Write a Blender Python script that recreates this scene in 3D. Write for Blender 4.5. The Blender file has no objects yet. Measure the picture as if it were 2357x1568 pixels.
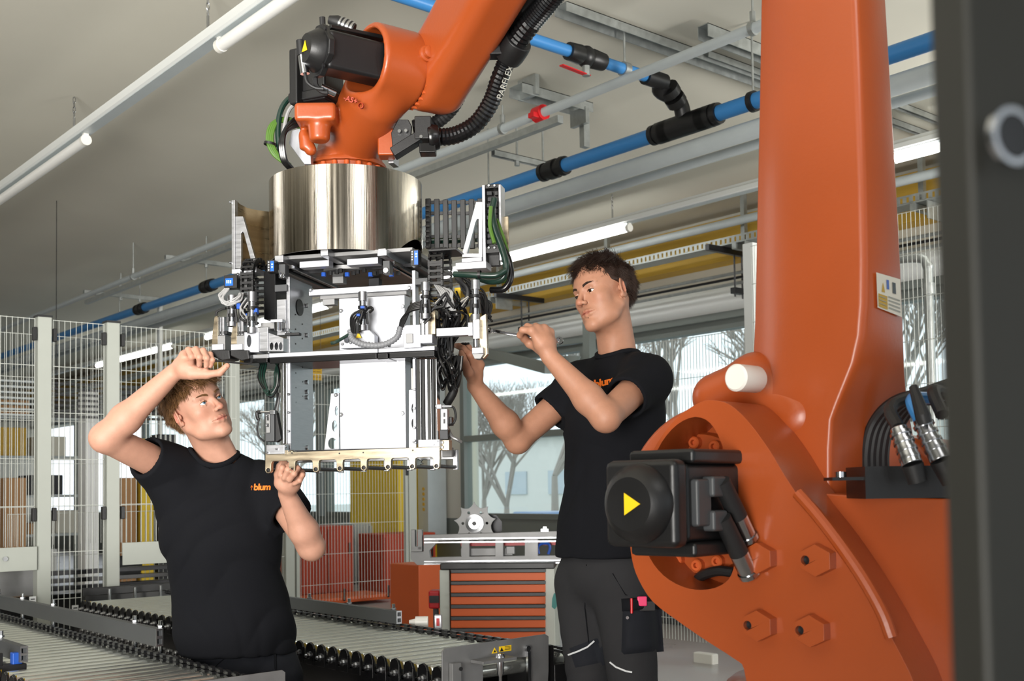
import bpy, math, random
import numpy as np
from mathutils import Vector, Matrix
from mathutils.geometry import tessellate_polygon
random.seed(7)
SC = bpy.context.scene
COL = SC.collection
# ------------------------------------------------------------------ camera
FPX = 2585.0; CX = 1178.5; CY = 1012.0; EYE = Vector((0, 0, 1.10))
_x = Vector((4250-CX, -(1081-CY), -FPX)).normalized()
_y = Vector((-1000-CX, -(1160-CY), -FPX)); _y = (_y - _x*_y.dot(_x)).normalized()
_z = _x.cross(_y).normalized()
ROT = Matrix((_x, _y, _z))
cam_data = bpy.data.cameras.new('camera')
cam = bpy.data.objects.new('camera', cam_data); COL.objects.link(cam)
cam.matrix_world = Matrix.Translation(EYE) @ ROT.to_4x4()
cam_data.sensor_width = 36; cam_data.lens = FPX/2357*36
cam_data.shift_y = (CY-784)/2357
cam_data.dof.use_dof = True; cam_data.dof.focus_distance = 3.45; cam_data.dof.aperture_fstop = 7.0
cam_data.clip_start = 0.05
SC.camera = cam
SC.view_settings.view_transform = 'Standard'; SC.view_settings.look = 'None'
SC.view_settings.gamma = 1; SC.view_settings.exposure = -0.2
SC.view_settings.use_curve_mapping = False
# ------------------------------------------------------------------ world and light
w = bpy.data.worlds.new('sky'); SC.world = w; w.use_nodes = True
bg = w.node_tree.nodes['Background']; bg.inputs[0].default_value = (.86, .93, 1, 1); bg.inputs[1].default_value = 1.8
def area(name, loc, target, sx, sy, power, color=(1, 1, 1), spread=180):
    d = bpy.data.lights.new(name, 'AREA'); d.shape = 'RECTANGLE'; d.size = sx; d.size_y = sy
    d.energy = power; d.color = color
    o = bpy.data.objects.new(name, d); COL.objects.link(o); o.location = loc
    d.spread = math.radians(spread)
    o.rotation_euler = (Vector(target)-Vector(loc)).to_track_quat('-Z', 'Y').to_euler()
    return o
def ray(px, py): return ROT @ Vector(((px-CX)/FPX, -(py-CY)/FPX, -1))
def P(px, py, d): return EYE + ray(px, py)*d
def W(px, py, ax, val):
    r = ray(px, py); i = 'xyz'.index(ax); return EYE + r*((val-EYE[i])/r[i])
def cs(x, u, d): # metres right, up, away from the eye
    return EYE + ROT @ Vector((x, u, -d))
area('added_key_light', cs(-1.7, 1.55, 1.3), P(600, 900, 3.5), .5, 1.3, 4.5, (1, .97, .93), 75)  # unseen area lamp added out of frame for soft light from front left
area('added_fill_light', cs(1.0, 1.8, .6), P(1300, 800, 3.4), 1.0, .8, 4, (1, .97, .94), 90)  # second lamp out of view, put in as fill from upper right
area('added_rim_light', cs(-2.6, .9, 4.2), P(700, 900, 3.5), .6, 1.2, 7, (1, .98, .95))  # added lamp beyond the left edge; no such source is in view
area('added_ceiling_uplight', (-2.8, -.3, 1.0), (1.0, 5, 3.55), 2.5, 2.5, 310, (1, .97, .92), 95)  # unseen panel added low down, aimed up to brighten the ceiling
area('added_ceiling_uplight', (5.8, -1.6, 1.4), (6.0, 3.5, 3.55), 2, 2, 140, (1, .97, .92), 95)  # its twin at the right, likewise added to lighten the ceiling
# ------------------------------------------------------------------ materials
def lin(c): c = c/255; return c/12.92 if c <= .04045 else ((c+.055)/1.055)**2.4
def rgb(r, g, b): return (lin(r), lin(g), lin(b), 1)
MATS = {}
def mat(name, col, rough=.5, metal=0, var=.0, vscale=8, bump=0, bscale=60, emit=0, spec=.5, aniso=None, coat=0, alpha=1, sss=0, stretch=None, attr=None):
    m = bpy.data.materials.new(name); m.use_nodes = True; n = m.node_tree.nodes; L = m.node_tree.links
    b = n['Principled BSDF']; b.inputs['Base Color'].default_value = col
    b.inputs['Roughness'].default_value = rough; b.inputs['Metallic'].default_value = metal
    b.inputs['Specular IOR Level'].default_value = spec
    if coat: b.inputs['Coat Weight'].default_value = coat; b.inputs['Coat Roughness'].default_value = .15
    if sss:
        b.inputs['Subsurface Weight'].default_value = sss; b.inputs['Subsurface Radius'].default_value = (1, .35, .2); b.inputs['Subsurface Scale'].default_value = .008
    if emit: b.inputs['Emission Color'].default_value = col; b.inputs['Emission Strength'].default_value = emit
    tc = n.new('ShaderNodeTexCoord'); mp = n.new('ShaderNodeMapping'); L.new(tc.outputs['Object'], mp.inputs[0])
    if stretch: mp.inputs['Scale'].default_value = stretch
    src = None
    if var:
        t = n.new('ShaderNodeTexNoise'); t.inputs['Scale'].default_value = vscale; t.inputs['Detail'].default_value = 5
        L.new(mp.outputs[0], t.inputs['Vector'])
        r = n.new('ShaderNodeMapRange'); r.inputs[1].default_value = .3; r.inputs[2].default_value = .7; r.inputs[3].default_value = 1-var; r.inputs[4].default_value = 1+var*.6
        L.new(t.outputs[0], r.inputs[0])
        mx = n.new('ShaderNodeVectorMath'); mx.operation = 'SCALE'; mx.inputs[0].default_value = col[:3]
        L.new(r.outputs[0], mx.inputs['Scale']); L.new(mx.outputs[0], b.inputs['Base Color']); src = mx
        rr = n.new('ShaderNodeMapRange'); rr.inputs[1].default_value = .3; rr.inputs[2].default_value = .7; rr.inputs[3].default_value = max(rough-var*.4, .02); rr.inputs[4].default_value = min(rough+var*.5, 1)
        L.new(t.outputs[0], rr.inputs[0]); L.new(rr.outputs[0], b.inputs['Roughness'])
    if attr:
        a = n.new('ShaderNodeAttribute'); a.attribute_name = attr
        mm = n.new('ShaderNodeMix'); mm.data_type = 'RGBA'; mm.blend_type = 'MULTIPLY'; mm.inputs[0].default_value = 1
        if src: L.new(src.outputs[0], mm.inputs[6])
        else: mm.inputs[6].default_value = col
        L.new(a.outputs['Color'], mm.inputs[7]); L.new(mm.outputs[2], b.inputs['Base Color'])
    if bump:
        t2 = n.new('ShaderNodeTexNoise'); t2.inputs['Scale'].default_value = bscale; t2.inputs['Detail'].default_value = 4
        L.new(mp.outputs[0], t2.inputs['Vector'])
        bp = n.new('ShaderNodeBump'); bp.inputs['Strength'].default_value = bump; bp.inputs['Distance'].default_value = .002
        L.new(t2.outputs[0], bp.inputs['Height']); L.new(bp.outputs[0], b.inputs['Normal'])
    if alpha < 1: b.inputs['Alpha'].default_value = alpha
    MATS[name] = m; return m
mat('orange', rgb(164, 74, 30), .36, var=.06, vscale=3, bump=.12, bscale=120, coat=.15)
mat('orange_flat', rgb(200, 90, 38), .5)
mat('orange_dark', rgb(170, 56, 20), .6, var=.1)
mat('black', rgb(22, 22, 23), .4, var=.1, bump=.1, bscale=200)
mat('black_gloss', rgb(16, 16, 17), .22)
mat('rubber', rgb(25, 25, 26), .55, bump=.2, bscale=90)
mat('alu', rgb(172, 173, 176), .34, 1, var=.08, vscale=20, stretch=(1, 1, 8))
mat('alu_white', rgb(186, 188, 194), .42, .75, var=.05, vscale=9)
mat('alu_dull', rgb(140, 140, 140), .5, .7, var=.12, vscale=14)
mat('brushed', rgb(186, 178, 164), .17, 1, var=.2, vscale=5, stretch=(14, 14, .25), bump=.15, bscale=20)  # brushed grain; colour streaks strengthened to imitate upright reflections on the drum
mat('champagne', rgb(180, 166, 142), .3, 1, var=.15, vscale=12, stretch=(.4, 1, 6))
mat('steel', rgb(190, 192, 195), .2, 1, var=.1)
mat('chrome', rgb(215, 215, 218), .08, 1)
mat('steel_dark', rgb(48, 48, 50), .35, .6, var=.1)
mat('roller_steel', rgb(222, 226, 220), .22, .9, var=.06, vscale=9)
mat('galv', rgb(168, 172, 170), .42, .7, var=.15, vscale=25)
mat('blue_pipe', rgb(58, 128, 190), .35)
mat('blue', rgb(30, 80, 170), .4)
mat('pipe_grey', rgb(178, 186, 188), .4, var=.05)
mat('white_paint', rgb(225, 228, 226), .4)
mat('plastic_white', rgb(232, 230, 222), .35, sss=.0)
mat('fence_grey', rgb(178, 182, 174), .4, var=.03)
mat('fence_wire', rgb(205, 208, 202), .4)
mat('ceiling', rgb(206, 203, 190), .85, var=.06, vscale=.5, bump=.05, bscale=30)
mat('floor', rgb(165, 160, 158), .3, var=.08, vscale=2)
mat('wall', rgb(205, 203, 192), .8, var=.03, vscale=1)
mat('yellow_wood', rgb(196, 158, 60), .6, var=.15, vscale=6, stretch=(1, .15, 3))
mat('yellow', rgb(226, 192, 40), .5)
mat('dark_grey', rgb(66, 68, 70), .45, var=.06)
mat('frame_grey', rgb(112, 118, 114), .5)
mat('tube', (1, 1, .95, 1), .5, emit=14)
mat('tube_off', rgb(240, 240, 236), .35, emit=0)
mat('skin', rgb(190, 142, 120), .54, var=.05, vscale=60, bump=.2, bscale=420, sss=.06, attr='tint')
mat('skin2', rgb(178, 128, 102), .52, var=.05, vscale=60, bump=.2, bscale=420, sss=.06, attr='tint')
mat('shirt', rgb(19, 20, 24), .9, var=.05, bump=.12, bscale=500, spec=.15)
mat('trousers', rgb(26, 28, 34), .85, var=.12, bump=.2, bscale=400, spec=.25)
mat('trousers_grey', rgb(42, 42, 44), .85, var=.12, bump=.2, bscale=400, spec=.25)
mat('hair_brown', rgb(132, 96, 60), .5, spec=.4, var=.3, vscale=40)
mat('hair_dark', rgb(56, 40, 32), .45, spec=.4, var=.3, vscale=40)
mat('eye_white', rgb(232, 228, 222), .15, coat=.5)
mat('iris_blue', rgb(90, 125, 150), .15, coat=1)
mat('iris_brown', rgb(52, 34, 22), .15, coat=1)
mat('pupil', rgb(5, 5, 5), .08, coat=1)
mat('nail', rgb(200, 146, 128), .35)
mat('logo_orange', rgb(245, 120, 15), .6)
mat('green_cable', rgb(74, 110, 36), .4)
mat('dark_green', rgb(18, 44, 36), .3, coat=.3)
mat('grey_cable', rgb(150, 150, 150), .4)
mat('grey_hose', rgb(120, 122, 126), .45)
mat('red', rgb(196, 24, 30), .4)
mat('warn_yellow', rgb(242, 200, 20), .5)
mat('label_white', rgb(222, 216, 200), .5)
mat('label_grey', rgb(150, 150, 140), .5)
mat('label_gold', rgb(190, 150, 20), .5)
mat('screen_blue', rgb(30, 90, 200), .3, emit=.6)
mat('screen_text', rgb(190, 220, 255), .3, emit=1.0)
mat('paper_white', rgb(230, 232, 232), .6)
mat('teal', rgb(20, 110, 105), .4)
mat('pink', rgb(225, 60, 110), .4)
mat('reflective', rgb(205, 208, 210), .35)
mat('post_grey', rgb(52, 52, 48), .5, .2, var=.1, vscale=3)
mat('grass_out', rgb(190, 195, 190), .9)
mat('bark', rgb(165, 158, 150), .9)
mat('box_brown', rgb(165, 125, 85), .8)
mat('car_white', rgb(225, 230, 235), .3)
mat('car_blue', rgb(110, 140, 180), .3)
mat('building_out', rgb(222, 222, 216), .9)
mat('glass_dark', rgb(186, 196, 202), .1)
mg = bpy.data.materials.new('glass'); mg.use_nodes = True; n = mg.node_tree.nodes; n.remove(n['Principled BSDF'])
_t = n.new('ShaderNodeBsdfTransparent'); _t.inputs[0].default_value = (.93, .97, .96, 1); _g = n.new('ShaderNodeBsdfGlossy'); _g.inputs['Roughness'].default_value = .03
_m = n.new('ShaderNodeMixShader'); L = mg.node_tree.links
_m.inputs[0].default_value = .06; L.new(_t.outputs[0], _m.inputs[1]); L.new(_g.outputs[0], _m.inputs[2]); L.new(_m.outputs[0], n['Material Output'].inputs[0])
MATS['glass'] = mg
# ------------------------------------------------------------------ mesh builder
V = Vector
def basis(d, up=V((0, 0, 1))):
    d = V(d).normalized()
    if abs(d.dot(up)) > .98: up = V((1, 0, 0)) if abs(d.x) < .9 else V((0, 1, 0))
    a = up.cross(d).normalized(); b = d.cross(a).normalized(); return a, b, d
class MB:
    def __init__(s): s.v = []; s.f = []
    def add(s, vs, fs):
        o = len(s.v); s.v += [tuple(x) for x in vs]; s.f += [tuple(i+o for i in f) for f in fs]; return s
    def hexa(s, c8): # bottom 4, top 4
        return s.add(c8, [(3, 2, 1, 0), (4, 5, 6, 7), (0, 1, 5, 4), (1, 2, 6, 5), (2, 3, 7, 6), (3, 0, 4, 7)])
    def box(s, c, sz, ax=None):
        c = V(c); X, Y, Z = ax if ax else (V((1, 0, 0)), V((0, 1, 0)), V((0, 0, 1)))
        X = X*sz[0]/2; Y = Y*sz[1]/2; Z = Z*sz[2]/2
        return s.hexa([c-X-Y-Z, c+X-Y-Z, c+X+Y-Z, c-X+Y-Z, c-X-Y+Z, c+X-Y+Z, c+X+Y+Z, c-X+Y+Z])
    def bb(s, lo, hi): return s.box([(a+b)/2 for a, b in zip(lo, hi)], [abs(b-a) for a, b in zip(lo, hi)])
    def bar(s, a, b, w, h, up=V((0, 0, 1))):
        a = V(a); b = V(b); X, Z, D = basis(b-a, up)
        return s.box((a+b)/2, ((b-a).length, w, h), (D, X, Z))
    def cyl(s, a, b, r, r2=None, n=16, cap=True, n0=0):
        a = V(a); b = V(b); r2 = r if r2 is None else r2; X, Y, D = basis(b-a)
        vs = []
        for c, q in ((a, r), (b, r2)):
            for i in range(n):
                t = 2*math.pi*(i+n0)/n; vs.append(c+X*math.cos(t)*q+Y*math.sin(t)*q)
        fs = [(i, (i+1) % n, n+(i+1) % n, n+i) for i in range(n)]
        if cap: fs += [tuple(range(n-1, -1, -1)), tuple(range(n, 2*n))]
        return s.add(vs, fs)
    def tube(s, pts, r, n=8, cap=True):
        pts = [V(p) for p in pts]; m = len(pts); rs = r if isinstance(r, (list, tuple)) else [r]*m
        d0 = (pts[1]-pts[0]).normalized(); X, Y, _ = basis(d0); vs = []
        for i, p in enumerate(pts):
            d = (pts[min(i+1, m-1)]-pts[max(i-1, 0)])
            if d.length < 1e-9: d = d0
            d.normalize(); X = (X-d*X.dot(d)); X = X.normalized() if X.length > 1e-6 else basis(d)[0]; Y = d.cross(X)
            for k in range(n):
                t = 2*math.pi*k/n; vs.append(p+X*math.cos(t)*rs[i]+Y*math.sin(t)*rs[i])
        fs = [(i*n+k, i*n+(k+1) % n, (i+1)*n+(k+1) % n, (i+1)*n+k) for i in range(m-1) for k in range(n)]
        if cap: fs += [tuple(range(n-1, -1, -1)), tuple(range((m-1)*n, m*n))]
        return s.add(vs, fs)
    def plate(s, outer, holes, vec):
        """planar polygon of 3D points with holes, extruded by vec"""
        loops = [[V(p) for p in outer]]+[[V(p) for p in h] for h in holes]; vec = V(vec)
        tri = tessellate_polygon(loops); flat = [p for l in loops for p in l]; N = len(flat)
        vs = flat+[p+vec for p in flat]
        fs = []
        for t in tri:
            fs.append(tuple(t)); fs.append(tuple(N+i for i in reversed(t)))
        o = 0
        for l in loops:
            k = len(l)
            fs += [(o+i, N+o+i, N+o+(i+1) % k, o+(i+1) % k) for i in range(k)]; o += k
        return s.add(vs, fs)
    def lathe(s, c, axis, prof, n=32, up=None, a0=0, a1=None):
        """prof: (distance along axis, radius)"""
        c = V(c); X, Y, D = basis(axis); full = a1 is None; a1 = 2*math.pi if full else a1; m = n if full else n+1
        vs = [c+D*h+(X*math.cos(a0+(a1-a0)*i/n)+Y*math.sin(a0+(a1-a0)*i/n))*r for h, r in prof for i in range(m)]
        fs = [(j*m+i, j*m+(i+1) % m, (j+1)*m+(i+1) % m, (j+1)*m+i) for j in range(len(prof)-1) for i in range(n)]
        return s.add(vs, fs)
    def sphere(s, c, r, n=16, sc=(1, 1, 1)):
        c = V(c); vs = []; m = n//2
        for j in range(m+1):
            t = math.pi*j/m
            for i in range(n):
                u = 2*math.pi*i/n; vs.append(c+V((math.sin(t)*math.cos(u)*r*sc[0], math.sin(t)*math.sin(u)*r*sc[1], math.cos(t)*r*sc[2])))
        fs = [(j*n+i, (j+1)*n+i, (j+1)*n+(i+1) % n, j*n+(i+1) % n) for j in range(m) for i in range(n)]
        return s.add(vs, fs)
    def loft(s, loops, cap=True):
        k = len(loops[0]); vs = [p for l in loops for p in l]
        fs = [(j*k+i, j*k+(i+1) % k, (j+1)*k+(i+1) % k, (j+1)*k+i) for j in range(len(loops)-1) for i in range(k)]
        if cap: fs += [tuple(range(k-1, -1, -1)), tuple(range((len(loops)-1)*k, len(loops)*k))]
        return s.add(vs, fs)
ORG = {}
def link(o, parent, loc):
    COL.objects.link(o)
    if parent is None: o.location = loc; ORG[o.name] = V(loc)
    else: o.parent = parent; ORG[o.name] = ORG[parent.name]
def tag(o, label=None, cat=None, group=None, kind=None):
    if label: o['label'] = label
    if cat: o['category'] = cat
    if group: o['group'] = group
    if kind: o['kind'] = kind
    return o
def thing(name, loc, label, cat, group=None):
    o = bpy.data.objects.new(name, None); o.empty_display_size = .1; link(o, None, V(loc)); return tag(o, label, cat, group)
def obj(name, mb, m, parent=None, smooth=35, bevel=0, label=None, cat=None, group=None, kind=None, seg=2, loc=None, fix=False):
    me = bpy.data.meshes.new(name)
    if isinstance(mb, MB): vs, fs = mb.v, mb.f
    else: vs, fs = mb
    vs = np.asarray(vs, dtype=np.float64)
    if parent is not None: org = np.array(ORG[parent.name])
    elif loc is not None: org = np.array(loc)
    else: org = np.array([(vs[:, 0].min()+vs[:, 0].max())/2, (vs[:, 1].min()+vs[:, 1].max())/2, vs[:, 2].min()])
    me.from_pydata((vs-org).tolist(), [], fs if isinstance(fs, list) else fs.tolist())
    if fix:
        import bmesh
        bm = bmesh.new(); bm.from_mesh(me); bmesh.ops.recalc_face_normals(bm, faces=bm.faces); bm.to_mesh(me); bm.free()
    me.materials.append(MATS[m])
    if smooth:
        me.shade_smooth()
        if smooth < 180: me.set_sharp_from_angle(angle=math.radians(smooth))
    o = bpy.data.objects.new(name, me); link(o, parent, V(org))
    if bevel:
        b = o.modifiers.new('bevel', 'BEVEL'); b.width = bevel; b.segments = seg; b.limit_method = 'ANGLE'; b.angle_limit = math.radians(40); b.harden_normals = True
    return tag(o, label, cat, group, kind)
def curve(pts, n=8):
    """Catmull-Rom through points"""
    pts = [V(p) for p in pts]; out = []
    q = [pts[0]*2-pts[1]]+pts+[pts[-1]*2-pts[-2]]
    for i in range(1, len(q)-2):
        for k in range(n):
            t = k/n; a, b, c, d = q[i-1], q[i], q[i+1], q[i+2]
            out.append(.5*((2*b)+(c-a)*t+(2*a-5*b+4*c-d)*t*t+(3*b-a-3*c+d)*t**3))
    out.append(pts[-1]); return out
# ------------------------------------------------------------------ distance fields
def smin(a, b, k):
    if k <= 0: return np.minimum(a, b)
    h = np.clip(.5+.5*(b-a)/k, 0, 1); return b+(a-b)*h-k*h*(1-h)
class SDF:
    def __init__(s): s.ops = []
    def cone(s, a, b, r1, r2, k=.02, op='u', flat=None, fs=1.0, lift=None):
        """round cone; flat = axis along which it is thinned by fs"""
        a = np.array(a, float); b = np.array(b, float); fl = None if flat is None else np.array(V(flat).normalized(), float)
        ba = b-a; L2 = float(ba@ba)+1e-12; R = math.sqrt(L2)/2+max(r1, r2)*max(1, 1); c = (a+b)/2
        def f(p):
            q = p-a
            if fl is not None:
                q = q+np.outer(q@fl, fl)*(1/fs-1); bb_ = ba+fl*(ba@fl)*(1/fs-1)
            else: bb_ = ba
            h = np.clip(q@bb_/(bb_@bb_+1e-12), 0, 1)
            d = np.linalg.norm(q-h[:, None]*bb_, axis=1)-(r1+(r2-r1)*h)
            return d*(min(fs, 1) if fl is not None else 1)
        s.ops.append((f, c, R, k, op)); return s
    def ell(s, c, r, ax=None, k=.02, op='u'):
        c = np.array(c, float); r = np.array(r, float); A = np.array(ax, float) if ax is not None else np.eye(3)
        def f(p):
            q = (p-c)@A.T; k0 = np.linalg.norm(q/r, axis=1); k1 = np.linalg.norm(q/(r*r), axis=1)+1e-9
            return k0*(k0-1)/k1
        s.ops.append((f, c, r.max(), k, op)); return s
    def box(s, c, h, ax=None, rr=.01, k=.02, op='u'):
        c = np.array(c, float); h = np.array(h, float)-rr; A = np.array(ax, float) if ax is not None else np.eye(3)
        def f(p):
            q = np.abs((p-c)@A.T)-h
            return np.linalg.norm(np.maximum(q, 0), axis=1)+np.minimum(q.max(axis=1), 0)-rr
        s.ops.append((f, c, float(np.linalg.norm(h))+rr, k, op)); return s
    def cyl(s, c, axis, r, h, rr=.005, k=.02, op='u', r2=None):
        c = np.array(c, float); D = np.array(V(axis).normalized(), float)
        def f(p):
            q = p-c; z = q@D; rad = np.linalg.norm(q-np.outer(z, D), axis=1)
            R_ = r if r2 is None else r+(r2-r)*np.clip((z+h)/(2*h), 0, 1)
            dx = rad-(R_-rr); dz = np.abs(z)-(h-rr)
            return np.sqrt(np.maximum(dx, 0)**2+np.maximum(dz, 0)**2)+np.minimum(np.maximum(dx, dz), 0)-rr
        s.ops.append((f, c, math.hypot(max(r, r2 or 0), h), k, op)); return s
    def plane(s, pt, nrm, k=.005):
        """remove everything on the side the normal points to"""
        pt = np.array(pt, float); nn = np.array(V(nrm).normalized(), float)
        s.ops.append((lambda p: -((p-pt)@nn), pt, 1e9, k, 's')); return s
    def warp(s, fn):
        s.ops.append((fn, None, 0, 0, 'w')); return s
    def __call__(s, p):
        d = np.full(len(p), 10.0)
        for f, c, R, k, op in s.ops:
            if op == 'w': d = d+f(p); continue
            lb = np.linalg.norm(p-c, axis=1)-R
            if op == 'u': m = lb < d+k+.001
            elif op == 's': m = lb < -d+k+.002
            else: m = np.ones(len(p), bool)
            if not m.any(): continue
            q = f(p[m])
            if op == 'u': d[m] = smin(d[m], q, k)
            elif op == 's': d[m] = -smin(-d[m], q, k)
            elif op == 'i': d[m] = -smin(-d[m], -q, k)
        return d
def sdf_mesh(fn, lo, hi, h, B=8):
    lo = np.array(lo, float); hi = np.array(hi, float); S = B*h
    nb = np.ceil((hi-lo)/S).astype(int)
    g = np.stack(np.meshgrid(*[np.arange(k) for k in nb], indexing='ij'), -1).reshape(-1, 3)
    d = fn(lo+(g+.5)*S); act = g[np.abs(d) < S*1.5]
    N = B+1; loc = np.stack(np.meshgrid(np.arange(N), np.arange(N), np.arange(N), indexing='ij'), -1).reshape(-1, 3)
    M = 1 << 20
    cells_k = []; cells_p = []; edges = []
    for s0 in range(0, len(act), 400):
        blk = act[s0:s0+400]; idx = (blk[:, None, :]*B+loc[None]).reshape(-1, 3)
        val = fn(lo+idx*h).reshape(-1, N, N, N)
        I = idx.reshape(-1, N, N, N, 3)
        c8 = [val[:, a:a+B, b:b+B, c:c+B] for a in (0, 1) for b in (0, 1) for c in (0, 1)]
        st = np.stack(c8, -1); neg = st < 0; on = neg.any(-1) & ~neg.all(-1)
        if not on.any(): continue
        vv = st[on]; ci = I[:, :B, :B, :B][on]
        cor = np.array([(a, b, c) for a in (0, 1) for b in (0, 1) for c in (0, 1)], float)
        acc = np.zeros((len(vv), 3)); cnt = np.zeros(len(vv))
        for i in range(8):
            for j in range(i+1, 8):
                if np.abs(cor[i]-cor[j]).sum() != 1: continue
                x = (vv[:, i] < 0) != (vv[:, j] < 0)
                t = vv[x, i]/(vv[x, i]-vv[x, j])
                acc[x] += cor[i]+(cor[j]-cor[i])*t[:, None]; cnt[x] += 1
        cells_p.append(lo+(ci+acc/cnt[:, None])*h); cells_k.append((ci[:, 0]*M+ci[:, 1])*M+ci[:, 2])
        for ax in range(3):
            o = [0, 0, 0]; o[ax] = 1
            v0 = val[:, :B, :B, :B]; v1 = val[:, o[0]:o[0]+B, o[1]:o[1]+B, o[2]:o[2]+B]
            x = (v0 < 0) != (v1 < 0); e = I[:, :B, :B, :B][x]
            if len(e): edges.append(np.concatenate([e, np.full((len(e), 1), ax), (v0[x] < 0)[:, None].astype(int)], 1))
    K = np.concatenate(cells_k); Pp = np.concatenate(cells_p); K, u = np.unique(K, return_index=True); Pp = Pp[u]
    E = np.concatenate(edges); quads = []
    for ax in range(3):
        e = E[E[:, 3] == ax]; a, b = (ax+1) % 3, (ax+2) % 3; q = []
        for da, db in ((0, 0), (-1, 0), (-1, -1), (0, -1)):
            c = e[:, :3].copy(); c[:, a] += da; c[:, b] += db; q.append((c[:, 0]*M+c[:, 1])*M+c[:, 2])
        q = np.stack(q, 1); j = np.clip(np.searchsorted(K, q), 0, len(K)-1); ok = (K[j] == q).all(1)
        j = j[ok]; fl = e[ok, 4] == 0
        j[fl] = j[fl][:, ::-1]
        quads.append(j)
    return Pp, np.concatenate(quads)
def join_meshes(parts):
    vs = []; fs = []; o = 0
    for v, f in parts:
        vs.append(v); fs.append(f+o); o += len(v)
    return np.concatenate(vs), np.concatenate(fs)
# ================================================================== the hall
WX = 8.0; CEIL = 3.55
def ZW(py, px=1710, X=8.0): return W(px, py, 'x', X).z
SILL = W(1240, 1196, 'x', WX).z; HEAD = ZW(731)
print('SILL', SILL, 'HEAD', HEAD)
def WYp(px, py=1000): return W(px, py, 'x', WX).y
obj('floor', MB().bb((-8, -6, -.2), (WX+.3, 26, 0)), 'floor', kind='structure', smooth=0)
obj('ceiling', MB().bb((-8, -6, CEIL), (WX+.3, 26, CEIL+.25)), 'ceiling', kind='structure', smooth=0)
obj('wall_back', MB().bb((-8, 26, 0), (WX+.3, 26.2, CEIL)), 'wall', kind='structure', smooth=0)
obj('wall_left', MB().bb((-8.2, -6, 0), (-8, 26, CEIL)), 'wall', kind='structure', smooth=0)
obj('wall_right', MB().bb((WX, -6, 0), (WX+.25, 26, SILL)), 'frame_grey', kind='structure', smooth=0)
obj('wall_right', MB().bb((WX, -6, HEAD), (WX+.25, 26, CEIL)), 'wall', kind='structure', smooth=0)
for i, (a, b) in enumerate(((-8, -6.2), (-4.4, -2.6), (-1.2, .2), (1.2, 2.6), (4.6, WX+.3))): obj('wall_front', MB().bb((a, -6.2, 0), (b, -6, CEIL)), 'wall', kind='structure', smooth=0)
yA = WYp(1362); yB0 = WYp(1352); yB1 = WYp(1062); yC0 = WYp(890); yC1 = WYp(748)
obj('wall_right', MB().bb((WX, yB1, SILL), (WX+.25, yC0, HEAD)), 'wall', kind='structure', smooth=0)
wins = [(-3, 1.2), (1.25, yA), (yB0, yB1), (yC0, yC1), (yC1+.15, yC1+3.2), (yC1+3.35, yC1+6.4)]
for i, (a, b) in enumerate(wins):
    f = MB(); a, b = min(a, b), max(a, b)
    for z0, z1 in ((SILL, SILL+.06), (HEAD-.08, HEAD)): f.bb((WX-.02, a, z0), (WX+.1, b, z1))
    for y in (a, b-.07): f.bb((WX-.02, y, SILL+.06), (WX+.1, y+.07, HEAD-.08))
    fo = obj('window_%d' % (i+1), f, 'frame_grey', kind='structure', smooth=0)
    obj('window_pane', MB().bb((WX+.03, a+.07, SILL+.06), (WX+.04, b-.07, HEAD-.08)), 'glass', fo, smooth=0)
    if i in (2, 1, 3):
        zz = 1.1+(W(1170, 1004, 'x', WX).z-1.1) if i == 2 else 1.62
        obj('transom', MB().bb((WX-.015, a+.07, zz-.035), (WX+.09, b-.07, zz+.035)), 'frame_grey', fo, smooth=0)
    if i == 4: obj('mullion', MB().bb((WX-.02, (a+b)/2-.05, SILL+.06), (WX+.1, (a+b)/2+.05, HEAD-.08)), 'frame_grey', fo, smooth=0)
# bulkhead and yellow timber beams above the windows
obj('trim_1', MB().bb((WX-.1, -5, HEAD), (WX, 26, ZW(711))), 'frame_grey', kind='structure', smooth=0)
bl = MB()
h0, h1 = ZW(710, X=WX-.15), ZW(642, X=WX-.15); hh = h1-h0
prof = [(0, h0), (.1, h0+.01), (.17, h0+hh*.25), (.19, h0+hh*.5), (.16, h0+hh*.8), (.08, h1), (0, h1)]
bl.loft([[V((WX-a, y, z)) for a, z in prof] for y in (-5, 26)])
t = obj('roller_blind_housing', bl, 'white_paint', smooth=80, label='long rounded pale housing running along the wall above the windows', cat='blind housing')
obj('yellow_beam', MB().bb((WX-.2, -5, ZW(592, X=WX-.2)), (WX, 26, ZW(492, X=WX-.2))), 'yellow_wood', bevel=.01, label='long yellow timber beam at the top of the window wall', cat='beam')
# perforated cable tray on brackets
tr = thing('cable_tray', (7.3, 6, 3.1), 'perforated galvanised cable tray in front of the yellow timber beam', 'cable tray')
TX = 7.4; TZ = ZW(562, X=7.4)
m = MB(); m.bb((TX-.09, -4, TZ), (TX+.09, 24, TZ+.004)); 
m.bb((TX-.092, -4, TZ), (TX-.09, 24, TZ+.012)); m.bb((TX-.092, -4, TZ+.05), (TX-.09, 24, TZ+.065))
y = -4
while y < 24: m.bb((TX-.092, y, TZ+.01), (TX-.09, y+.03, TZ+.05)); y += .05
m.bb((TX+.088, -4, TZ), (TX+.09, 24, TZ+.06)); obj('tray', m, 'galv', tr, smooth=0)
for y in (1, 2.6, 4.2, 5.8, 7.4, 9, 10.6):
    m = MB(); m.bb((TX-.1, y-.02, TZ-.05), (WX-.2, y+.02, TZ-.003)); m.bb((TX+.02, y-.02, TZ), (TX+.06, y+.02, CEIL-.002)); m.bb((TX-.1, y-.12, TZ-.13), (TX+.12, y-.11, TZ-.003)); obj('bracket', m, 'galv', tr, smooth=0)
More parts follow.
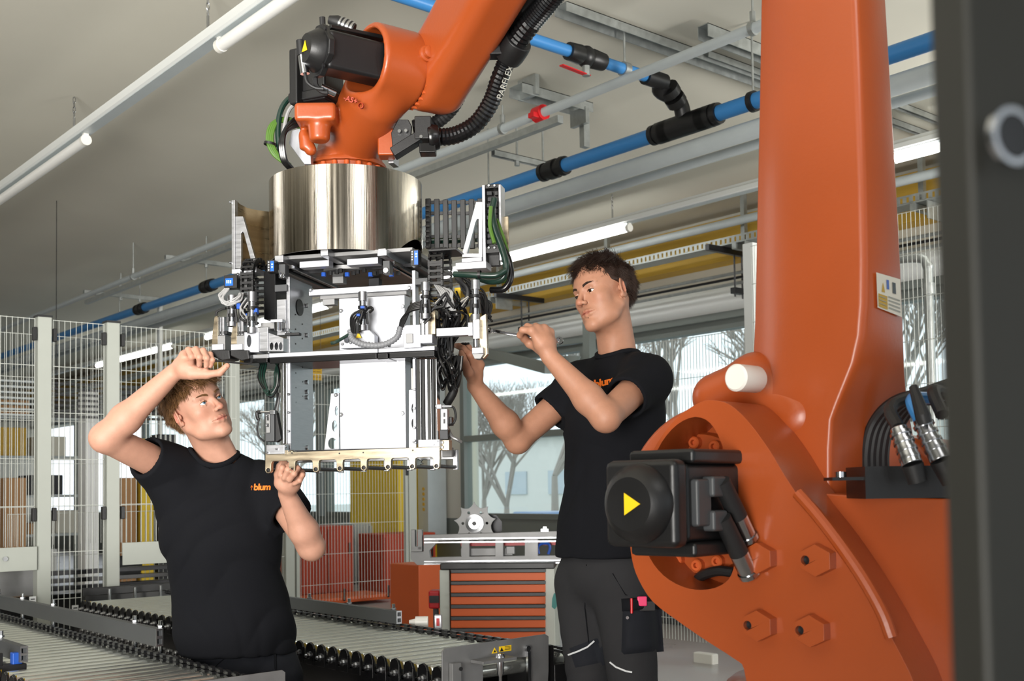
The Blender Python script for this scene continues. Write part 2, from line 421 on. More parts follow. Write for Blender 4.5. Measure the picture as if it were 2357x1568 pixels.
def along_y(name, px, py, z, r, m, label, cat, y0=-4, y1=24, n=14, group=None):
    p = W(px, py, 'z', z)
    return obj(name, MB().cyl((p.x, y0, z), (p.x, y1, z), r, n=n), m, label=label, cat=cat, group=group, loc=(p.x, 5, z)), p.x
_, GX = along_y('sprinkler_pipe', 1340, 223, 3.22, .026, 'pipe_grey', 'slim pale grey pipe crossing the ceiling nearest the camera', 'pipe')
bp = thing('compressed_air_pipe', (W(1450, 330, 'z', 3.12).x, 5, 3.12), 'long thick blue pipe hanging under the ceiling with black couplings', 'pipe')
BX = ORG[bp.name].x; BZ = 3.12
obj('pipe', MB().cyl((BX, -4, BZ), (BX, 24, BZ), .043, n=20), 'blue_pipe', bp)
for px in (1275, 1535, 1620, 325, 480):
    yy = W(px, 0, 'x', BX).y; yy = (EYE+ray(px, 816-.336*px)*((BX)/ray(px, 816-.336*px).x)).y
    m = MB(); r = .058
    m.lathe((BX, yy-.11, BZ), (0, 1, 0), [(0, .044), (0, r), (.03, r+.004), (.03, r-.006), (.08, r-.006), (.08, r+.004), (.14, r+.004), (.14, r-.006), (.19, r-.006), (.19, r), (.22, r), (.22, .044)], n=20)
    obj('coupling', m, 'black', bp)
def ypx(px, X, k=816, s=-.336): r = ray(px, k+s*px); return (EYE+r*(X/r.x)).y
yT = ypx(1577, BX); 
tee = MB(); tee.lathe((BX, yT-.2, BZ), (0, 1, 0), [(0, .044), (0, .062), (.4, .062), (.4, .044)], n=20); 
el = W(1530, 190, 'z', 3.3)
tee.tube(curve([(BX, yT, BZ), (BX-.05, yT, BZ+.12), (BX-.2, yT, 3.27), el]), .045, n=12)
for t0 in (.25, .6):
    a = V((BX-.03, yT, BZ+.08)).lerp(el, t0); b = V((BX-.03, yT, BZ+.08)).lerp(el, t0+.22); tee.cyl(a, b, .058, n=14)
obj('tee_fitting', tee, 'black', bp)
obj('clamp', MB().lathe((BX, ypx(1734, BX)-.015, BZ), (0, 1, 0), [(0, .043), (0, .055), (.03, .055), (.03, .043)], n=20), 'steel_dark', bp)
for px in (1734, 1125, 475, 275): obj('hanger_rod', MB().cyl((BX, ypx(px, BX), BZ+.045), (BX, ypx(px, BX), CEIL-.001), .006, n=8), 'galv', bp)
# branch along X
br = thing('branch_air_pipe', el, 'thinner blue pipe crossing from top centre into the black elbow, with a red handled valve', 'pipe')
YB = el.y
obj('pipe', MB().cyl((-2, YB, 3.3), (el.x-.05, YB, 3.3), .03, n=16), 'blue_pipe', br)
def xpx(px, Y=YB, z=3.3):
    lo, hi = -5., 9.
    for _ in range(40):
        mid = (lo+hi)/2; c = ROT.transposed() @ (V((mid, Y, z))-EYE)
        if CX+FPX*c.x/-c.z < px: lo = mid
        else: hi = mid
    return lo
m = MB(); x0, x1 = xpx(1308), xpx(1388)
m.lathe((x0, YB, 3.3), (1, 0, 0), [(0, .03), (0, .045), (.08, .05), (.1, .038), (x1-x0-.1, .038), (x1-x0-.08, .05), (x1-x0, .045), (x1-x0, .03)], n=16)
m.sphere(((x0+x1)/2, YB, 3.3), .055, 12)
obj('end_coupling', MB().lathe((xpx(1485), YB, 3.3), (1, 0, 0), [(0, .03), (0, .045), (.15, .045), (.15, .03)], n=16), 'black', br)
obj('valve_body', m, 'black', br)
m = MB(); xm = (x0+x1)/2; m.cyl((xm, YB, 3.26), (xm, YB, 3.2), .02); obj('stem', m, 'galv', br)
obj('handle', MB().bar((xm+.02, YB, 3.205), (xm-.2, YB-.03, 3.2), .025, .006), 'red', br)
m = MB(); xc = xpx(1438); m.lathe((xc-.02, YB, 3.3), (1, 0, 0), [(0, .03), (0, .038), (.04, .038), (.04, .03)], n=16); m.cyl((xc, YB, 3.33), (xc, YB, CEIL-.002), .006); obj('clamp', m, 'galv', br)
along_y('duct_pipe', 1500, 372, 2.98, .05, 'pipe_grey', 'pale round duct just behind the thick blue pipe', 'pipe')
along_y('conduit_pipe', 1500, 405, 3.0, .028, 'pipe_grey', 'thin pale conduit just below the pale round duct', 'pipe')
along_y('duct_pipe', 2120, 165, 3.28, .075, 'white_paint', 'fat white duct at the ceiling right of the orange robot arm', 'pipe', y1=2.2)
along_y('service_pipe', 1600, 532, 3.28, .035, 'pipe_grey', 'pale pipe between the right lamp row and the perforated tray', 'pipe')
for px, py, z, r, m_, lb in ((1600, 647, 2.93, .014, 'galv', 'upper of the slim steel conduits below the yellow beam'), (1600, 658, 2.92, .012, 'steel_dark', 'dark middle one of the slim conduits below the yellow beam'), (1600, 670, 2.9, .014, 'galv', 'lower of the slim steel conduits below the yellow beam')):
    p = W(px, py, 'x', WX-.45); obj('conduit', MB().cyl((p.x, -4, p.z), (p.x, 24, p.z), r, n=8), m_, label=lb, cat='conduit', loc=(p.x, 5, p.z))
def conduit_hanger(px, py, lb):
    p = W(px, py, 'x', WX-.5); m = MB(); m.bb((p.x-.35, p.y-.02, p.z), (p.x+.3, p.y+.02, p.z+.05)); m.cyl((p.x, p.y, p.z-.35), (p.x, p.y, p.z), .008, n=6); m.cyl((p.x+.1, p.y, p.z-.36), (p.x+.1, p.y, p.z), .008, n=6)
    m.box((p.x+.03, p.y, p.z-.3), (.12, .05, .05)); obj('conduit_hanger', m, 'steel_dark', label=lb, cat='bracket', smooth=0)
conduit_hanger(1690, 588, 'dark steel channel bracket holding conduits beside the orange robot arm'); conduit_hanger(1200, 692, 'dark steel channel bracket holding conduits left of the dark-haired man')
# channels across
def channel(px0, px1, py, z, lb, rods=(), h=.04, w_=.04, hang=CEIL-.001, xe=None):
    p = W(px0, py, 'z', z); x1 = xpx(px1, p.y, z) if xe is None else xe; t = thing('ceiling_channel', (p.x, p.y, z), lb, 'channel')
    m = MB(); m.bb((p.x, p.y-w_/2, z-h/2), (x1, p.y-w_/2+.004, z+h/2)); m.bb((p.x, p.y+w_/2-.004, z-h/2), (x1, p.y+w_/2, z+h/2)); m.bb((p.x, p.y-w_/2, z+h/2-.004), (x1, p.y+w_/2, z+h/2)); obj('rail', m, 'galv', t, smooth=0)
    for q in rods:
        x = xpx(q, p.y, z); m = MB(); m.cyl((x, p.y, z), (x, p.y, hang), .007, n=8); m.cyl((x, p.y, z-.05), (x, p.y, z), .018, n=6); obj('threaded_rod', m, 'galv', t)
    return t, p, x1
channel(1135, 1263, 352, 3.3, 'galvanised channel above the blue pipe, right of the gripper drum', rods=(1190, 1250)); channel(380, 532, 592, 3.3, 'galvanised channel crossing the pale pipe left of the gripper', rods=(475,))
t, p, x1 = channel(193, 372, 672, 3.3, 'galvanised channel above the fence with a white drop post', rods=(278, 322))
obj('drop_post', MB().bb((x1-.04, p.y-.03, 1.0), (x1, p.y+.03, 3.3)), 'white_paint', t, smooth=0)
channel(1290, 1750, 20, CEIL-.04, 'wide grey ceiling rail crossing the top right', h=.05, w_=.09, xe=6.2)
channel(1618, 1752, 72, CEIL-.08, 'dark-ended steel profile below the wide ceiling rail', h=.07, w_=.07, xe=6.0)
channel(1625, 1750, 125, CEIL-.04, 'narrow ceiling channel behind the dark-ended steel profile', xe=7.5)
channel(2060, 2190, 240, CEIL-.04, 'ceiling channel right of the orange robot arm', xe=7.9)
t, p, x1 = channel(1187, 1350, 207, CEIL-.1, 'aluminium track with end bracket above the pale pipe', h=.06, w_=.12)
for c_, d_ in (((x1-.06, p.y, CEIL-.16), (.03, .14, .1)), ((p.x+.1, p.y, CEIL-.065), (.03, .16, .12)), ((x1-.02, p.y, CEIL-.24), (.05, .04, .2))): obj('end_bracket', MB().box(c_, d_), 'galv', t, smooth=0)
pp = W(1000, 390, 'z', 3.1); q = W(1290, 270, 'z', 3.1); m = MB(); m.bb((q.x-.02, q.y, 3.07), (q.x+.02, pp.y+6, 3.11)); obj('support_channel', m, 'galv', smooth=0, label='long galvanised channel following the slim pale grey pipe', cat='channel')
cl = thing('red_pipe_clamp', (GX, ypx(1243, GX, 753, -.396), 3.22), 'red coupling on the slim pale grey pipe', 'coupling'); yy = ORG[cl.name].y
obj('collar', MB().lathe((GX, yy-.035, 3.22), (0, 1, 0), [(0, .027), (0, .045), (.07, .045), (.07, .027)], n=14), 'red', cl); obj('lug', MB().box((GX-.045, yy, 3.2), (.05, .05, .03)).box((GX+.045, yy, 3.24), (.05, .05, .03)), 'red', cl, bevel=.004)
for px, lb in ((1733, 'steel hanger of the pale pipe beside the robot arm'), (1157, 'steel hanger ring of the pale pipe right of the black hoses'), (307, 'steel hanger ring of the pale pipe far left above the fence')):
    yy = ypx(px, GX, 753, -.396); m = MB(); m.lathe((GX, yy-.012, 3.22), (0, 1, 0), [(0, .026), (0, .034), (.024, .034), (.024, .026)], n=14); m.cyl((GX, yy, 3.25), (GX, yy, 3.36 if px == 1157 else CEIL), .006, n=6); m.cyl((GX, yy, 3.25), (GX, yy, 3.3), .015, n=6)
    obj('pipe_hanger', m, 'galv', label=lb, cat='bracket')
# fluorescent lamp rows
def lamp_row(X, Z, tubes, chains, lb, m0, y0, y1, wd=.09):
    t = thing('batten_light', (X, (y0+y1)/2, Z), lb, 'ceiling light')
    m = MB(); m.loft([[V((X+a, y, Z+b)) for a, b in ((-wd/2, 0), (-wd/2, .03), (-wd*.3, .045), (-wd*.3, .06), (wd*.3, .06), (wd*.3, .045), (wd/2, .03), (wd/2, 0), (wd*.35, -.008), (-wd*.35, -.008))] for y in (y0, y1)])
    obj('housing', m, 'white_paint', t, smooth=20)
    m = MB(); m.bb((X-wd*.36, y0, Z-.012), (X+wd*.36, y1, Z-.007)); obj('reflector', m, 'pipe_grey', t, smooth=0)
    for a, b in tubes:
        tb = obj('lamp_tube', MB().cyl((X, a, Z-.05), (X, b, Z-.05), .03, n=14), m0, t)
        for e in (a, b):
            s_ = .02 if e == a else -.02
            m = MB(); m.box((X, e-s_*.5, Z-.025), (.03, .025, .05)); m.cyl((X, e-s_*1.2, Z-.05), (X, e+s_*.4, Z-.05), .033, n=14); obj('lamp_holder', m, 'plastic_white', tb)
    for yc in chains:
        m = MB(); z = Z+.06; m.cyl((X, yc, z), (X, yc, z+.08), .007, n=8); z += .08; k = 0
        while z < CEIL-.045:
            a = .012; ax = V((1, 0, 0)) if k % 2 else V((0, 1, 0)); pts = [V((X, yc, z+.018))+ax*math.cos(u)*.008+V((0, 0, 1))*math.sin(u)*.02 for u in [i*math.pi/4 for i in range(9)]]
            m.tube(pts, .0028, n=4, cap=False); z += .03; k += 1
        obj('chain', m, 'steel', t)
L1X = W(300, 230, 'z', 3.27).x
def yl(px, py, z): return W(px, py, 'z', z).y
lamp_row(L1X, 3.27, [(yl(165, 318, 3.22), yl(165, 318, 3.22)+3), (yl(465, 92, 3.22)-1.5, yl(465, 92, 3.22))], [yl(137, 305, 3.3), yl(429, 75, 3.3)], 'long white batten light near the top left with two chains', 'tube_off', yl(620, -10, 3.27)-1.5, 16)
L2X = W(1450, 510, 'z', 3.27).x; ya = W(1446, 530, 'x', L2X).y; yb = W(1172, 600, 'x', L2X).y
lamp_row(L2X, 3.27, [(ya, ya+3.2), (ya+4.7, ya+7.9), (ya+9, ya+12), (.3, W(2060, 360, 'x', L2X).y)], [W(1410, 510, 'x', L2X).y], 'lit batten light row behind the dark-haired man', 'tube', -2, 24)
lamp_row(L2X-.0+1e-3, 3.27-.0, [], [], 'x', 'tube', 24.1, 24.2) if False else None
lamp_row(-2.2, 3.27, [(9, 12), (14, 17)], [10], 'lit batten light far behind the left fence, left of the first post', 'tube', 6, 22)
lamp_row(.2, 3.27, [(12.5, 15.5), (17, 20)], [13], 'lit batten light far behind the left fence, between the posts', 'tube', 11, 22)
# yellow column and services between the windows
yc0, yc1 = WYp(1003), WYp(890)
col = obj('column', MB().bb((WX-.55, yc0, 0), (WX-.003, yc1, HEAD)), 'yellow', smooth=0, kind='structure')
col.name = 'trim_2'
pb = W(955, 1235, 'x', WX-.57)
obj('column_base', MB().bb((WX-.58, yc0-.03, 0), (WX-.55, yc1+.03, pb.z)), 'orange_dark', label='orange-red base panel under the yellow column', cat='panel', smooth=0)
dk = thing('service_duct', (WX-.3, WYp(1025), 0), 'tall pale service duct with round sockets beside the yellow column', 'duct')
y0, y1 = WYp(1031), WYp(1007); obj('cover', MB().bb((WX-.3, y0, .55), (WX-.03, y1, HEAD)), 'pipe_grey', dk, bevel=.01)
for k in range(5): z = W(1021, 1125+k*12, 'x', WX-.3).z; obj('socket', MB().cyl((WX-.3, (y0+y1)/2-.02, z), (WX-.31, (y0+y1)/2-.02, z), .02, n=12), 'yellow_wood', dk)
# grey steel glazed frame hanging left of the dark-haired man
gf = thing('glazed_frame', W(1240, 830, 'x', 6.6), 'grey steel frame of a glazed cabin left of the dark-haired man', 'frame')
a = W(1118, 812, 'x', WX-.2); b = W(1262, 848, 'x', 6.9); m = MB(); m.bar(a, b, .07, .1); c = W(1356, 775, 'x', 7.6); m.bar(c+V((0, 0, .15)), c-V((0, 0, .8)), .09, .09); m.bar(a-V((0, 0, 0)), c-V((0, 0, .03)), .07, .05)
obj('steel_frame', m, 'frame_grey', gf, smooth=0)
sp = W(1312, 822, 'x', 6.9); m = MB(); m.cyl(sp, sp-V((0, 0, .09)), .1, .05, n=16); obj('lamp_hood', m, 'frame_grey', gf)
# ------------------------------------------------------------------ outdoors
obj('ground', MB().bb((WX+.3, -60, -1.0), (140, 160, -.9)), 'grass_out', kind='structure', smooth=0)
rnd = random.Random(3)
TREES = []
def tree(x, y, h, lb, grp):
    t = thing('bare_tree', (x, y, -.9), lb, 'tree', grp); TREES.append((math.atan2(y, x), t)); m = MB(); tw = MB()
    def grow(p, d, l, r, k, mm):
        q = p+d*l; mm.cyl(p, q, r, r*.62, n=5, cap=False)
        if k == 0: return
        for _ in range(4 if k > 1 else 5):
            e = (d+V((rnd.uniform(-.6, .6), rnd.uniform(-.6, .6), rnd.uniform(-.15, .45)))).normalized(); grow(q, e, l*rnd.uniform(.62, .82), r*.55, k-1, tw)
    grow(V((x, y, -.9)), V((0, 0, 1)), h*.28, h*.022, 5, m); obj('trunk', m, 'bark', t); c = obj('crown', tw, 'bark', t, kind='stuff')
for i, (x, y, h) in enumerate(((20, 6.5, 8), (24, 9.5, 9), (18, 12.5, 7), (26, 15.5, 9), (21, 18.5, 8), (25, 25, 9), (30, 33, 9), (19, 1, 7), (27, 0, 8), (20, 24, 5.5), (24, 30, 6), (28, 36, 6), (22, 29, 5), (18, 33, 6))):
    tree(x, y, h, 'bare winter tree outside the windows', 'bare trees outside the windows')
def car(x, y, rz, m_, lb):
    t = thing('car', (x, y, -.9), lb, 'car'); c, s_ = math.cos(rz), math.sin(rz); f = lambda a, b, z: V((x+a*c-b*s_, y+a*s_+b*c, -.9+z))
    side = [(-2.1, .35), (-2.1, .85), (-1.9, 1.0), (-1.5, 1.05), (-.9, 1.5), (.6, 1.5), (1.2, 1.02), (2.0, .85), (2.15, .6), (2.1, .3)]
    m = MB(); m.loft([[f(a, w_, z) for a, z in side] for w_ in (-.85, .85)]); obj('car_body', m, m_, t, smooth=30, bevel=.05)
    g = MB(); gs = [(-1.3, 1.08), (-.85, 1.42), (.55, 1.42), (1.0, 1.06)]
    for w_, w2 in ((-.87, -.85), (.85, .87)): g.loft([[f(a, ww, z) for a, z in gs] for ww in (w_, w2)])
    obj('car_window', g, 'glass_dark', t)
    for a in (-1.35, 1.35):
        for b in (-.8, .8): obj('wheel', MB().cyl(f(a, b-.1, .32), f(a, b+.1, .32), .32, n=16), 'rubber', t)
TREES.sort(key=lambda q: q[0]); OR = ['first', 'second', 'third', 'fourth', 'fifth', 'sixth', 'seventh', 'eighth', 'ninth', 'tenth', 'eleventh', 'twelfth', 'thirteenth', 'fourteenth', 'fifteenth']
for i, (a, t) in enumerate(TREES): t['label'] = 'bare winter tree outside the windows, %s tree from the right' % OR[i]
car(16.5, 9.0, 1.57, 'car_white', 'pale parked car seen through the middle window'); car(17, 18.6, 1.3, 'car_blue', 'bluish parked car seen through the window behind the fence'); car(16.5, 13.35, 1.57, 'car_white', 'white parked van-like car seen between the windows')
bd = thing('outside_building', (45, 40, -.9), 'pale low building far outside the windows', 'building')
obj('wall', MB().bb((45, 5, -.9), (60, 60, 4.2)), 'building_out', bd, smooth=0)
for k in range(12): obj('window', MB().bb((44.9, 8+k*4, .8), (45, 10+k*4, 2.2)), 'glass_dark', bd, smooth=0)
obj('roof', MB().bb((44.5, 4.5, 4.2), (60.5, 60.5, 4.5)), 'frame_grey', bd, smooth=0)
for k in range(9):
    y = -2+k*3.4; m = MB()
    for j in range(260):
        p = V((13+rnd.uniform(-.5, .5), y+rnd.uniform(-1.45, 1.45), -.9)); m.cyl(p, p+V((rnd.uniform(-.25, .25), rnd.uniform(-.25, .25), rnd.uniform(.7, 1.5))), .012, .004, n=3, cap=False)
    if k in (3, 5, 7): continue
    obj('hedge', m, 'bark', kind=None, label='bare twiggy hedge outside the windows, %s hedge from the right' % OR[k], cat='hedge', group='bare hedges outside the windows')
# ================================================================== wire mesh fences
def wire_mesh(m, a, b, z0, z1, sp, hsp, r=.002, r2=.0025, top=None):
    a = V(a); b = V(b); n = max(1, int((b-a).length/sp)); d = (b-a)/n
    for i in range(n+1):
        p = a+d*i; m.cyl((p.x, p.y, z0), (p.x, p.y, z1), r, n=4, cap=False, n0=.5)
    z = z1-.004
    while z > z0:
        m.cyl((a.x, a.y, z), (b.x, b.y, z), r2, n=4, cap=False, n0=.5); z -= hsp
def clip(m, c, ax): m.box(c, (.028, .03, .07) if ax == 'x' else (.03, .028, .07))
FY = W(98, 735, 'z', 2.1).y
def X_at(px, Y, py=1000): return W(px, py, 'y', Y).x
posts = [X_at(98, FY), X_at(256, FY)]
f1 = thing('safety_fence', (posts[0], FY, 0), 'tall pale grey wire mesh fence with two square posts at the left', 'fence')
def top_z(px, py, Y): return W(px, py, 'y', Y).z
zt = top_z(98, 731, FY)
for x in posts:
    obj('post', MB().box((x, FY, zt/2), (.075, .075, zt)), 'fence_grey', f1, bevel=.004)
    obj('post_cap', MB().box((x, FY, zt+.004), (.08, .08, .012)), 'black', f1)
    for z in (zt-.1, 1.0):
        for s_ in (-1, 1): obj('clip', MB().box((x+s_*.055, FY-.03, z), (.022, .03, .075)), 'black', f1, bevel=.004)
xr = X_at(540, FY)
zr = top_z(300, 1248, FY)
def panel(a, b, z0, z1, Y, par, sp=.03):
    m = MB(); wire_mesh(m, (a, Y, 0), (b, Y, 0), z0, z1, sp, .262); o = obj('mesh_panel', m, 'fence_wire', par, kind='stuff', smooth=180); return o
panel(-3.4, posts[0]-.05, zr, zt-.01, FY-.02, f1); panel(posts[0]+.05, posts[1]-.05, .35, zt-.01, FY-.02, f1); panel(posts[1]+.05, xr, zr, zt-.01, FY-.02, f1)
for a, b in ((-3.4, posts[0]-.045), (posts[1]+.045, xr)):
    o = obj('rail_plate', MB().bb((a, FY-.06, zr-.13), (b, FY-.055, zr+.0)), 'fence_grey', f1, bevel=.002)
    for k in range(3): x = b-.17-k*.5 if a < -2 else a+.24+k*.5; obj('bolt', MB().cyl((x, FY-.06, zr-.06), (x, FY-.075, zr-.06), .014, n=6), 'steel', o)
f2 = thing('safety_fence', (posts[1], FY+.55, 0), 'second wire mesh fence standing just behind the two square posts', 'fence')
panel(-3.4, xr+.1, zr-.02, zt-.02, FY+.55, f2, .032); panel(posts[1]-.4, xr+.3, .4, 1.0, FY+.6, f2)
for px in (535,):
    x = X_at(px, FY+.9); obj('post', MB().box((x, FY+.9, 1.05), (.08, .08, 2.1)), 'fence_grey', f2, bevel=.004)
# fence behind the gripper
F3 = 8.6; x0 = X_at(545, F3); x1 = X_at(943, F3); zt3 = top_z(800, 866, F3)
f3 = thing('safety_fence', (x1, F3, 0), 'wire mesh fence behind the gripper ending at a white post', 'fence')
for x in (x1, X_at(668, F3-.05)): obj('post', MB().box((x, F3, zt3/2), (.085, .085, zt3)), 'fence_grey', f3, bevel=.004)
panel(x0, X_at(655, F3), .1, zt3, F3-.02, f3); panel(X_at(688, F3), x1-.06, .15, zt3, F3-.02, f3)
for z in (top_z(925, 1085, F3), top_z(925, 1335, F3)): obj('clip', MB().box((x1-.06, F3-.03, z), (.03, .03, .08)), 'black', f3, bevel=.004)
for px in (680, 930): obj('frame_tube', MB().box((X_at(px, F3), F3-.02, zt3/2), (.03, .03, zt3)), 'fence_grey', f3)
# fence along the window wall, right
F4 = 5.6
def Y_at(px, X, py=900): return W(px, py, 'x', X).y
f4 = thing('safety_fence', (F4, Y_at(1600, F4), 0), 'wire mesh fence in front of the windows between dark-haired man and robot', 'fence')
ya_, yb_ = Y_at(1748, F4), Y_at(1470, F4); m = MB(); zf = W(1720, 757, 'x', F4).z
wire_mesh(m, (F4, ya_, 0), (F4, yb_, 0), .1, zf, .026, .262); obj('mesh_panel', m, 'fence_wire', f4, kind='stuff', smooth=180)
obj('post', MB().box((F4, Y_at(1738, F4), 1.3), (.08, .08, 2.6)), 'white_paint', f4, bevel=.004)
f5 = thing('safety_fence', (F4, Y_at(2150, F4), 0), 'taller wire mesh fence between the orange arm and the dark post', 'fence')
m = MB(); zf = W(2130, 478, 'x', F4-.05).z; wire_mesh(m, (F4-.05, Y_at(2260, F4), 0), (F4-.05, ya_, 0), .1, zf, .026, .235); obj('mesh_panel', m, 'fence_wire', f5, kind='stuff', smooth=180)
vp = thing('stand_pipe', W(2137, 900, 'x', 6.6), 'brass vertical pipe with elbow in front of the right window', 'pipe'); p = W(2137, 660, 'x', 6.6)
obj('pipe', MB().tube(curve([(p.x, p.y, .0), (p.x, p.y, p.z-.1), (p.x, p.y, p.z+.12), (p.x, p.y+.1, p.z+.2), (p.x, p.y+.6, p.z+.22)]), .03, n=12), 'galv', vp); obj('joint', MB().cyl((p.x, p.y, p.z-.05), (p.x, p.y, p.z+.02), .042, n=12), 'galv', vp)
jb = thing('junction_box', W(1632, 1535, 'x', F4-.1), 'white square junction box on a short pole by the fence', 'box'); p = ORG[jb.name]
obj('cover', MB().bb((p.x-.06, p.y-.08, p.z-.09), (p.x, p.y+.08, p.z+.09)), 'plastic_white', jb, bevel=.01); obj('pole', MB().bb((p.x-.045, p.y-.025, 0), (p.x-.01, p.y+.025, p.z-.09)), 'galv', jb)
for s_ in (-1, 1): obj('screw', MB().cyl((p.x-.06, p.y+s_*.055, p.z-.01), (p.x-.064, p.y+s_*.055, p.z-.01), .006, n=8), 'steel_dark', jb)
m = MB().bb((F4+.6, Y_at(1750, F4), 0), (F4+.66, Y_at(1500, F4), .004)); obj('floor_line', m, 'yellow', label='yellow line painted on the floor behind the low fence', cat='floor marking', smooth=0)
cab = W(1600, 1450, 'x', 6.7); oc = thing('orange_bench', (6.7, cab.y, 0), 'low orange bench behind the fence right of the dark-haired man', 'bench')
obj('panel', MB().bb((6.7, Y_at(1800, 6.7), .28), (7.2, Y_at(1480, 6.7), .52)), 'orange_flat', oc, bevel=.01); obj('foot', MB().bb((6.8, Y_at(1800, 6.7), 0), (7.1, Y_at(1480, 6.7), .28)), 'dark_grey', oc)
# orange cabinets behind the fence at centre
for i, (pa, pb_, ptop, Y, m_, lb) in enumerate(((688, 812, 1212, 10.2, 'orange_dark', 'orange-red cabinet left, behind the fence below the window'), (880, 1000, 1228, 9.9, 'orange_dark', 'orange-red cabinet below the yellow column'), (812, 880, 1205, 11.5, 'pipe_grey', 'pale grey cabinet between the two orange-red cabinets'), (690, 900, 1375, 9.4, 'orange_flat', 'low bright orange bench behind the fence bottom'))):
    x0_, x1_ = X_at(pa, Y), X_at(pb_, Y); z1 = top_z((pa+pb_)/2, ptop, Y); t = thing('cabinet', ((x0_+x1_)/2, Y, 0), lb, 'cabinet')
    obj('carcass', MB().bb((x0_, Y, .03), (x1_, Y+.5, z1)), m_, t, bevel=.01); mid = (x0_+x1_)/2
    for a, b in ((x0_+.015, mid-.006), (mid+.006, x1_-.015)): d = obj('door', MB().bb((a, Y-.018, .06), (b, Y, z1-.03)), m_, t, bevel=.006); obj('handle', MB().bb((b-.06, Y-.035, z1*.6), (b-.045, Y-.018, z1*.6+.12)), 'steel_dark', d)
xo = X_at(975, 7.2); m = MB().bb((X_at(960, 7.2), 7.2, 0), (X_at(1012, 7.2), 7.6, top_z(985, 1300, 7.2))); obj('orange_cabinet', m, 'orange_flat', bevel=.01, label='narrow orange cabinet between white fence post and tool trolley', cat='cabinet')
# shelving racks and clutter beyond the left fence
rnd = random.Random(11)
for i, (xa, xb, Y, zt_) in enumerate(((-3.5, -.6, 11, 2.2), (-.3, 2.4, 12.5, 2.3), (2.7, 5.0, 14, 2.2))):
    nm = ('far left', 'middle', 'right')[i]
    t = thing('storage_rack', ((xa+xb)/2, Y, 0), 'pale metal storage rack far behind the left fence, the %s one' % nm, 'rack')
    for x in (xa, (xa+xb)/2, xb):
        for y in (Y, Y+.6): obj('upright', MB().bb((x-.025, y-.025, 0), (x+.025, y+.025, zt_)), 'frame_grey', t, smooth=0)
    for k in range(5): obj('shelf', MB().bb((xa, Y, .15+k*.47), (xb, Y+.6, .18+k*.47)), 'pipe_grey', t, smooth=0)
    for k in range(5):
        x = xa+.1; n_ = 0; mid = (xa+xb)/2; row = ('lowest', 'second lowest', 'middle', 'second highest', 'top')[k]
        while x < xb-.4:
            w_ = rnd.uniform(.18, .4); h = rnd.uniform(.12, .36); c = rnd.choice(['box_brown', 'box_brown', 'steel_dark', 'pipe_grey', 'blue', 'wall', 'yellow_wood', 'paper_white', 'frame_grey'])
            if x < mid+.04 and x+w_ > mid-.04: x = mid+.05
            cn = dict(box_brown='brown', steel_dark='dark', pipe_grey='pale grey', blue='blue', wall='cream', yellow_wood='ochre', paper_white='white', frame_grey='grey')[c]
            o = obj('storage_box', MB().bb((x, Y+.04, .181+k*.47), (x+w_, Y+.5, .181+k*.47+h)), c, bevel=.008, label='%s box, %s from left, %s shelf of the %s rack' % (cn, OR[n_], row, nm), cat='box', group='boxes on the %s rack' % nm); x += w_+rnd.uniform(.01, .25); n_ += 1
for i in range(5):
    x = -2.6+i*1.4; m = MB()
    for k in range(7): m.bb((x, 9.4, 1.75+k*.045), (x+1.3, 9.5, 1.765+k*.045))
    m.cyl((x+.07, 9.45, 1.7), (x+.07, 9.45, CEIL-.002), .003, n=5); obj('ladder_tray', m, 'pipe_grey' if i % 2 else 'steel_dark', smooth=0, label='horizontal cable ladder hanging beyond the left fence, %s ladder from the left' % OR[i], cat='cable tray', group='cable ladders beyond the left fence')
for i, (px, c, h0, h1) in enumerate(((340, 'yellow', 1010, 1200), (505, 'blue', 1030, 1180), (392, 'steel_dark', 1000, 1230), (212, 'paper_white', 900, 1180), (300, 'box_brown', 1100, 1230), (45, 'box_brown', 1100, 1240))):
    Y = 10.2; x = X_at(px, Y); obj('machine_cabinet', MB().bb((x-.06-.03*(i % 3), Y, 0), (x+.06, Y+.2, top_z(px, h0, Y))), c, bevel=.01, label=['yellow', 'blue', 'dark', 'white', 'brown', 'second brown'][i]+' upright machine cabinet glimpsed beyond the left fence', cat='cabinet')
sg = W(728, 860, 'y', 9.5); t = thing('notice_sign', sg, 'yellow notice board with printed diagram behind the gripper', 'sign')
obj('board', MB().box(sg, (.12, .01, .13)), 'label_gold', t)
for s_ in (-1, 1): obj('hanging_wire', MB().cyl((sg.x+s_*.05, sg.y, sg.z+.06), (sg.x+s_*.05, sg.y, CEIL-.001), .002, n=5), 'steel_dark', t)
for k, (a, b) in enumerate(((-.045, -.01), (.0, .045))):
    for j in range(4): obj('print_mark', MB().bb((sg.x+a, sg.y-.006, sg.z+.045-.026*j), (sg.x+b, sg.y-.005, sg.z+.04-.026*j)), 'steel_dark', t)
# ================================================================== the orange robot
RD = 2.3
_rt = ROT @ V((1, 0, 0)); _fw = ROT @ V((0, 0, -1)); _rt.z = 0; _fw.z = 0; _rt.normalize(); _fw.normalize(); UP = V((0, 0, 1))
AN = math.radians(42)      # direction of the axis-2 shaft: towards the motor, left and towards the eye
E1 = (-_rt*math.sin(AN)-_fw*math.cos(AN)).normalized(); E2 = (-_rt*math.cos(AN)+_fw*math.sin(AN)).normalized()
RO = P(1600, 1160, RD)
def rp(px, py, off=0.0):
    """pixel ray met with the plane facing E1 through RO, moved off metres towards the motor"""
    r = ray(px, py); o = RO+E1*off; return EYE+r*((o-EYE).dot(E1)/r.dot(E1))
def rl(p): q = p-RO; return q.dot(E2), q.dot(UP)
robot = thing('industrial_robot', V((RO.x, RO.y, 0))-E1*.2+(-E2)*.3, 'large orange industrial robot with tall arm, foreground right', 'robot')
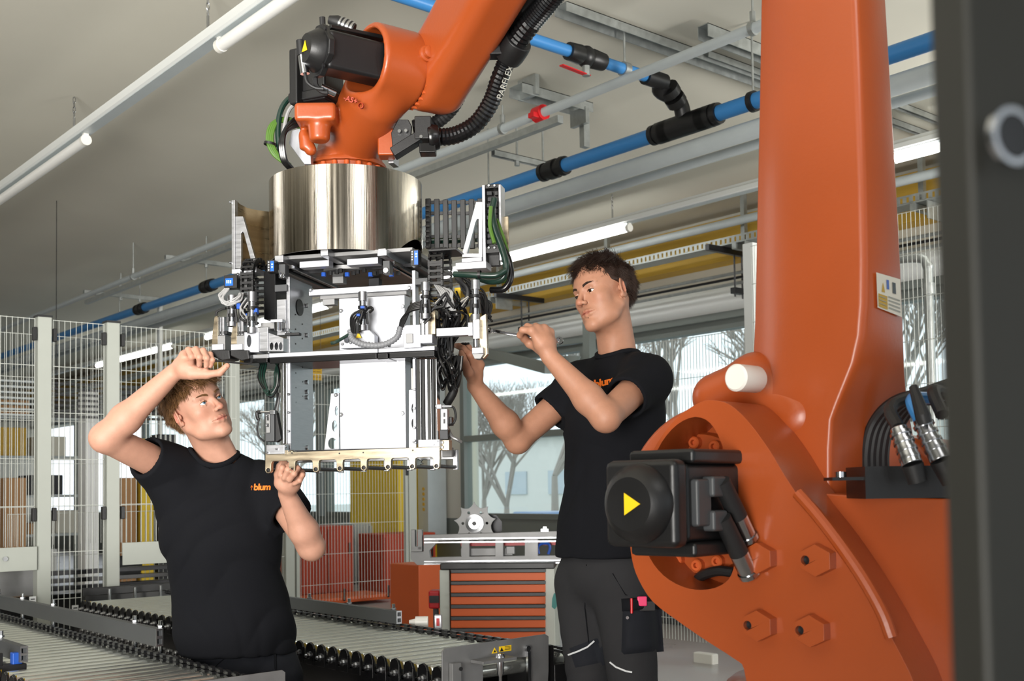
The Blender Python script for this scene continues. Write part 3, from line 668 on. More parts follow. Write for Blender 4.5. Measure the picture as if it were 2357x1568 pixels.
AX = (E2, E1, UP)
AXM = [list(E2), list(E1), list(UP)]
# ---- base casting: front face in the plane off = 0
def pxpoly(pts, off=0.0): return [rp(x, y, off) for x, y in pts]
OUT = [(1612, 926), (1560, 960), (1515, 1015), (1482, 1085), (1462, 1160), (1450, 1235), (1455, 1290), (1470, 1335), (1502, 1385), (1560, 1430), (1625, 1475), (1690, 1517), (1712, 1540), (1722, 1620), (1725, 1700), (2120, 1700), (2110, 1590), (2052, 1468), (1985, 1350), (1912, 1240), (1850, 1160), (1806, 1095), (1770, 1035), (1722, 970), (1680, 932), (1645, 922)]
HOLE = [(1600, 960), (1558, 978), (1522, 1020), (1498, 1075), (1482, 1140), (1476, 1200), (1484, 1255), (1505, 1300), (1540, 1335), (1585, 1355), (1630, 1357), (1668, 1342), (1688, 1310), (1692, 1250), (1690, 1180), (1680, 1090), (1660, 1020), (1635, 975)]
def smoothpoly(p, n=4):
    q = [V((x, y, 0)) for x, y in p]; out = []
    N = len(q)
    for i in range(N):
        a, b, c, d = q[i-1], q[i], q[(i+1) % N], q[(i+2) % N]
        for k in range(n):
            t = k/n; v = .5*((2*b)+(c-a)*t+(2*a-5*b+4*c-d)*t*t+(3*b-a-3*c+d)*t**3); out.append((v.x, v.y))
    return out
m = MB().plate(pxpoly(smoothpoly(OUT, 3)), [pxpoly(smoothpoly(HOLE, 3))], -E1*.16)
base = obj('base_casting', m, 'orange', robot, smooth=50, bevel=.012, seg=3, fix=True)
# drum behind, its top carries the labels
drc = V((0, 0, 0)); cpt = rp(1640, 1180, -.15); cx_, cz_ = rl(cpt)
top_, = [rl(rp(1660, 925, -.10))[1]]; RR = top_-cz_
def rpt(e2, e1, u): return RO+E2*e2+E1*e1+UP*u
m = MB().lathe(rpt(cx_, -.14, cz_), -E1, [(0, RR*.55), (0, RR-.012), (.006, RR-.004), (.014, RR), (.30, RR), (.312, RR-.004), (.32, RR-.014), (.32, .02)], n=72)
obj('shoulder_drum', m, 'orange', robot, smooth=40)
m = MB().lathe(rpt(cx_, -.40, cz_), -E1, [(-.05, .02), (-.05, RR*.93), (.05, RR*.93), (.05, .02)], n=64); 
obj('gear_ring', m, 'orange_dark', robot, smooth=40)
# inner wall and ring with bolts inside the opening
oc = rp(1600, 1160, -.1); ox, oz = rl(oc); 
m = MB().lathe(rpt(ox, -.15, oz), -E1, [(0, .0), (0, .19), (.02, .19), (.02, .0)], n=48); obj('bearing_plate', m, 'orange_dark', robot)
m = MB().lathe(rpt(ox, -.125, oz), -E1, [(0, .10), (-.012, .105), (-.012, .15), (0, .155), (.03, .155)], n=48); obj('bearing_ring', m, 'orange', robot)
for k in range(16):
    a = math.tau*k/16; c = rpt(ox+math.cos(a)*.132, -.115, oz+math.sin(a)*.132)
    obj('bolt', MB().lathe(c, E1, [(-.01, .0135), (.016, .0135), (.019, .011), (.019, .006), (.01, .006), (.01, 0)], n=14), 'orange_flat', robot)
# four bosses with holes on the face
for px, py, dx in ((1722, 1285, 1), (1855, 1290, 1), (1722, 1440, 1), (1842, 1452, 1)):
    c = rp(px, py, .026); ex, ez = rl(c); r = .030
    pts = [rpt(ex-.006+math.cos(a)*r*1.15-.012, .0, ez+math.sin(a)*r) for a in [math.tau*(k+.5)/6 for k in range(6)]]
    q = [rpt(ex-.002+math.cos(a)*.009+.004, .0, ez+math.sin(a)*.009) for a in [math.tau*k/14 for k in range(14)]]
    b = obj('bolt_boss', MB().plate(pts, [q], E1*.026), 'orange', robot, bevel=.003, fix=True)
    obj('threaded_hole', MB().cyl(rpt(ex+.002, .012, ez), rpt(ex+.002, .014, ez), .0095, n=14), 'steel_dark', b)
# diagonal rib
rib = [(1836, 1135), (1880, 1185), (1930, 1250), (1985, 1330), (2030, 1410), (2052, 1468)]
obj('rib', MB().tube(curve([rp(x, y, .0) for x, y in rib], 6), .012, n=10), 'orange', robot)
# rear body right of the rib
RB = [(1800, 1120), (1835, 1132), (2000, 1143), (2175, 1148), (2330, 1160), (2330, 1700), (1850, 1700)]
obj('rear_body', MB().plate(pxpoly(RB, -.12), [], -E1*.34), 'orange', robot, bevel=.02, seg=3, fix=True)
UB = [(1690, 1130), (1720, 1000), (1800, 960), (1935, 985), (2120, 1010), (2200, 1080), (2330, 1100), (2330, 1250), (1700, 1250)]
obj('upper_body', MB().plate(pxpoly(UB, -.34), [], -E1*.2), 'orange', robot, bevel=.02, seg=3, fix=True)
# base flange
fc = rp(1905, 1560, -.2); m = MB().lathe(V((fc.x, fc.y, fc.z)), (0, 0, -1), [(-.0, .02), (0, .19), (.012, .205), (.03, .205), (.03, .215), (.09, .225), (fc.z-.0, .26), (fc.z, .02)], n=64)
obj('turntable', m, 'orange', robot, smooth=40)
# ---- link arm : cross sections stacked upwards
def armsec(y, xs, offs):
    """points at pixel height y: front-left, crease, front-right, side-right ; offs are depths towards the motor"""
    pts = [rp(x, y, o) for x, o in zip(xs, offs)]
    return pts
AO = -.16
def sec(y, xl, xc, xr, xs):
    a = rp(xl, y, AO-.065); b = rp(xc, y, AO); c = rp(xr, y, AO)
    # side face goes back along -E1 from c until pixel xs
    r = ray(xs, y); n_ = E2; t = (c-EYE).dot(n_)/r.dot(n_); d = EYE+r*t
    z = b.z
    for p in (a, b, c, d): p.z = z
    e = a+(d-c)
    a2 = a.lerp(b, .15); c1 = c.lerp(b, .06); c2 = c.lerp(d, .08)
    return [a, a2, b, c1, c2, d, e]
secs = [sec(-700, 1760, 1826, 1925, 2005), sec(-250, 1752, 1824, 1960, 2027), sec(0, 1748, 1824, 1974, 2040), sec(200, 1745, 1824, 1983, 2052), sec(450, 1740, 1823, 1992, 2066), sec(620, 1737, 1821, 1996, 2075), sec(720, 1735, 1817, 1995, 2079), sec(790, 1732, 1810, 1990, 2082), sec(850, 1728, 1800, 1976, 2084), sec(900, 1715, 1780, 1955, 2088), sec(940, 1700, 1765, 1938, 2092), sec(975, 1690, 1755, 1925, 2100), sec(1040, 1690, 1755, 1920, 2110), sec(1150, 1690, 1755, 1920, 2110)]
obj('link_arm', MB().loft(secs[::-1]), 'orange', robot, smooth=60, bevel=.008, seg=3, fix=True)
# arm root bulge left and white cap
c = rp(1690, 905, -.2); m = SDF()
m.cone(rp(1650, 915, -.22), rp(1740, 870, -.22), .055, .05, 0).cone(rp(1740, 870, -.22), rp(1850, 960, -.22), .05, .07, .03)
lo = V([min(p[i] for p in (rp(1640, 950, -.22), rp(1860, 800, -.22)))-.15 for i in range(3)]); hi = V([max(p[i] for p in (rp(1640, 950, -.22), rp(1860, 800, -.22)))+.15 for i in range(3)])
obj('arm_root', sdf_mesh(m, lo, hi, .008), 'orange', robot, smooth=180)
a = rp(1706, 876, -.135); d = (E1*.7-E2*-.0+(-_rt)*.35).normalized(); 
a = P(1742, 874, RD+.02); b = a-_rt*.055-_fw*.05
m = MB(); m.lathe(b, a-b, [(0, 0), (0, .024), (.004, .028), (.07, .028), (.074, .026)], n=28); obj('white_buffer', m, 'plastic_white', robot, label='white plastic buffer')
a = P(1735, 874, RD+.03)
# ---- motor of axis 2
MO = P(1462, 1160, RD-.20); mx, mz = rl(MO)
me1 = (MO-RO).dot(E1)
def mp(a, e, b): return rpt(mx+a, me1+e, mz+b)
mot = obj('motor', MB().box(mp(0, -.19, 0), (.15, .26, .15), AX), 'black', robot, bevel=.012, seg=3)
m = MB(); m.box(mp(0, -.035, 0), (.165, .045, .165), AX); obj('motor_flange', m, 'black', mot, bevel=.014)
m = MB().lathe(mp(0, -.015, 0), E1, [(0, .076), (.012, .074), (.03, .058), (.036, .05), (.036, 0)], n=40); cap = obj('motor_cap', m, 'black', mot)
t0 = [mp(math.cos(a)*.024-.004, .0225, math.sin(a)*.024) for a in (math.pi, math.pi/3, -math.pi/3)]
obj('warning_triangle', MB().plate(t0, [], E1*.0015), 'warn_yellow', cap, smooth=0, label='yellow warning triangle', fix=True)
for b_ in (-.088, .088): obj('mounting_plate', MB().box(mp(-.01, -.17, b_), (.15, .2, .028), AX), 'black', mot, bevel=.008)
m = MB(); m.box(mp(-.08, -.10, .0), (.02, .05, .09), AX); m.box(mp(-.085, -.14, .03), (.03, .05, .04), AX); m.box(mp(-.085, -.14, -.035), (.03, .05, .04), AX); obj('socket_block', m, 'dark_grey', mot, bevel=.006)
for k, (b0, b1) in enumerate(((.04, -.03), (-.03, -.1))):
    a = mp(-.095, -.15, b0); b = mp(-.1, -.2, b1); m = MB(); m.cyl(a, b, .017, .019, n=16); o = obj('connector', m, 'rubber', mot); m = MB(); d = (b-a).normalized(); m.cyl(b, b+d*.045, .0185, n=16); m.cyl(b+d*.045, b+d*.055, .021, n=16); obj('coupling_nut', m, 'steel', o)
obj('cable', MB().tube(curve([rp(1690, 1318, -.09), rp(1650, 1315, -.09), rp(1610, 1330, -.1), rp(1590, 1365, -.12)]), .011, n=10), 'rubber', robot)
# ---- labels on the drum
def drum_pt(px, py, lift=.0015):
    o = EYE; r = ray(px, py); c0 = rpt(cx_, 0, cz_); R2 = RR+lift
    # intersect with cylinder axis E1
    oc_ = o-c0; a_ = oc_-E1*oc_.dot(E1); b_ = r-E1*r.dot(E1); A = b_.dot(b_); B = 2*a_.dot(b_); Cc = a_.dot(a_)-R2*R2
    D = B*B-4*A*Cc
    if D < 0: D = 0
    t = (-B-math.sqrt(D))/(2*A); return o+r*t
def quadpatch(name, q, m_, par, ptf, u0=0, u1=1, v0=0, v1=1, N=10, lift=.0015, **kw):
    """patch over the pixel quad q (tl,tr,br,bl)"""
    vs = []
    for j in range(N+1):
        for i in range(N+1):
            u = u0+(u1-u0)*i/N; v = v0+(v1-v0)*j/N
            x = (q[0][0]*(1-u)+q[1][0]*u)*(1-v)+(q[3][0]*(1-u)+q[2][0]*u)*v; y = (q[0][1]*(1-u)+q[1][1]*u)*(1-v)+(q[3][1]*(1-u)+q[2][1]*u)*v
            vs.append(ptf(x, y, lift))
    M_ = MB(); M_.add(vs, [(j*(N+1)+i, j*(N+1)+i+1, (j+1)*(N+1)+i+1, (j+1)*(N+1)+i) for j in range(N) for i in range(N)]); return obj(name, M_, m_, par, smooth=180, **kw)
def wlabel(q, ptf):
    lb = quadpatch('warning_label', q, 'label_white', robot, ptf, label='white and yellow warning label')
    quadpatch('yellow_field', q, 'label_gold', lb, ptf, .06, .42, .58, .95, 4, .0025)
    for k in range(4): quadpatch('text_line', q, 'label_grey', lb, ptf, .47, .95, .56+k*.1, .6+k*.1, 4, .0025)
    for k in range(3): quadpatch('text_line', q, 'label_grey', lb, ptf, .09, .38, .64+k*.1, .66+k*.1, 2, .0035)
    quadpatch('blue_sign', q, 'blue', lb, ptf, .42, .52, .12, .38, 4, .0025); quadpatch('pictogram', q, 'steel_dark', lb, ptf, .66, .8, .14, .44, 3, .0025)
    M_ = MB(); c = [(.2, .5), (.34, .5), (.27, .22)]; pts = [ptf(*[((q[0][i]*(1-u)+q[1][i]*u)*(1-v)+(q[3][i]*(1-u)+q[2][i]*u)*v) for i in (0, 1)], .0025) for u, v in c]; M_.add(pts, [(0, 1, 2)]); obj('triangle_sign', M_, 'label_gold', lb, smooth=0)
wlabel([(1702, 955), (1828, 948), (1864, 993), (1742, 1004)], drum_pt); wlabel([(1760, 1010), (1874, 995), (1927, 1057), (1812, 1068)], drum_pt)
def side_pt(px, py, lift):
    # right side face of the link arm at that height
    s1, s2 = sec(620, 1737, 1821, 1996, 2075), sec(720, 1735, 1817, 1995, 2079); c, d, c_2 = s1[4], s1[5], s2[4]
    nrm = (d-c).cross(c_2-c).normalized()
    if nrm.dot(EYE-c) < 0: nrm = -nrm
    r = ray(px, py); o = c+nrm*(.004+lift); return EYE+r*((o-EYE).dot(nrm)/r.dot(nrm))
wlabel([(2017, 627), (2072, 643), (2076, 730), (2020, 708)], side_pt)
# ---- cables and connectors right
for k in range(6):
    o = -.30-.012*k; x = 1995+k*13
    obj('cable', MB().tube(curve([rp(x, 1120, o), rp(x-2, 1040, o), rp(x+14, 975, o), rp(x+60, 925, o), rp(x+140, 900+k*5, o-.05), rp(x+300, 860+k*8, o-.1), rp(x+400, 930+k*6, o-.1), rp(x+430, 1060, o-.06), rp(x+420, 1200, o-.02)]), .0105, n=10), 'rubber', robot)
for k, (x0, y0, x1, y1, x2, y2) in enumerate(((2068, 985, 2100, 1070, 2112, 1110), (2120, 965, 2165, 1060, 2190, 1110), (2102, 890, 2125, 960, 2130, 975))):
    a, b, c = P(x0, y0, 2.05), P(x1, y1, 2.02), P(x2, y2, 2.02)
    if k < 2:
        o = obj('connector', MB().cyl(a, b, .0155, .019, n=18), 'steel', robot, bevel=.002); d = (b-a).normalized(); m = MB()
        for j in range(4): m.cyl(a+d*(.01+.016*j), a+d*(.016+.016*j), .0195, n=18)
        obj('knurled_ring', m, 'steel', o); obj('boot', MB().cyl(b, c, .02, .017, n=14), 'rubber', o)
    else: obj('cable_end', MB().tube([a, b, c], [.008, .014, .012], n=10), 'rubber', robot)
for k in range(3): obj('cable', MB().tube(curve([P(2068+50*k, 985-15*k, 2.05), P(2050+50*k, 940-20*k, 2.1), P(2100+50*k, 915, 2.15), P(2260, 870+k*20, 2.3), P(2370, 930+k*10, 2.4), P(2390, 1180, 2.45)]), .012, n=10), 'rubber' if k != 1 else 'blue_pipe', robot)
m = MB(); m.box(P(1985, 1102, 2.12), (.13, .06, .006), (_rt, _fw, UP)); m.box(P(2090, 1110, 2.14), (.2, .12, .06), (_rt, _fw, UP)); o = obj('cable_bracket', m, 'black', robot)
c = P(1935, 1096, 2.12); obj('bolt', MB().cyl(c-UP*.004, c+UP*.008, .011, n=12), 'chrome', o); obj('bracket_foot', MB().box(P(2180, 1350, 2.3), (.12, .15, .1), (_rt, _fw, UP)), 'orange_dark', robot, bevel=.01)
# ---- foreground dark steel post
pc = P(2560, 900, .46); m = MB(); dd = W(2215, 800, 'z', 1) ; e = P(2258, 1000, .46); far = P(2800, 1000, .52)
dv = (far-e); dv.z = 0; dv.normalize(); nv = V((-dv.y, dv.x, 0)); 
if nv.dot(_fw) < 0: nv = -nv
fp = thing('steel_post', V((e.x, e.y, 0))+dv*.1, 'very close blurred dark steel post at the right edge', 'post')
m = MB(); c0 = V((e.x, e.y, 0)); m.hexa([c0, c0+dv*.16, c0+dv*.16+nv*.022, c0+nv*.022, c0+UP*3, c0+dv*.16+UP*3, c0+dv*.16+nv*.022+UP*3, c0+nv*.022+UP*3]); obj('column', m, 'post_grey', fp, bevel=.004)
h = P(2308, 322, .46); h = h+nv*-.004; obj('hole_plug', MB().cyl(h-nv*.002, h+nv*.004, .009, n=24), 'black_gloss', fp); m = MB().lathe(h-nv*-.001, -nv, [(0, .009), (.003, .0095), (.003, .012), (0, .012)], n=24); obj('washer', m, 'steel', fp)
# ================================================================== roller conveyors
ZT = .56
def conveyor(name_lb, xa, xb, ya, yb, pitch, rr=.0245, side='near', bolts=True):
    """rollers along X between xa and xb, running along Y from ya (near) to yb"""
    t = thing('roller_conveyor', ((xa+xb)/2, (ya+yb)/2, 0), name_lb, 'conveyor')
    n = int((yb-ya)/pitch); zc = ZT-rr
    proto = None
    for i in range(n):
        y = ya+.02+pitch*i
        if proto is None:
            proto = obj('roller', MB().lathe((xa+.02, y, zc), (1, 0, 0), [(0, 0), (0, rr-.003), (.003, rr), (xb-xa-.043, rr), (xb-xa-.04, rr-.003), (xb-xa-.04, 0)], n=14), 'roller_steel', t, smooth=40)
        else:
            o = proto.copy(); COL.objects.link(o); o.parent = t; o.location = (0, pitch*i, 0)
    # side frames, rising as a tongue beside every roller
    for s_, x in ((-1, xa), (1, xb)):
        m = MB(); m.bb((x-.004, ya-.03, ZT-.26), (x+.004, yb, ZT-.055)); 
        obj('side_frame', m, 'black_gloss', t, bevel=.001)
        pr = None
        for i in range(min(n, 60)):
            y = ya+.02+pitch*i
            if pr is None:
                poly = [V((x-.006, y+a, ZT+b)) for a, b in ((-.026, -.07), (-.026, -.012), (-.018, .003), (0, .009), (.018, .003), (.026, -.012), (.026, -.07))]
                pr = [obj('roller_holder', MB().plate(poly, [], V((.010, 0, 0))), 'black_gloss', t, smooth=0, bevel=.002, fix=True)]
                if s_ < 0 and bolts:
                    m = MB(); m.cyl((x-.006, y, zc-.012), (x-.010, y, zc-.012), .0135, n=14); m.cyl((x-.010, y, zc-.012), (x-.020, y, zc-.012), .0095, n=6); m.cyl((x-.02, y, zc-.012), (x-.026, y, zc-.012), .005, n=8); pr.append(obj('hex_bolt', m, 'steel', t))
                    m = MB(); m.cyl((x-.004, y, ZT-.145), (x-.008, y, ZT-.145), .013, n=12); m.cyl((x-.008, y, ZT-.145), (x-.018, y, ZT-.145), .009, n=6); pr.append(obj('hex_bolt', m, 'steel', t))
                    q = [V((x+.0065, y+a, ZT+b)) for a, b in ((.004, -.03), (.022, -.012), (.014, .001), (.002, .006), (.006, -.01))]; pr.append(obj('yellow_strip', MB().plate(q, [], V((.004, 0, 0))), 'warn_yellow', t, smooth=0, fix=True))
            else:
                for p in pr: o = p.copy(); COL.objects.link(o); o.parent = t; o.location = (0, pitch*i, 0)
    # drive chain along the far side
    m = MB(); y = ya; k = 0
    while y < yb:
        for dz in (0, .012): m.box((xb-.03+(.004 if k % 2 else -.004), y, ZT+.004+dz), (.014, .022, .008))
        y += .026; k += 1
    obj('drive_chain', m, 'steel_dark', t, smooth=0, kind='stuff')
    for y in (ya+.3, yb-.4):
        for x in (xa+.06, xb-.06): obj('leg', MB().bb((x-.03, y-.03, 0), (x+.03, y+.03, ZT-.25)), 'dark_grey', t, smooth=0)
    obj('under_tray', MB().bb((xa+.02, ya+.05, ZT-.22), (xb-.02, yb, ZT-.2)), 'steel_dark', t, smooth=0)
    return t
def guide(lb, x, ya, yb, z, pins, h=.05):
    t = thing('guide_rail', (x, (ya+yb)/2, ZT-.03), lb, 'guide rail'); 
    poly = [(-.012, 0), (.012, 0), (.012, h), (-.012, h)]; sl = [(.004, h*.2), (.009, h*.2), (.009, h*.8), (.004, h*.8)]
    f = lambda p: [V((x+a, ya, z+b)) for a, b in p]
    obj('rail', MB().plate(f(poly), [f([(-.008, h*.15), (-.002, h*.15), (-.002, h*.85), (-.008, h*.85)])], V((0, yb-ya, 0))), 'dark_grey', t, smooth=0, fix=True)
    obj('rail_end', MB().plate([p-V((0, .003, 0)) for p in f(poly)], [[p-V((0, .003, 0)) for p in f([(-.008, h*.1), (.008, h*.1), (.008, h*.42), (-.008, h*.42)])], [p-V((0, .003, 0)) for p in f([(-.008, h*.58), (.008, h*.58), (.008, h*.9), (-.008, h*.9)])]], V((0, .003, 0))), 'alu', t, smooth=0, fix=True)
    for y in pins:
        m = MB(); m.cyl((x+.016, y, z-.03), (x+.016, y, z+h+.022), .007, n=10); m.cyl((x+.016, y, z+h), (x+.016, y, z+h+.006), .011, n=6); obj('pin', m, 'steel', t)
        m = MB(); m.tube(curve([(x+.016, y, z-.02), (x+.012, y+.03, z-.035), (x+.012, y+.09, z-.035), (x+.02, y+.11, z-.06)]), .005, n=8); obj('wire_bracket', m, 'steel', t)
    return t
pr_ = W(860, 1519, 'z', ZT-.01); pf_ = W(1020, 1458, 'z', ZT)
XA, XB = pr_.x, pf_.x; 
yn = W(1000, 1545, 'x', XA).y-.04; pitch = (W(692, 1490, 'x', XA).y-W(977, 1538, 'x', XA).y)/10
print('conv right', XA, XB, yn, pitch)
cr = conveyor('roller conveyor right of the curly-haired man, with black bolted side frame', XA, XB, yn, yn+3.2, pitch)
pl1 = W(0, 1418, 'z', ZT); pl2 = W(529, 1551, 'z', ZT); XL = (pl1.x+pl2.x)/2
pn = W(60, 1560, 'z', ZT); XL0 = pn.x-.03; yl0 = W(640, 1585, 'z', ZT).y-.05
print('conv left', XL0, XL, yl0, pl1.x, pl2.x)
clf = conveyor('wide roller conveyor bottom left, in front of the curly-haired man', XL0, XL, yl0, W(-80, 1400, 'z', ZT).y+.2, pitch)
# guide rails
a = W(918, 1425, 'x', XB-.04); guide('dark guide rail with pins along the right conveyor', XB-.04, a.y, a.y+1.9, W(918, 1436, 'x', XB-.04).z, [a.y+.06+.33*k for k in range(5)])
xg = XL-.03; a = W(367, 1475, 'x', xg); guide('long dark guide rail with pins along the left conveyor', xg, a.y, a.y+2.2, W(367, 1488, 'x', xg).z, [a.y+.03, a.y+.25, a.y+1.1, a.y+1.5, a.y+1.85], h=.058)
xg2 = W(55, 1510, 'z', ZT+.04).x; a = W(55, 1500, 'x', xg2); guide('short slotted aluminium guide rail at the bottom left corner', xg2, a.y, a.y+.8, ZT+.02, [a.y+.3], h=.05)
sx = xg2-.02; m = MB(); c = W(22, 1540, 'z', ZT); sb = thing('sensor_bracket', c, 'clamp with small blue sensor at the bottom left corner', 'sensor')
obj('clamp', MB().box(c+V((0, 0, .0)), (.09, .05, .03)).box(c+V((-.04, 0, .03)), (.03, .04, .05)), 'steel_dark', sb, bevel=.003); obj('sensor', MB().box(c+V((.02, 0, .03)), (.03, .03, .04)), 'blue', sb, bevel=.003)
for k in range(3): c2 = W(70+25*k, 1535+12*k, 'z', ZT); 
# end plate at right conveyor front
def plate_px(name, pts, holes, Y, th, m_, par, **kw):
    f = lambda l: [W(x, y, 'y', Y) for x, y in l]
    return obj(name, MB().plate(f(pts), [f(h) for h in holes], V((0, th, 0))), m_, par, fix=True, smooth=30, **kw)
YP = W(1022, 1500, 'x', XA+.02).y
YP = yn-.05
ep = thing('conveyor_end_stop', (W(1140, 1500, 'y', YP).x, YP, 0), 'bare metal end plate with two yellow warning stickers in front of right conveyor', 'end plate')
plate_px('plate', [(1018, 1500), (1024, 1493), (1255, 1460), (1263, 1465), (1263, 1545), (1258, 1640), (1018, 1640)], [[(1112, 1528), (1112, 1620), (1220, 1620), (1220, 1512), (1190, 1514)]], YP, .005, 'alu_dull', ep, bevel=.001)
t_ = plate_px('warning_sticker', [(1132, 1505), (1145, 1503), (1138.5, 1491)], [], YP-.001, .0008, 'warn_yellow', ep, label='triangular yellow warning sticker')
plate_px('sign_mark', [(1136, 1502.5), (1142, 1501.8), (1139, 1496)], [], YP-.0018, .0006, 'black', t_)
t_ = plate_px('warning_sticker', [(1149, 1489), (1177, 1485), (1177, 1498), (1149, 1501.5)], [], YP-.001, .0008, 'warn_yellow', ep, label='rectangular yellow warning sticker with text')
plate_px('sign_mark', [(1151, 1500), (1159, 1499), (1155, 1490.5)], [], YP-.0018, .0006, 'black', t_)
for k in range(3): plate_px('text_line', [(1162, 1489+k*3), (1175, 1487.3+k*3), (1175, 1488.5+k*3), (1162, 1490.2+k*3)], [], YP-.0018, .0006, 'steel_dark', t_)
plate_px('lift_frame', [(1042, 1528), (1062, 1526), (1062, 1600), (1042, 1600)], [], YP-.02, .018, 'alu_dull', ep, bevel=.002)
c = W(1060, 1540, 'y', YP-.02); obj('screw', MB().cyl(c, c-V((0, .004, 0)), .006, n=10), 'black', ep)
plate_px('cross_plate', [(1112, 1524), (1190, 1512), (1190, 1519), (1112, 1531)], [], YP-.06, .06, 'alu_dull', ep, bevel=.001)
c = W(1151, 1520, 'y', YP-.03); obj('spring_plunger', MB().lathe(c, (0, 0, -1), [(-.02, 0), (-.02, .012), (-.01, .016), (0, .016), (0, .012), (.04, .011), (.05, .006), (.3, .006)], n=16), 'steel', ep)
eb = thing('conveyor_end_block', (W(1262, 1500, 'y', YP+.1).x, YP+.1, 0), 'black conveyor end block right of the bare metal plate', 'block')
def b_px(name, x0, y0, x1, y1, Y, th, m_, par, **kw):
    a = W(x0, (y0+y1)/2, 'y', Y); b = W(x1, (y0+y1)/2, 'y', Y); z0 = W((x0+x1)/2, y1, 'y', Y).z; z1 = W((x0+x1)/2, y0, 'y', Y).z
    return obj(name, MB().bb((a.x, Y, z0), (b.x, Y+th, z1)), m_, par, **kw)
b_px('block', 1222, 1488, 1278, 1700, YP+.02, .12, 'black', eb, bevel=.006); b_px('lower_block', 1278, 1528, 1310, 1700, YP+.02, .1, 'black', eb, bevel=.004); c = W(1217, 1493, 'y', YP-.01); obj('bolt', MB().cyl(c, c+V((0, .02, 0)), .009, n=8), 'steel', eb)
b_px('support', 1216, 1500, 1222, 1600, YP-.01, .01, 'steel', eb); 
ls = thing('conveyor_end_stop', W(600, 1560, 'y', YP-.02), 'plain metal end plate at the bottom below the curly-haired man', 'end plate')
yq = yl0-.05; plate_px('plate', [(380, 1580), (650, 1543), (657, 1548), (657, 1660), (380, 1660)], [], yq, .005, 'alu_dull', ls, bevel=.001)
# little light barrier beside the right conveyor
lb_ = W(968, 1432, 'x', XB+.05); sn = thing('light_barrier', (lb_.x, lb_.y, ZT-.1), 'small white light barrier on a post beside the right conveyor', 'sensor')
sr = _rt; m = MB(); m.cyl(lb_-sr*.02, lb_+sr*.03, .022, n=18); m.cyl(lb_-sr*.045, lb_-sr*.02, .008, .014, n=12); obj('housing', m, 'plastic_white', sn); c = lb_+sr*.07; obj('sensor_head', MB().box(c, (.03, .03, .055), (_rt, _fw, UP)), 'alu', sn, bevel=.003); obj('sensor_lens', MB().box(c-_fw*.016, (.012, .004, .03), (_rt, _fw, UP)), 'red', sn)
m = MB(); m.cyl(lb_-UP*.12, lb_-UP*.02, .006, n=8); m.cyl(c-UP*.12, c-UP*.02, .005, n=8); obj('post', m, 'steel', sn)
# rear conveyors beyond the fence
ZT = .60
for (pxa, pya, pxb, pyb, lb, near) in (((275, 1415, 402, 1440, 'black roller conveyor behind the second fence post', 6.0), (275, 1352, 400, 1378, 'further roller conveyor beyond the fence, left of the curly-haired man', 7.6))):
    ya_ = near; p = W(330, (pya+pyb)/2, 'y', ya_+.6)
t = thing('roller_conveyor', (posts[1]+.5, FY-.4, 0), 'black roller conveyor between second fence post and curly-haired man', 'conveyor')
yc = FY-.64
zc = W(330, 1405, 'y', yc).z; xa_, xb_ = X_at(262, yc), X_at(560, yc)
obj('side_frame', MB().bb((xa_, yc, zc-.3), (xb_, yc+.02, zc)), 'black_gloss', t, bevel=.01); obj('yellow_edge', MB().bb((X_at(365, yc), yc-.01, W(385, 1478, 'y', yc).z), (xb_, yc, W(385, 1471, 'y', yc).z)), 'warn_yellow', t)
for k in range(int((xb_-xa_)/.075)): x = xa_+.03+k*.075; obj('roller', MB().cyl((x, yc+.03, zc-.01), (x, yc+.4, zc-.01), .028, n=10), 'roller_steel', t); 
for k in range(int((xb_-xa_)/.075)): x = xa_+.03+k*.075; obj('roller_cap', MB().cyl((x, yc+.01, zc), (x, yc+.03, zc), .03, n=12), 'black', t) ; obj('yellow_ring', MB().cyl((x, yc+.004, zc), (x, yc+.01, zc), .018, n=10), 'warn_yellow', t)
m = MB(); m.bb((xa_, yc+.42, zc), (xb_, yc+.46, zc+.06)); m.bb((xa_, yc+.455, zc+.02), (xb_, yc+.48, zc+.1)); obj('guide_profile', m, 'black', t, bevel=.004)
for x in (xa_+.2, xb_-.2): obj('leg', MB().bb((x, yc+.1, 0), (x+.06, yc+.16, zc-.1)), 'black', t)
for k in range(3): c = V((X_at(300+60*k, yc), yc+.3, zc)); m = MB(); m.cyl(c, c+UP*.1, .009, n=8); m.cyl(c, c+UP*.02, .02, n=8); obj('pin', m, 'steel', t)
t = thing('machine_bed', (X_at(330, FY+.3), FY+.3, 0), 'black machine bed with profiles behind the fence posts, left of the curly-haired man', 'machine')
Yb = FY+.25; z1 = W(330, 1330, 'y', Yb).z; xa_, xb_ = X_at(-60, Yb), X_at(420, Yb)
m = MB(); m.bb((xa_, Yb, z1-.35), (xb_, Yb+.22, z1-.08)); obj('bed', m, 'black', t, bevel=.01)
for k in range(4): obj('profile', MB().bb((xa_, Yb-.02-.0*k, z1-.09+k*.045), (xb_, Yb+.05, z1-.065+k*.045)), 'steel_dark' if k % 2 else 'black_gloss', t, bevel=.002)
obj('sheet_cover', MB().bb((X_at(-60, Yb), Yb-.03, W(40, 1372, 'y', Yb).z), (X_at(80, Yb), Yb-.02, W(40, 1286, 'y', Yb).z)), 'alu_dull', t); 
obj('sheet_cover', MB().plate([W(x, y, 'y', Yb+.3) for x, y in ((275, 1280), (332, 1278), (322, 1330), (275, 1322))], [], V((0, .01, 0))), 'steel_dark', t, fix=True)
for x in (xa_+.1, xb_-.1): obj('leg', MB().bb((x, Yb+.1, 0), (x+.06, Yb+.16, z1-.3)), 'black', t)
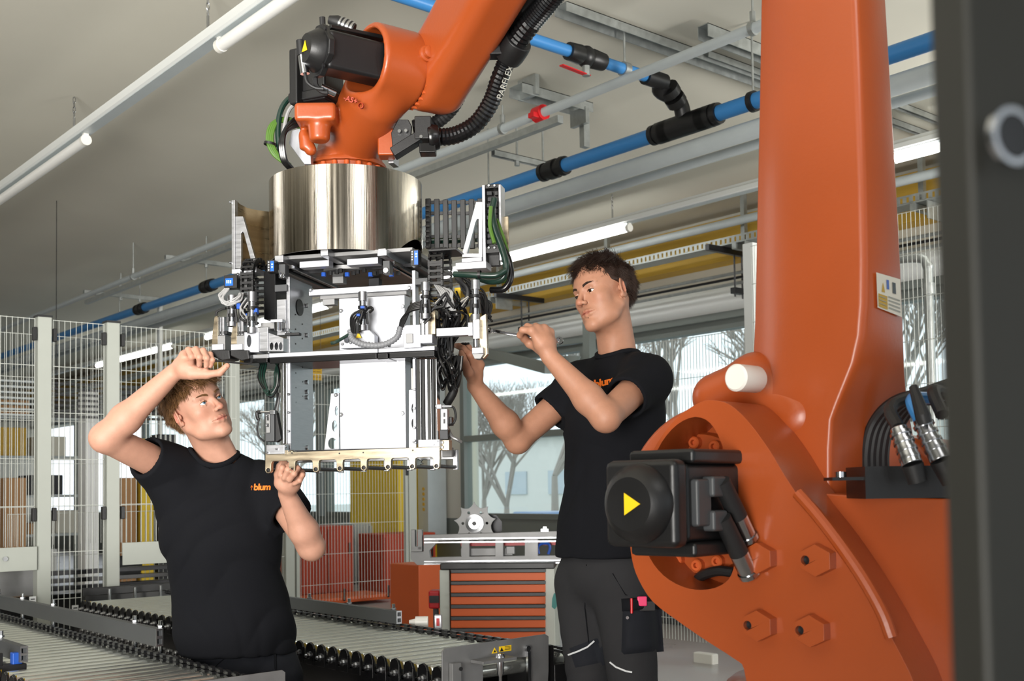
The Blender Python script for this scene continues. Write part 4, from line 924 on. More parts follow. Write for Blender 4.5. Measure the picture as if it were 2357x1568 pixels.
for k, (px, py) in enumerate(((75, 1388), (173, 1408))):
    c = W(px, py, 'y', FY-.08); t = thing('label_plate', c, ('small white label plate at the foot of the first fence post', 'small white label plate behind the long guide rail between the posts')[k], 'label')
    obj('plate', MB().box(c, (.035, .004, .07)), 'paper_white', t); 
    for q in range(3): obj('print_mark', MB().box(c+V((0, -.003, .02-.018*q)), (.022, .001, .006 if q != 1 else .012)), 'steel_dark', t)
ZT = .56
# ================================================================== tool trolley
TD = 6.0; tc = P(1145, 1310, TD); ty = math.radians(5)
tx = (_rt*math.cos(ty)-_fw*math.sin(ty)).normalized(); tf = V((-tx.y, tx.x, 0)); 
class Fr:
    def __init__(s, o, x, f): s.o = V(o); s.x = V(x); s.f = V(f)
    def at(s, px, py, off=0):
        r = ray(px, py); o = s.o+s.f*off; return EYE+r*((o-EYE).dot(s.f)/r.dot(s.f))
    def ax(s): return (s.x, s.f, UP)
    def box(s, x0, y0, x1, y1, off, th, m=None):
        """pixel rectangle on the plane off behind the frame origin, th deep"""
        xm, ym = (x0+x1)/2, (y0+y1)/2; a = s.at(x0, ym, off); b = s.at(x1, ym, off); c = s.at(xm, y0, off); d = s.at(xm, y1, off)
        ctr = s.at(xm, ym, off); w_ = (b-a).dot(s.x); h = c.z-d.z; m = m or MB()
        return m.box(ctr+s.f*th/2, (w_, th, h), s.ax())
    def poly(s, pts, holes, off, th, m=None):
        m = m or MB(); return m.plate([s.at(x, y, off) for x, y in pts], [[s.at(x, y, off) for x, y in h] for h in holes], s.f*th)
    def circ(s, px, py, r, off, n=20):
        """circle of radius r metres"""
        c = s.at(px, py, off); return [c+s.x*math.cos(math.tau*k/n)*r+UP*math.sin(math.tau*k/n)*r for k in range(n)]
T = Fr(tc, tx, tf)
tt = thing('tool_trolley', V((tc.x, tc.y, 0))+tf*.25, 'grey tool trolley with seven orange drawers', 'trolley')
m = MB(); T.box(1013, 1312, 1036, 1610, 0, .5, m); T.box(1254, 1304, 1278, 1610, 0, .5, m); T.box(1036, 1304, 1254, 1314, .02, .46, m); T.box(1036, 1470, 1254, 1590, .03, .4, m); obj('cabinet_body', m, 'fence_grey', tt, bevel=.004)
m = MB(); T.box(1012, 1296, 1276, 1311, -.01, .52, m); obj('worktop', m, 'black', tt, bevel=.006)
for k in range(7):
    y0 = 1311+k*27.2; sk = 6 if k == 0 else 0
    d = obj('drawer', T.box(1037, y0+8, 1255, y0+26.2, -.012, .3), 'orange_flat', tt, bevel=.004); obj('handle_strip', T.box(1037, y0, 1255, y0+8, -.02, .03), 'dark_grey', d, bevel=.003)
for px in (1025, 1262): c = T.at(px, 1605, .1); obj('caster', MB().cyl(c-T.x*.015, c+T.x*.015, .03, n=16), 'rubber', tt)
kt = thing('red_device', T.at(1000, 1375, .1), 'red and black device left of the tool trolley', 'device'); m = MB(); T.box(986, 1360, 1012, 1402, .05, .1, m); obj('housing', m, 'red', kt, bevel=.01); obj('black_front', T.box(988, 1372, 1010, 1388, .04, .02), 'black', kt); m = MB(); T.box(998, 1402, 1008, 1610, .08, .05, m); obj('stand', m, 'dark_grey', kt)
kg = thing('key_tag', T.at(1277, 1385, -.05), 'teal key tag hanging at the trolley edge', 'tag'); obj('tag', T.poly([(1271, 1378), (1275, 1366), (1283, 1366), (1282, 1396), (1277, 1403), (1270, 1398)], [], -.05, .004), 'teal', kg, fix=True)
# aluminium machine frame lying on the trolley
mf = thing('machined_rail', T.at(1110, 1297, .0), 'long silver machined frame with cut-outs lying on the trolley', 'machine part')
F0 = .05
def holes4():
    return [[(1010, 1245), (1062, 1243), (1062, 1282), (990, 1284), (988, 1268)], [(1080, 1243), (1140, 1242), (1140, 1281), (1080, 1282)], [(1158, 1242), (1208, 1241), (1208, 1280), (1158, 1281)], [(1238, 1240), (1290, 1239), (1290, 1279), (1238, 1280)]]
obj('frame_plate', T.poly([(945, 1270), (975, 1270), (975, 1232), (1330, 1222), (1330, 1290), (960, 1301), (945, 1286)], holes4(), F0, .05), 'alu_dull', mf, bevel=.002, fix=True)
m = MB(); T.box(946, 1220, 955, 1266, F0-.02, .05, m); T.box(961, 1219, 971, 1266, F0-.02, .05, m); T.box(946, 1258, 971, 1270, F0-.02, .06, m); obj('end_bracket', m, 'alu_dull', mf, bevel=.002)
for y in (1238, 1246, 1290, 1296): obj('ridge', T.box(975, y, 1320, y+3, F0-.006, .006), 'steel', mf)
m = MB(); T.box(1060, 1247, 1330, 1256, F0+.08, .02, m); obj('red_strip', m, 'red', mf, label='red strip'); m = MB(); T.box(1060, 1262, 1180, 1280, F0+.07, .03, m); T.box(1165, 1258, 1185, 1276, F0+.06, .03, m); obj('inner_block', m, 'alu_dull', mf, bevel=.003)
m = MB(); m.tube(curve([T.at(1240, 1275, F0+.04), T.at(1238, 1260, F0+.04), T.at(1246, 1252, F0+.04), T.at(1262, 1252, F0+.04), T.at(1266, 1262, F0+.04), T.at(1262, 1276, F0+.04)]), .008, n=8); obj('blue_clamp', m, 'blue', mf, label='blue clamp'); m = MB(); T.box(1245, 1218, 1262, 1224, F0, .03, m); T.box(1250, 1213, 1258, 1218, F0, .02, m); obj('small_knob', m, 'steel', mf)
sp = thing('sprocket', T.at(1092, 1228, .1), 'toothed metal sprocket standing behind the silver machine frame', 'gear')
c = T.at(1093, 1205, .1); R0 = .105; pts = []
for k in range(9):
    a0 = math.tau*k/9+.2
    for da, rr in ((0, 1.12), (.06, 1.0), (.16, .9), (.35, .84), (.54, .9), (.64, 1.0)): a = a0+da; pts.append(c+T.x*math.cos(a)*R0*rr+UP*math.sin(a)*R0*rr)
hl = [[c+T.x*(math.cos(a)*.066+math.cos(b)*.008)+UP*(math.sin(a)*.066+math.sin(b)*.008) for b in [math.tau*j/8 for j in range(8)]] for a in [math.tau*k/6 for k in range(6)]]
obj('toothed_plate', MB().plate(pts, hl, T.f*.012), 'alu_dull', sp, bevel=.002, fix=True); obj('hub', MB().lathe(c-T.f*.03, T.f, [(0, .012), (0, .03), (.01, .032), (.012, .05), (.03, .052), (.031, .012)], n=32), 'steel', sp); obj('bore', MB().cyl(c-T.f*.031, c-T.f*.028, .0125, n=16), 'black', sp)
c2 = T.at(1128, 1212, .2); obj('rear_disc', MB().cyl(c2, c2+T.f*.01, .07, n=9), 'steel_dark', sp)
# ================================================================== forearm, wrist and gripper
gy_ = math.radians(13.6)
GX_ = (_rt*math.cos(gy_)-_fw*math.sin(gy_)).normalized(); GF = V((-GX_.y, GX_.x, 0))
GO = P(797, 1080, 3.36)
G = Fr(GO, GX_, GF)
DC = G.at(797, 480, .2)          # drum centre (plan)
DR = .243
def hosepts(pts): return curve([P(x, y, d) for x, y, d in pts], 10)
def text_obj(name, txt, c, xd, nd, size, m, parent, ext=.0008, bold=0.0, shear=0, label=None):
    cu = bpy.data.curves.new(name, 'FONT'); cu.body = txt; cu.size = size; cu.align_x = 'CENTER'; cu.align_y = 'CENTER'; cu.extrude = ext; cu.offset = bold; cu.shear = shear
    to = bpy.data.objects.new(name, cu); COL.objects.link(to); dg = bpy.context.evaluated_depsgraph_get(); me = bpy.data.meshes.new_from_object(to.evaluated_get(dg)); bpy.data.objects.remove(to)
    xd = V(xd).normalized(); nd = V(nd).normalized(); yd = nd.cross(xd)
    vs = [V(c)+xd*v.co.x+yd*v.co.y+nd*v.co.z for v in me.vertices]; fs = [tuple(p.vertices) for p in me.polygons]
    M_ = MB(); M_.add(vs, fs); return obj(name, M_, m, parent, smooth=0, label=label)
arm = robot  # forearm and wrist belong to the same robot
AA = (_rt*.81+_fw*.586).normalized()
c0 = P(846, 140, 3.32)
s = SDF()
s.cyl(c0+AA*.075, AA, .113, .075, rr=.014, k=0)
b0 = P(862, 225, 3.40); b1 = V((DC.x, DC.y, P(805, 330, 3.5).z))
s.cone(b0, b1, .098, .092, k=.035)
s.cone(P(905, 190, 3.42), V((DC.x, DC.y, b1.z+.02))+_rt*.03, .06, .07, k=.03)
s.cyl(V((DC.x, DC.y, b1.z-.022)), UP, .122, .016, rr=.006, k=.01, r2=.112)
s.box(P(732, 270, 3.4), (.062, .06, .028), [list(_rt), list(_fw), list(UP)], rr=.012, k=.015)
s.cyl(P(735, 300, 3.38), UP, .030, .035, rr=.01, k=.012, r2=.036)
s.cyl(P(703, 330, 3.42), UP, .018, .02, rr=.006, k=.01)
s.cone(P(700, 310, 3.42), P(715, 345, 3.42), .016, .018, k=.012)
s.cyl(c0+AA*.0, AA, .095, .11, rr=.01, k=.006, op='s')
lo = [min(c0[i], b1[i])-.25 for i in range(3)]; hi = [max(c0[i], b1[i])+.3 for i in range(3)]
obj('wrist_casting', sdf_mesh(s, lo, hi, .0045), 'orange', arm, smooth=180)
fz = b1.z-.038; m = MB().lathe((DC.x, DC.y, fz), -UP, [(0, .02), (0, .128), (.004, .13), (.012, .13), (.014, .118), (.05, .116), (.05, .02)], n=64); fl = obj('wrist_flange', m, 'orange', arm, smooth=40)
for k in range(20):
    a = math.tau*(k+.3)/20; c = V((DC.x+math.cos(a)*.121, DC.y+math.sin(a)*.121, fz-.016)); obj('flange_bolt', MB().lathe(c, -UP, [(0, .0085), (.012, .0085), (.014, .007), (.014, 0)], n=12), 'orange_flat', arm)
fdir = (P(1345, -420, 2.75)-P(1003, 172, 3.44)).normalized(); f0 = P(1003, 178, 3.44)
s = SDF(); sd = (AA-fdir*AA.dot(fdir)).normalized(); td = fdir.cross(sd).normalized()
L_ = 1.25
s.box(f0+fdir*(L_/2-.06), (L_/2, .082, .108), [list(fdir), list(sd), list(td)], rr=.05, k=0)
s.cyl(c0+AA*.215, AA, .108, .05, rr=.012, k=.035)
lo = [min(f0[i], (f0+fdir*L_)[i])-.18 for i in range(3)]; hi = [max(f0[i], (f0+fdir*L_)[i])+.18 for i in range(3)]
obj('forearm', sdf_mesh(s, lo, hi, .0075), 'orange', arm, smooth=180)
m = MB().lathe(c0+AA*.148, AA, [(0, .05), (0, .104), (.022, .104), (.022, .05)], n=48); obj('joint_ring', m, 'black', arm)
for k in range(28):
    a = math.tau*k/28; X, Y, D = basis(AA); c = c0+AA*.156+(X*math.cos(a)+Y*math.sin(a))*.108; obj('joint_bolt', MB().cyl(c-AA*.008, c+AA*.012, .0055, n=8), 'orange_flat', arm)
for px, py, d, r in ((948, 127, 3.3, .022), (985, 122, 3.3, .017)):
    c = P(px, py, d); n_ = (-_fw*.8+_rt*.5).normalized(); obj('round_boss', MB().lathe(c-n_*.02, n_, [(0, 0), (0, r*1.5), (.018, r*1.4), (.02, r), (.034, r), (.036, r*.8), (.036, 0)], n=24), 'orange', arm)
# root of the forearm outside the picture, connecting to the link arm
e0 = f0+fdir*(L_-.1); top = secs[0][2].lerp(secs[0][5], .5); obj('elbow', MB().tube(curve([e0, e0+fdir*.25+UP*.1, top+UP*.15, top+_rt*.02-UP*.1]), .14, n=20), 'orange', arm)
obj('joint_mark', MB().lathe(P(830, 243, 3.29), (-_fw*.9-UP*.1-_rt*.2), [(-.01, .0085), (.0, .0085), (.001, .0065), (-.01, .0065)], n=24), 'orange_dark', arm)
try: text_obj('axis_mark', '-A5+', P(808, 230, 3.292), (_rt*.9-UP*.35-_fw*.1), (-_fw*.9-UP*.2-_rt*.25), .021, 'orange_dark', arm, ext=.004, bold=.0006)
except Exception as e: print('text', e)
# wrist motors
MD = -AA; MX = MD.cross(UP).normalized(); MU = MX.cross(MD).normalized()
q0 = P(738, 118, 3.20)
rol = math.radians(8); MX2 = MX*math.cos(rol)+MU*math.sin(rol); MU2 = MU*math.cos(rol)-MX*math.sin(rol)
wm = obj('wrist_motor', MB().box(q0-MD*.125, (.108, .25, .108), (MX2, MD, MU2)), 'black', arm, bevel=.012, seg=3)
oc8 = [q0+MX2*(math.cos(a)*.075)+MU2*(math.sin(a)*.075) for a in [math.tau*(k+.5)/8+.12*(1 if k % 2 else -1) for k in range(8)]]
obj('end_flange', MB().plate([p-MD*.01 for p in oc8], [], MD*.02), 'black', wm, bevel=.004, fix=True)
obj('end_cap', MB().lathe(q0+MD*.008, MD, [(0, .062), (.006, .062), (.034, .044), (.040, .040), (.040, 0)], n=40), 'black', wm)
tc_ = q0+MD*.049; obj('warning_triangle', MB().plate([tc_+MX2*math.cos(a)*.020+MU2*math.sin(a)*.020 for a in (math.pi/2, math.pi/2+2.094, math.pi/2-2.094)], [], MD*.001), 'warn_yellow', wm, smooth=0, fix=True, label='yellow warning triangle')
for k in range(4): a = math.pi/4+k*math.pi/2; c = q0+MD*.01+MX2*math.cos(a)*.072+MU2*math.sin(a)*.072; obj('screw', MB().cyl(c, c+MD*.006, .006, n=8), 'steel_dark', wm)
m = MB(); m.bar(P(752, 66, 3.24), P(880, 92, 3.36), .05, .012); obj('top_cover', m, 'black', wm, bevel=.003)
o = obj('connector', MB().tube([P(757, 45, 3.3), P(775, 50, 3.3), P(790, 56, 3.3), P(815, 68, 3.3)], [.012, .019, .017, .017], n=14), 'rubber', wm); obj('steel_collar', MB().cyl(P(782, 53, 3.3), P(812, 67, 3.3), .0195, n=16), 'steel', o)
for k in range(3): obj('collar_ring', MB().cyl(P(786+k*9, 55+k*4, 3.3), P(789+k*9, 56.5+k*4, 3.3), .021, n=16), 'steel_dark', o)
obj('plug', MB().cyl(P(742, 40, 3.36), P(743, 64, 3.36), .009, n=10), 'rubber', wm)
o = obj('connector', MB().cyl(P(691, 93, 3.2), P(695, 128, 3.2), .012, .014, n=12), 'rubber', wm); obj('steel_collar', MB().cyl(P(695, 124, 3.2), P(702, 170, 3.2), .012, .0135, n=14), 'steel', o)
obj('cable', MB().tube(hosepts([(702, 170, 3.2), (708, 190, 3.2), (725, 202, 3.2), (745, 205, 3.2)]), .005), 'rubber', o); obj('steel_collar', MB().cyl(P(738, 200, 3.22), P(772, 216, 3.24), .0105, n=12), 'steel', o); obj('cable', MB().tube(hosepts([(725, 180, 3.22), (728, 198, 3.22), (742, 210, 3.22), (755, 212, 3.22)]), .008), 'rubber', o)
m = MB(); sx_ = (_rt*.92-_fw*.39); sf_ = V((-sx_.y, sx_.x, 0)); m.box(P(733, 190, 3.44), (.115, .11, .15), (sx_, sf_, UP)); m.box(P(733, 232, 3.44), (.14, .125, .03), (sx_, sf_, UP)); m.box(P(700, 190, 3.43), (.03, .12, .17), (sx_, sf_, UP)); obj('hand_motor', m, 'black', arm, bevel=.006)
# dress pack hoses
def corr(name, pts, r, par, m_='rubber', step=.008):
    c = [P(x, y, d) for x, y, d in pts]; cc = curve(c, 24); out = [cc[0]]; acc = 0
    for a, b in zip(cc, cc[1:]):
        acc += (b-a).length
        if acc >= step/2: out.append(b); acc = 0
    rs = [r if i % 2 else r*.9 for i in range(len(out))]; return obj(name, MB().tube(out, rs, n=18), m_, par, smooth=12)
corr('corrugated_hose', [(990, 316, 3.44), (1045, 312, 3.43), (1095, 285, 3.41), (1130, 235, 3.38), (1150, 180, 3.34), (1178, 112, 3.28)], .0275, robot, 'black_gloss')
corr('corrugated_hose', [(1178, 112, 3.28), (1215, 60, 3.22), (1265, 0, 3.15), (1330, -80, 3.05), (1420, -200, 2.9)], .033, robot, 'black_gloss')
corr('braided_hose', [(950, 292, 3.5), (1000, 284, 3.5), (1040, 250, 3.48), (1065, 205, 3.45), (1095, 140, 3.4), (1150, 80, 3.32), (1230, -40, 3.2)], .022, robot, 'rubber')
m = MB(); m.tube(hosepts([(1118, 110, 3.33), (1175, 40, 3.25), (1240, -60, 3.1)]), .035, n=14); obj('hose_cover', m, 'black', robot)
hc = P(1180, 112, 3.28); hd = (P(1215, 60, 3.22)-hc).normalized(); X, Y, D = basis(hd)
m = MB(); m.lathe(hc-hd*.035, hd, [(0, .03), (0, .043), (.02, .046), (.05, .046), (.07, .043), (.07, .03)], n=24); m.box(hc-_rt*.045, (.07, .05, .05), (_rt, _fw, UP)); obj('hose_clamp', m, 'black', robot, bevel=.004); obj('red_bracket', MB().box(P(1125, 122, 3.32), (.035, .03, .03), (_rt, _fw, UP)), 'red', robot, bevel=.004)
try:
    hp = [P(x, y, d) for x, y, d in ((1125, 265, 3.36), (1165, 150, 3.29))]
    dx_ = (hp[1]-hp[0]).normalized(); nn_ = (EYE-hp[0]).normalized(); nn_ = (nn_-dx_*nn_.dot(dx_)).normalized()
    text_obj('hose_print', 'PARFLEX', P(1163, 190, 3.31), dx_, nn_, .026, 'label_grey', robot, ext=.0003)
except Exception as e: print('text', e)
# hose bracket right of the wrist
m = MB(); m.plate([P(x, y, 3.4) for x, y in ((900, 305), (915, 275), (940, 275), (948, 290), (945, 325), (920, 352), (903, 340))], [], _fw*.012); m.bar(P(905, 355, 3.42), P(985, 305, 3.42), .05, .03); m.box(P(975, 300, 3.42), (.05, .06, .07), (_rt, _fw, UP)); obj('hose_bracket', m, 'black', robot, bevel=.003, fix=True)
m = MB().lathe(P(984, 318, 3.42), P(1045, 312, 3.43)-P(984, 318, 3.42), [(0, .02), (0, .038), (.012, .042), (.035, .036), (.035, .02)], n=22); m.box(P(985, 345, 3.42), (.05, .05, .03), (_rt, _fw, UP)); obj('hose_socket', m, 'black_gloss', robot, bevel=.003)
for px, py in ((919, 301), (934, 300), (969, 314)): c = P(px, py, 3.385); obj('screw', MB().cyl(c, c+_fw*.01, .005, n=10), 'steel', robot)
obj('orange_block', MB().box(P(890, 330, 3.46), (.05, .06, .09), (_rt, _fw, UP)), 'orange', robot, bevel=.006)
# cable loops left of the wrist
for k in range(4): obj('green_cable', MB().tube(hosepts([(705-k*2, 290+k*3, 3.5), (660, 272+k*3, 3.48), (625+k*4, 285, 3.46), (615+k*4, 320, 3.45), (628+k*4, 355, 3.45), (660+k*3, 380, 3.46)]), .0048), 'green_cable', robot)
obj('green_hose', MB().tube(hosepts([(705, 212, 3.5), (665, 228, 3.48), (645, 260, 3.47), (640, 310, 3.46), (645, 350, 3.46)]), .009, n=10), 'dark_green', robot); obj('grey_cable', MB().tube(hosepts([(700, 228, 3.48), (668, 250, 3.47), (655, 290, 3.46), (650, 340, 3.46)]), .006), 'grey_cable', robot)
for k in range(3): obj('black_cable', MB().tube(hosepts([(690+k*8, 265+k*8, 3.44), (662, 290+k*5, 3.42), (645+k*4, 330, 3.41), (650+k*4, 368, 3.42), (665+k*4, 388, 3.44)]), .0062), 'black_gloss', robot)
obj('cable_tie', MB().lathe(P(622, 332, 3.45), (UP+_rt*.2), [(-.004, .02), (.004, .02)], n=12), 'black', robot)
# ================================================================== gripper hanging from the wrist
gr = thing('robot_gripper', V((GO.x, GO.y, G.at(797, 1085, 0).z))+GF*.1, 'large aluminium and steel robot gripper with brushed drum hanging from the wrist', 'gripper')
def gb(name, x0, y0, x1, y1, off, th, m, bev=.0015, par=None, **kw): return obj(name, G.box(x0, y0, x1, y1, off, th), m, par or gr, bevel=bev, **kw)
def gp(name, pts, holes, off, th, m, bev=.001, par=None, **kw): return obj(name, G.poly(pts, holes, off, th), m, par or gr, bevel=bev, fix=True, **kw)
def screw(px, py, off, r=.006, par=None, m_='steel'):
    c = G.at(px, py, off); obj('screw', MB().lathe(c, -GF, [(0, r), (.005, r), (.006, r*.85), (.006, r*.45), (.003, r*.4), (.003, 0)], n=12), m_, par or gr)
def vcyl(name, px, y0, y1, r, off, m, par=None, n=18):
    a = G.at(px, y0, off); b = G.at(px, y1, off); b = V((a.x, a.y, b.z)); return obj(name, MB().cyl(a, b, r, n=n), m, par or gr, bevel=.001)
def gt(name, pts, r, m, par=None, n=8): return obj(name, MB().tube(curve([G.at(x, y, o) for x, y, o in pts], 8), r, n=n), m, par or gr)
# ---- drum
zt_, zb_ = P(617, 407, 3.5).z, P(617, 598, 3.5).z
m = MB(); N = 96; vs = []; th = .004
for i in range(N):
    a = math.tau*i/N; d = GX_*math.cos(a)+GF*math.sin(a)
    zb = zb_
    vs += [DC+d*DR, DC+d*(DR-th)]
rows = []
M_ = MB(); pts = []
for i in range(N):
    a = math.tau*i/N; d = GX_*math.cos(a)+GF*math.sin(a); x = math.cos(a)
    zb = zb_+max(0, (x-.86))*.45*(1 if math.sin(a) < .3 else .4)
    o = V((DC.x, DC.y, 0))
    pts += [o+d*DR+UP*zt_, o+d*DR+UP*zb, o+d*(DR-th)+UP*zb, o+d*(DR-th)+UP*zt_]
M_.add(pts, [(4*i+j, 4*((i+1) % N)+j, 4*((i+1) % N)+(j+1) % 4, 4*i+(j+1) % 4) for i in range(N) for j in range(4)])
obj('drum', M_, 'brushed', gr, smooth=40, fix=True)
obj('drum_lid', MB().cyl(V((DC.x, DC.y, zt_-.03)), V((DC.x, DC.y, zt_-.02)), DR-th-.001, n=64), 'alu_dull', gr)
obj('drum_core', MB().cyl(V((DC.x, DC.y, zb_-.01)), V((DC.x, DC.y, zt_-.03)), .09, n=32), 'steel_dark', gr)
m = MB(); m.plate([G.at(x, y, .04) for x, y in ((672, 300), (690, 295), (715, 345), (716, 378), (700, 378), (664, 330))], [], GF*.02); obj('cable_bracket', m, 'alu_white', gr, bevel=.002, fix=True)
gb('cable_bracket', 893, 345, 906, 376, .12, .05, 'alu')
# ---- top structure
zp = G.at(800, 596, .1).z
def hplate(name, x0, x1, o0, o1, z, t, m, **kw):
    """horizontal plate: x limits given as pixels at the plane o0"""
    a = G.at(x0, 650, o0); b = G.at(x1, 650, o0); w_ = (b-a).dot(GX_); c = a+GX_*w_/2+GF*(o1-o0)/2; c.z = z; return obj(name, MB().box(c, (w_, abs(o1-o0), t), (GX_, GF, UP)), m, gr, bevel=.001, **kw)
hplate('base_plate', 650, 950, .02, .42, zb_-.004, .012, 'alu_dull')
hplate('carrier_plate', 645, 960, .12, .40, zb_-.03, .012, 'steel_dark')
for x in (746, 879): gb('beam', x-9, 572, x+9, 589, -.03, .45, 'alu')
gb('beam', 689, 600, 757, 615, .03, .035, 'alu_white'); gb('beam', 798, 594, 870, 609, .03, .035, 'alu_white'); gb('end_block', 632, 588, 652, 604, -.02, .1, 'alu')
for x0, y0 in ((668, 610), (655, 618), (890, 602), (903, 600)):
    gb('linear_rail', x0, y0, x0+6, y0+9, .0, .36, 'black_gloss' if x0 in (655, 903) else 'steel')
gb('slide_block', 765, 632, 790, 652, .2, .03, 'alu_dull'); gb('slide_block', 848, 640, 872, 660, .24, .03, 'steel_dark')
for k in range(14): c = G.at(745+k*13+(k % 3)*2, 628-(k % 4)*3, .08); obj('air_fitting', MB().cyl(c, c-UP*.012, .0075, n=8), 'black' if k % 4 else 'blue', gr)
c = G.at(808, 645, .2); obj('centre_ring', MB().lathe(V((c.x, c.y, zb_-.02)), -UP, [(0, .1), (.012, .1), (.012, .07), (0, .07)], n=40), 'alu_dull', gr)
gb('cross_bar', 709, 660, 949, 674, .10, .03, 'alu_white'); screw(716, 669, .098); screw(942, 663, .098); gb('cross_ledge', 735, 675, 935, 684, .12, .04, 'alu_dull')
gb('hanger_block', 868, 575, 890, 589, -.035, .03, 'alu'); gb('pivot_block', 881, 600, 897, 630, -.02, .03, 'dark_grey'); screw(889, 623, -.022, .009); gb('pivot_block', 641, 608, 656, 640, -.02, .03, 'dark_grey'); screw(649, 635, -.022, .009); gb('clamp_block', 632, 655, 660, 671, -.01, .05, 'dark_grey'); gb('clamp_block', 955, 640, 984, 655, -.01, .05, 'dark_grey')
# ---- wings
def wing(pl, tri, slot, base, off, sheet=None, lab=None):
    gb('wing_plate', *pl, off, .02, 'alu'); gp('triangle_bracket', tri, [slot], off+.004, .012, 'alu'); gb('wing_base', *base, off-.01, .06, 'alu_white')
wing((533, 460, 541, 629), [(541, 498), (559, 498), (588, 598), (590, 618), (541, 618)], [(555, 612), (555, 537), (558, 533), (561, 537), (578, 603), (576, 612)], (533, 618, 590, 629), .02)
for y in (466, 605): screw(531, y, .02, .004)
m = MB(); top = []
sh = [(541, 460), (552, 470), (570, 479), (592, 484), (618, 487)]
vs = []
for i, (x, y) in enumerate(sh): a = G.at(x, y, .06+.035*i); b = G.at(x, 620, .06+.035*i); b = V((a.x, a.y, b.z)); vs += [a, b, a+GF*.004, b+GF*.004]
m.add(vs, [(4*i, 4*i+1, 4*i+5, 4*i+4) for i in range(4)]+[(4*i+2, 4*i+6, 4*i+7, 4*i+3) for i in range(4)]+[(4*i, 4*i+4, 4*i+6, 4*i+2) for i in range(4)]+[(0, 2, 3, 1), (16, 17, 19, 18)]); obj('curved_sheet', m, 'champagne', gr, smooth=60, fix=True)
gb('wing_foot', 542, 636, 568, 665, .03, .05, 'alu_dull'); gb('wing_foot', 545, 629, 570, 640, .0, .04, 'alu'); screw(549, 633, -.002, .006)
wing((1110, 425, 1117.5, 602), [(1096, 465), (1110, 465), (1110, 592), (1064, 592), (1064, 584)], [(1094, 512), (1098, 504), (1102, 504), (1102, 584), (1075, 584)], (1062, 593, 1109, 603), .05)
gb('cable_channel', 1118, 426, 1148, 612, .08, .02, 'black'); gb('channel_side', 1148, 424, 1154, 600, .045, .05, 'alu'); gb('channel_cap', 1117, 424, 1149, 433, .045, .04, 'black'); gb('channel_foot', 1118, 568, 1150, 582, .045, .03, 'black')
for x in (1126, 1139): screw(x, 428, .044, .004); screw(x, 571, .044, .004)
for k in range(9): gb('chain_link', 1120+(k % 2)*2, 440+k*14, 1132, 449+k*14, .06, .02, 'steel_dark', .001); gb('chain_link', 1138, 440+k*14, 1146, 449+k*14, .06, .02, 'black', .001)
gb('side_plate', 1157, 498, 1170, 585, .08, .01, 'champagne'); gb('outer_beam', 1048, 603, 1119, 619, .0, .06, 'alu_white')
# curved energy chain behind, right of the drum
ec = []
for k in range(7):
    x = 985+k*20; o = .30-.022*k+(.0 if k < 5 else .01)
    gb('energy_chain_link', x-6, 457+abs(3-k)*-1.2+3, x+6, 572, o, .012, 'black', .002)
    for y in (462, 487, 541, 562): gb('chain_crossbar', x+6, y, x+14, y+7, o+.004, .006, 'black', .0)
for k in range(9): gb('chain_tab', 979, 470+k*12, 986, 474+k*12, .27, .012, 'black', .0)
gt('green_cable', [(985, 548, .33), (1040, 547, .3), (1100, 545, .25)], .004, 'green_cable'); gt('green_hose', [(985, 558, .32), (1050, 556, .3), (1100, 553, .25)], .006, 'dark_green')
# ---- U-shaped energy chains
def echain(xc, ytop, yb0, yb1, off, r, wd, n):
    c = G.at(xc, ytop, off+r); zt = c.z-r; path = []
    zf, zr = G.at(xc, yb0, off).z, G.at(xc, yb1, off+2*r).z; k = 0
    z = zf
    while z < zt: path.append((0, z, 0)); z += .018
    for j in range(9): a = math.pi*j/8; path.append((r-r*math.cos(a), zt+r*math.sin(a), a))
    z = zt-.018
    while z > zr: path.append((2*r, z, math.pi)); z -= .018
    for o, z, a in path:
        p = V((c.x, c.y, z))+GF*(o-r); t = GF*math.sin(a)+UP*math.cos(a); nrm = UP.cross(GX_)*0+GX_.cross(t)
        m = MB()
        for s_ in (-1, 1): m.box(p+GX_*s_*(wd/2-.003), (.005, .015, .016), (GX_, nrm, t))
        for s_ in (-1, 1): m.box(p+nrm*s_*.0065, (wd, .0025, .007), (GX_, nrm, t))
        m.box(p+nrm*.0, (.003, .013, .008), (GX_, nrm, t)); obj('energy_chain_link', m, 'black', gr, smooth=0)
echain(587, 601, 745, 735, -.02, .05, .043, 0); echain(1013, 577, 680, 760, -.02, .045, .045, 0)
gb('chain_plate', 985, 572, 1050, 577, -.02, .1, 'black'); gb('chain_cover', 607, 625, 634, 735, .03, .08, 'black_gloss')
# ---- side plates, front plate
o = gb('side_plate', 660, 636, 668, 1036, .0, .17, 'alu'); 
for y in (690, 760, 872, 895, 908, 1028): c = G.at(668, y, .0)+GF*.12; obj('screw', MB().cyl(c, c+GX_*.006, .007, n=10), 'steel', gr)
for x, y, r in ((668, 700, .026),): c = G.at(x, y, 0)+GF*.07; obj('round_hole', MB().lathe(c+GX_*.0005, GX_, [(0, 0), (.0006, r), (.0006, 0)], n=24), 'black', gr)
for k in range(18): c = G.at(668, 720+k*17, 0)+GF*(.04+.05*(k % 2)); obj('small_hole', MB().cyl(c, c+GX_*.0008, .0025, n=6), 'black', gr)
gt('sensor_cable', [(676, 690, .08), (686, 705, .09), (689, 740, .1), (688, 765, .1)], .004, 'rubber'); gb('sensor_tip', 682, 742, 692, 770, .08, .012, 'alu_white')
gb('linear_unit', 637, 689, 658, 772, -.01, .06, 'alu'); gb('lever', 655, 766, 688, 772, -.02, .02, 'black'); gb('lever_pin', 652, 756, 664, 764, -.02, .05, 'steel')
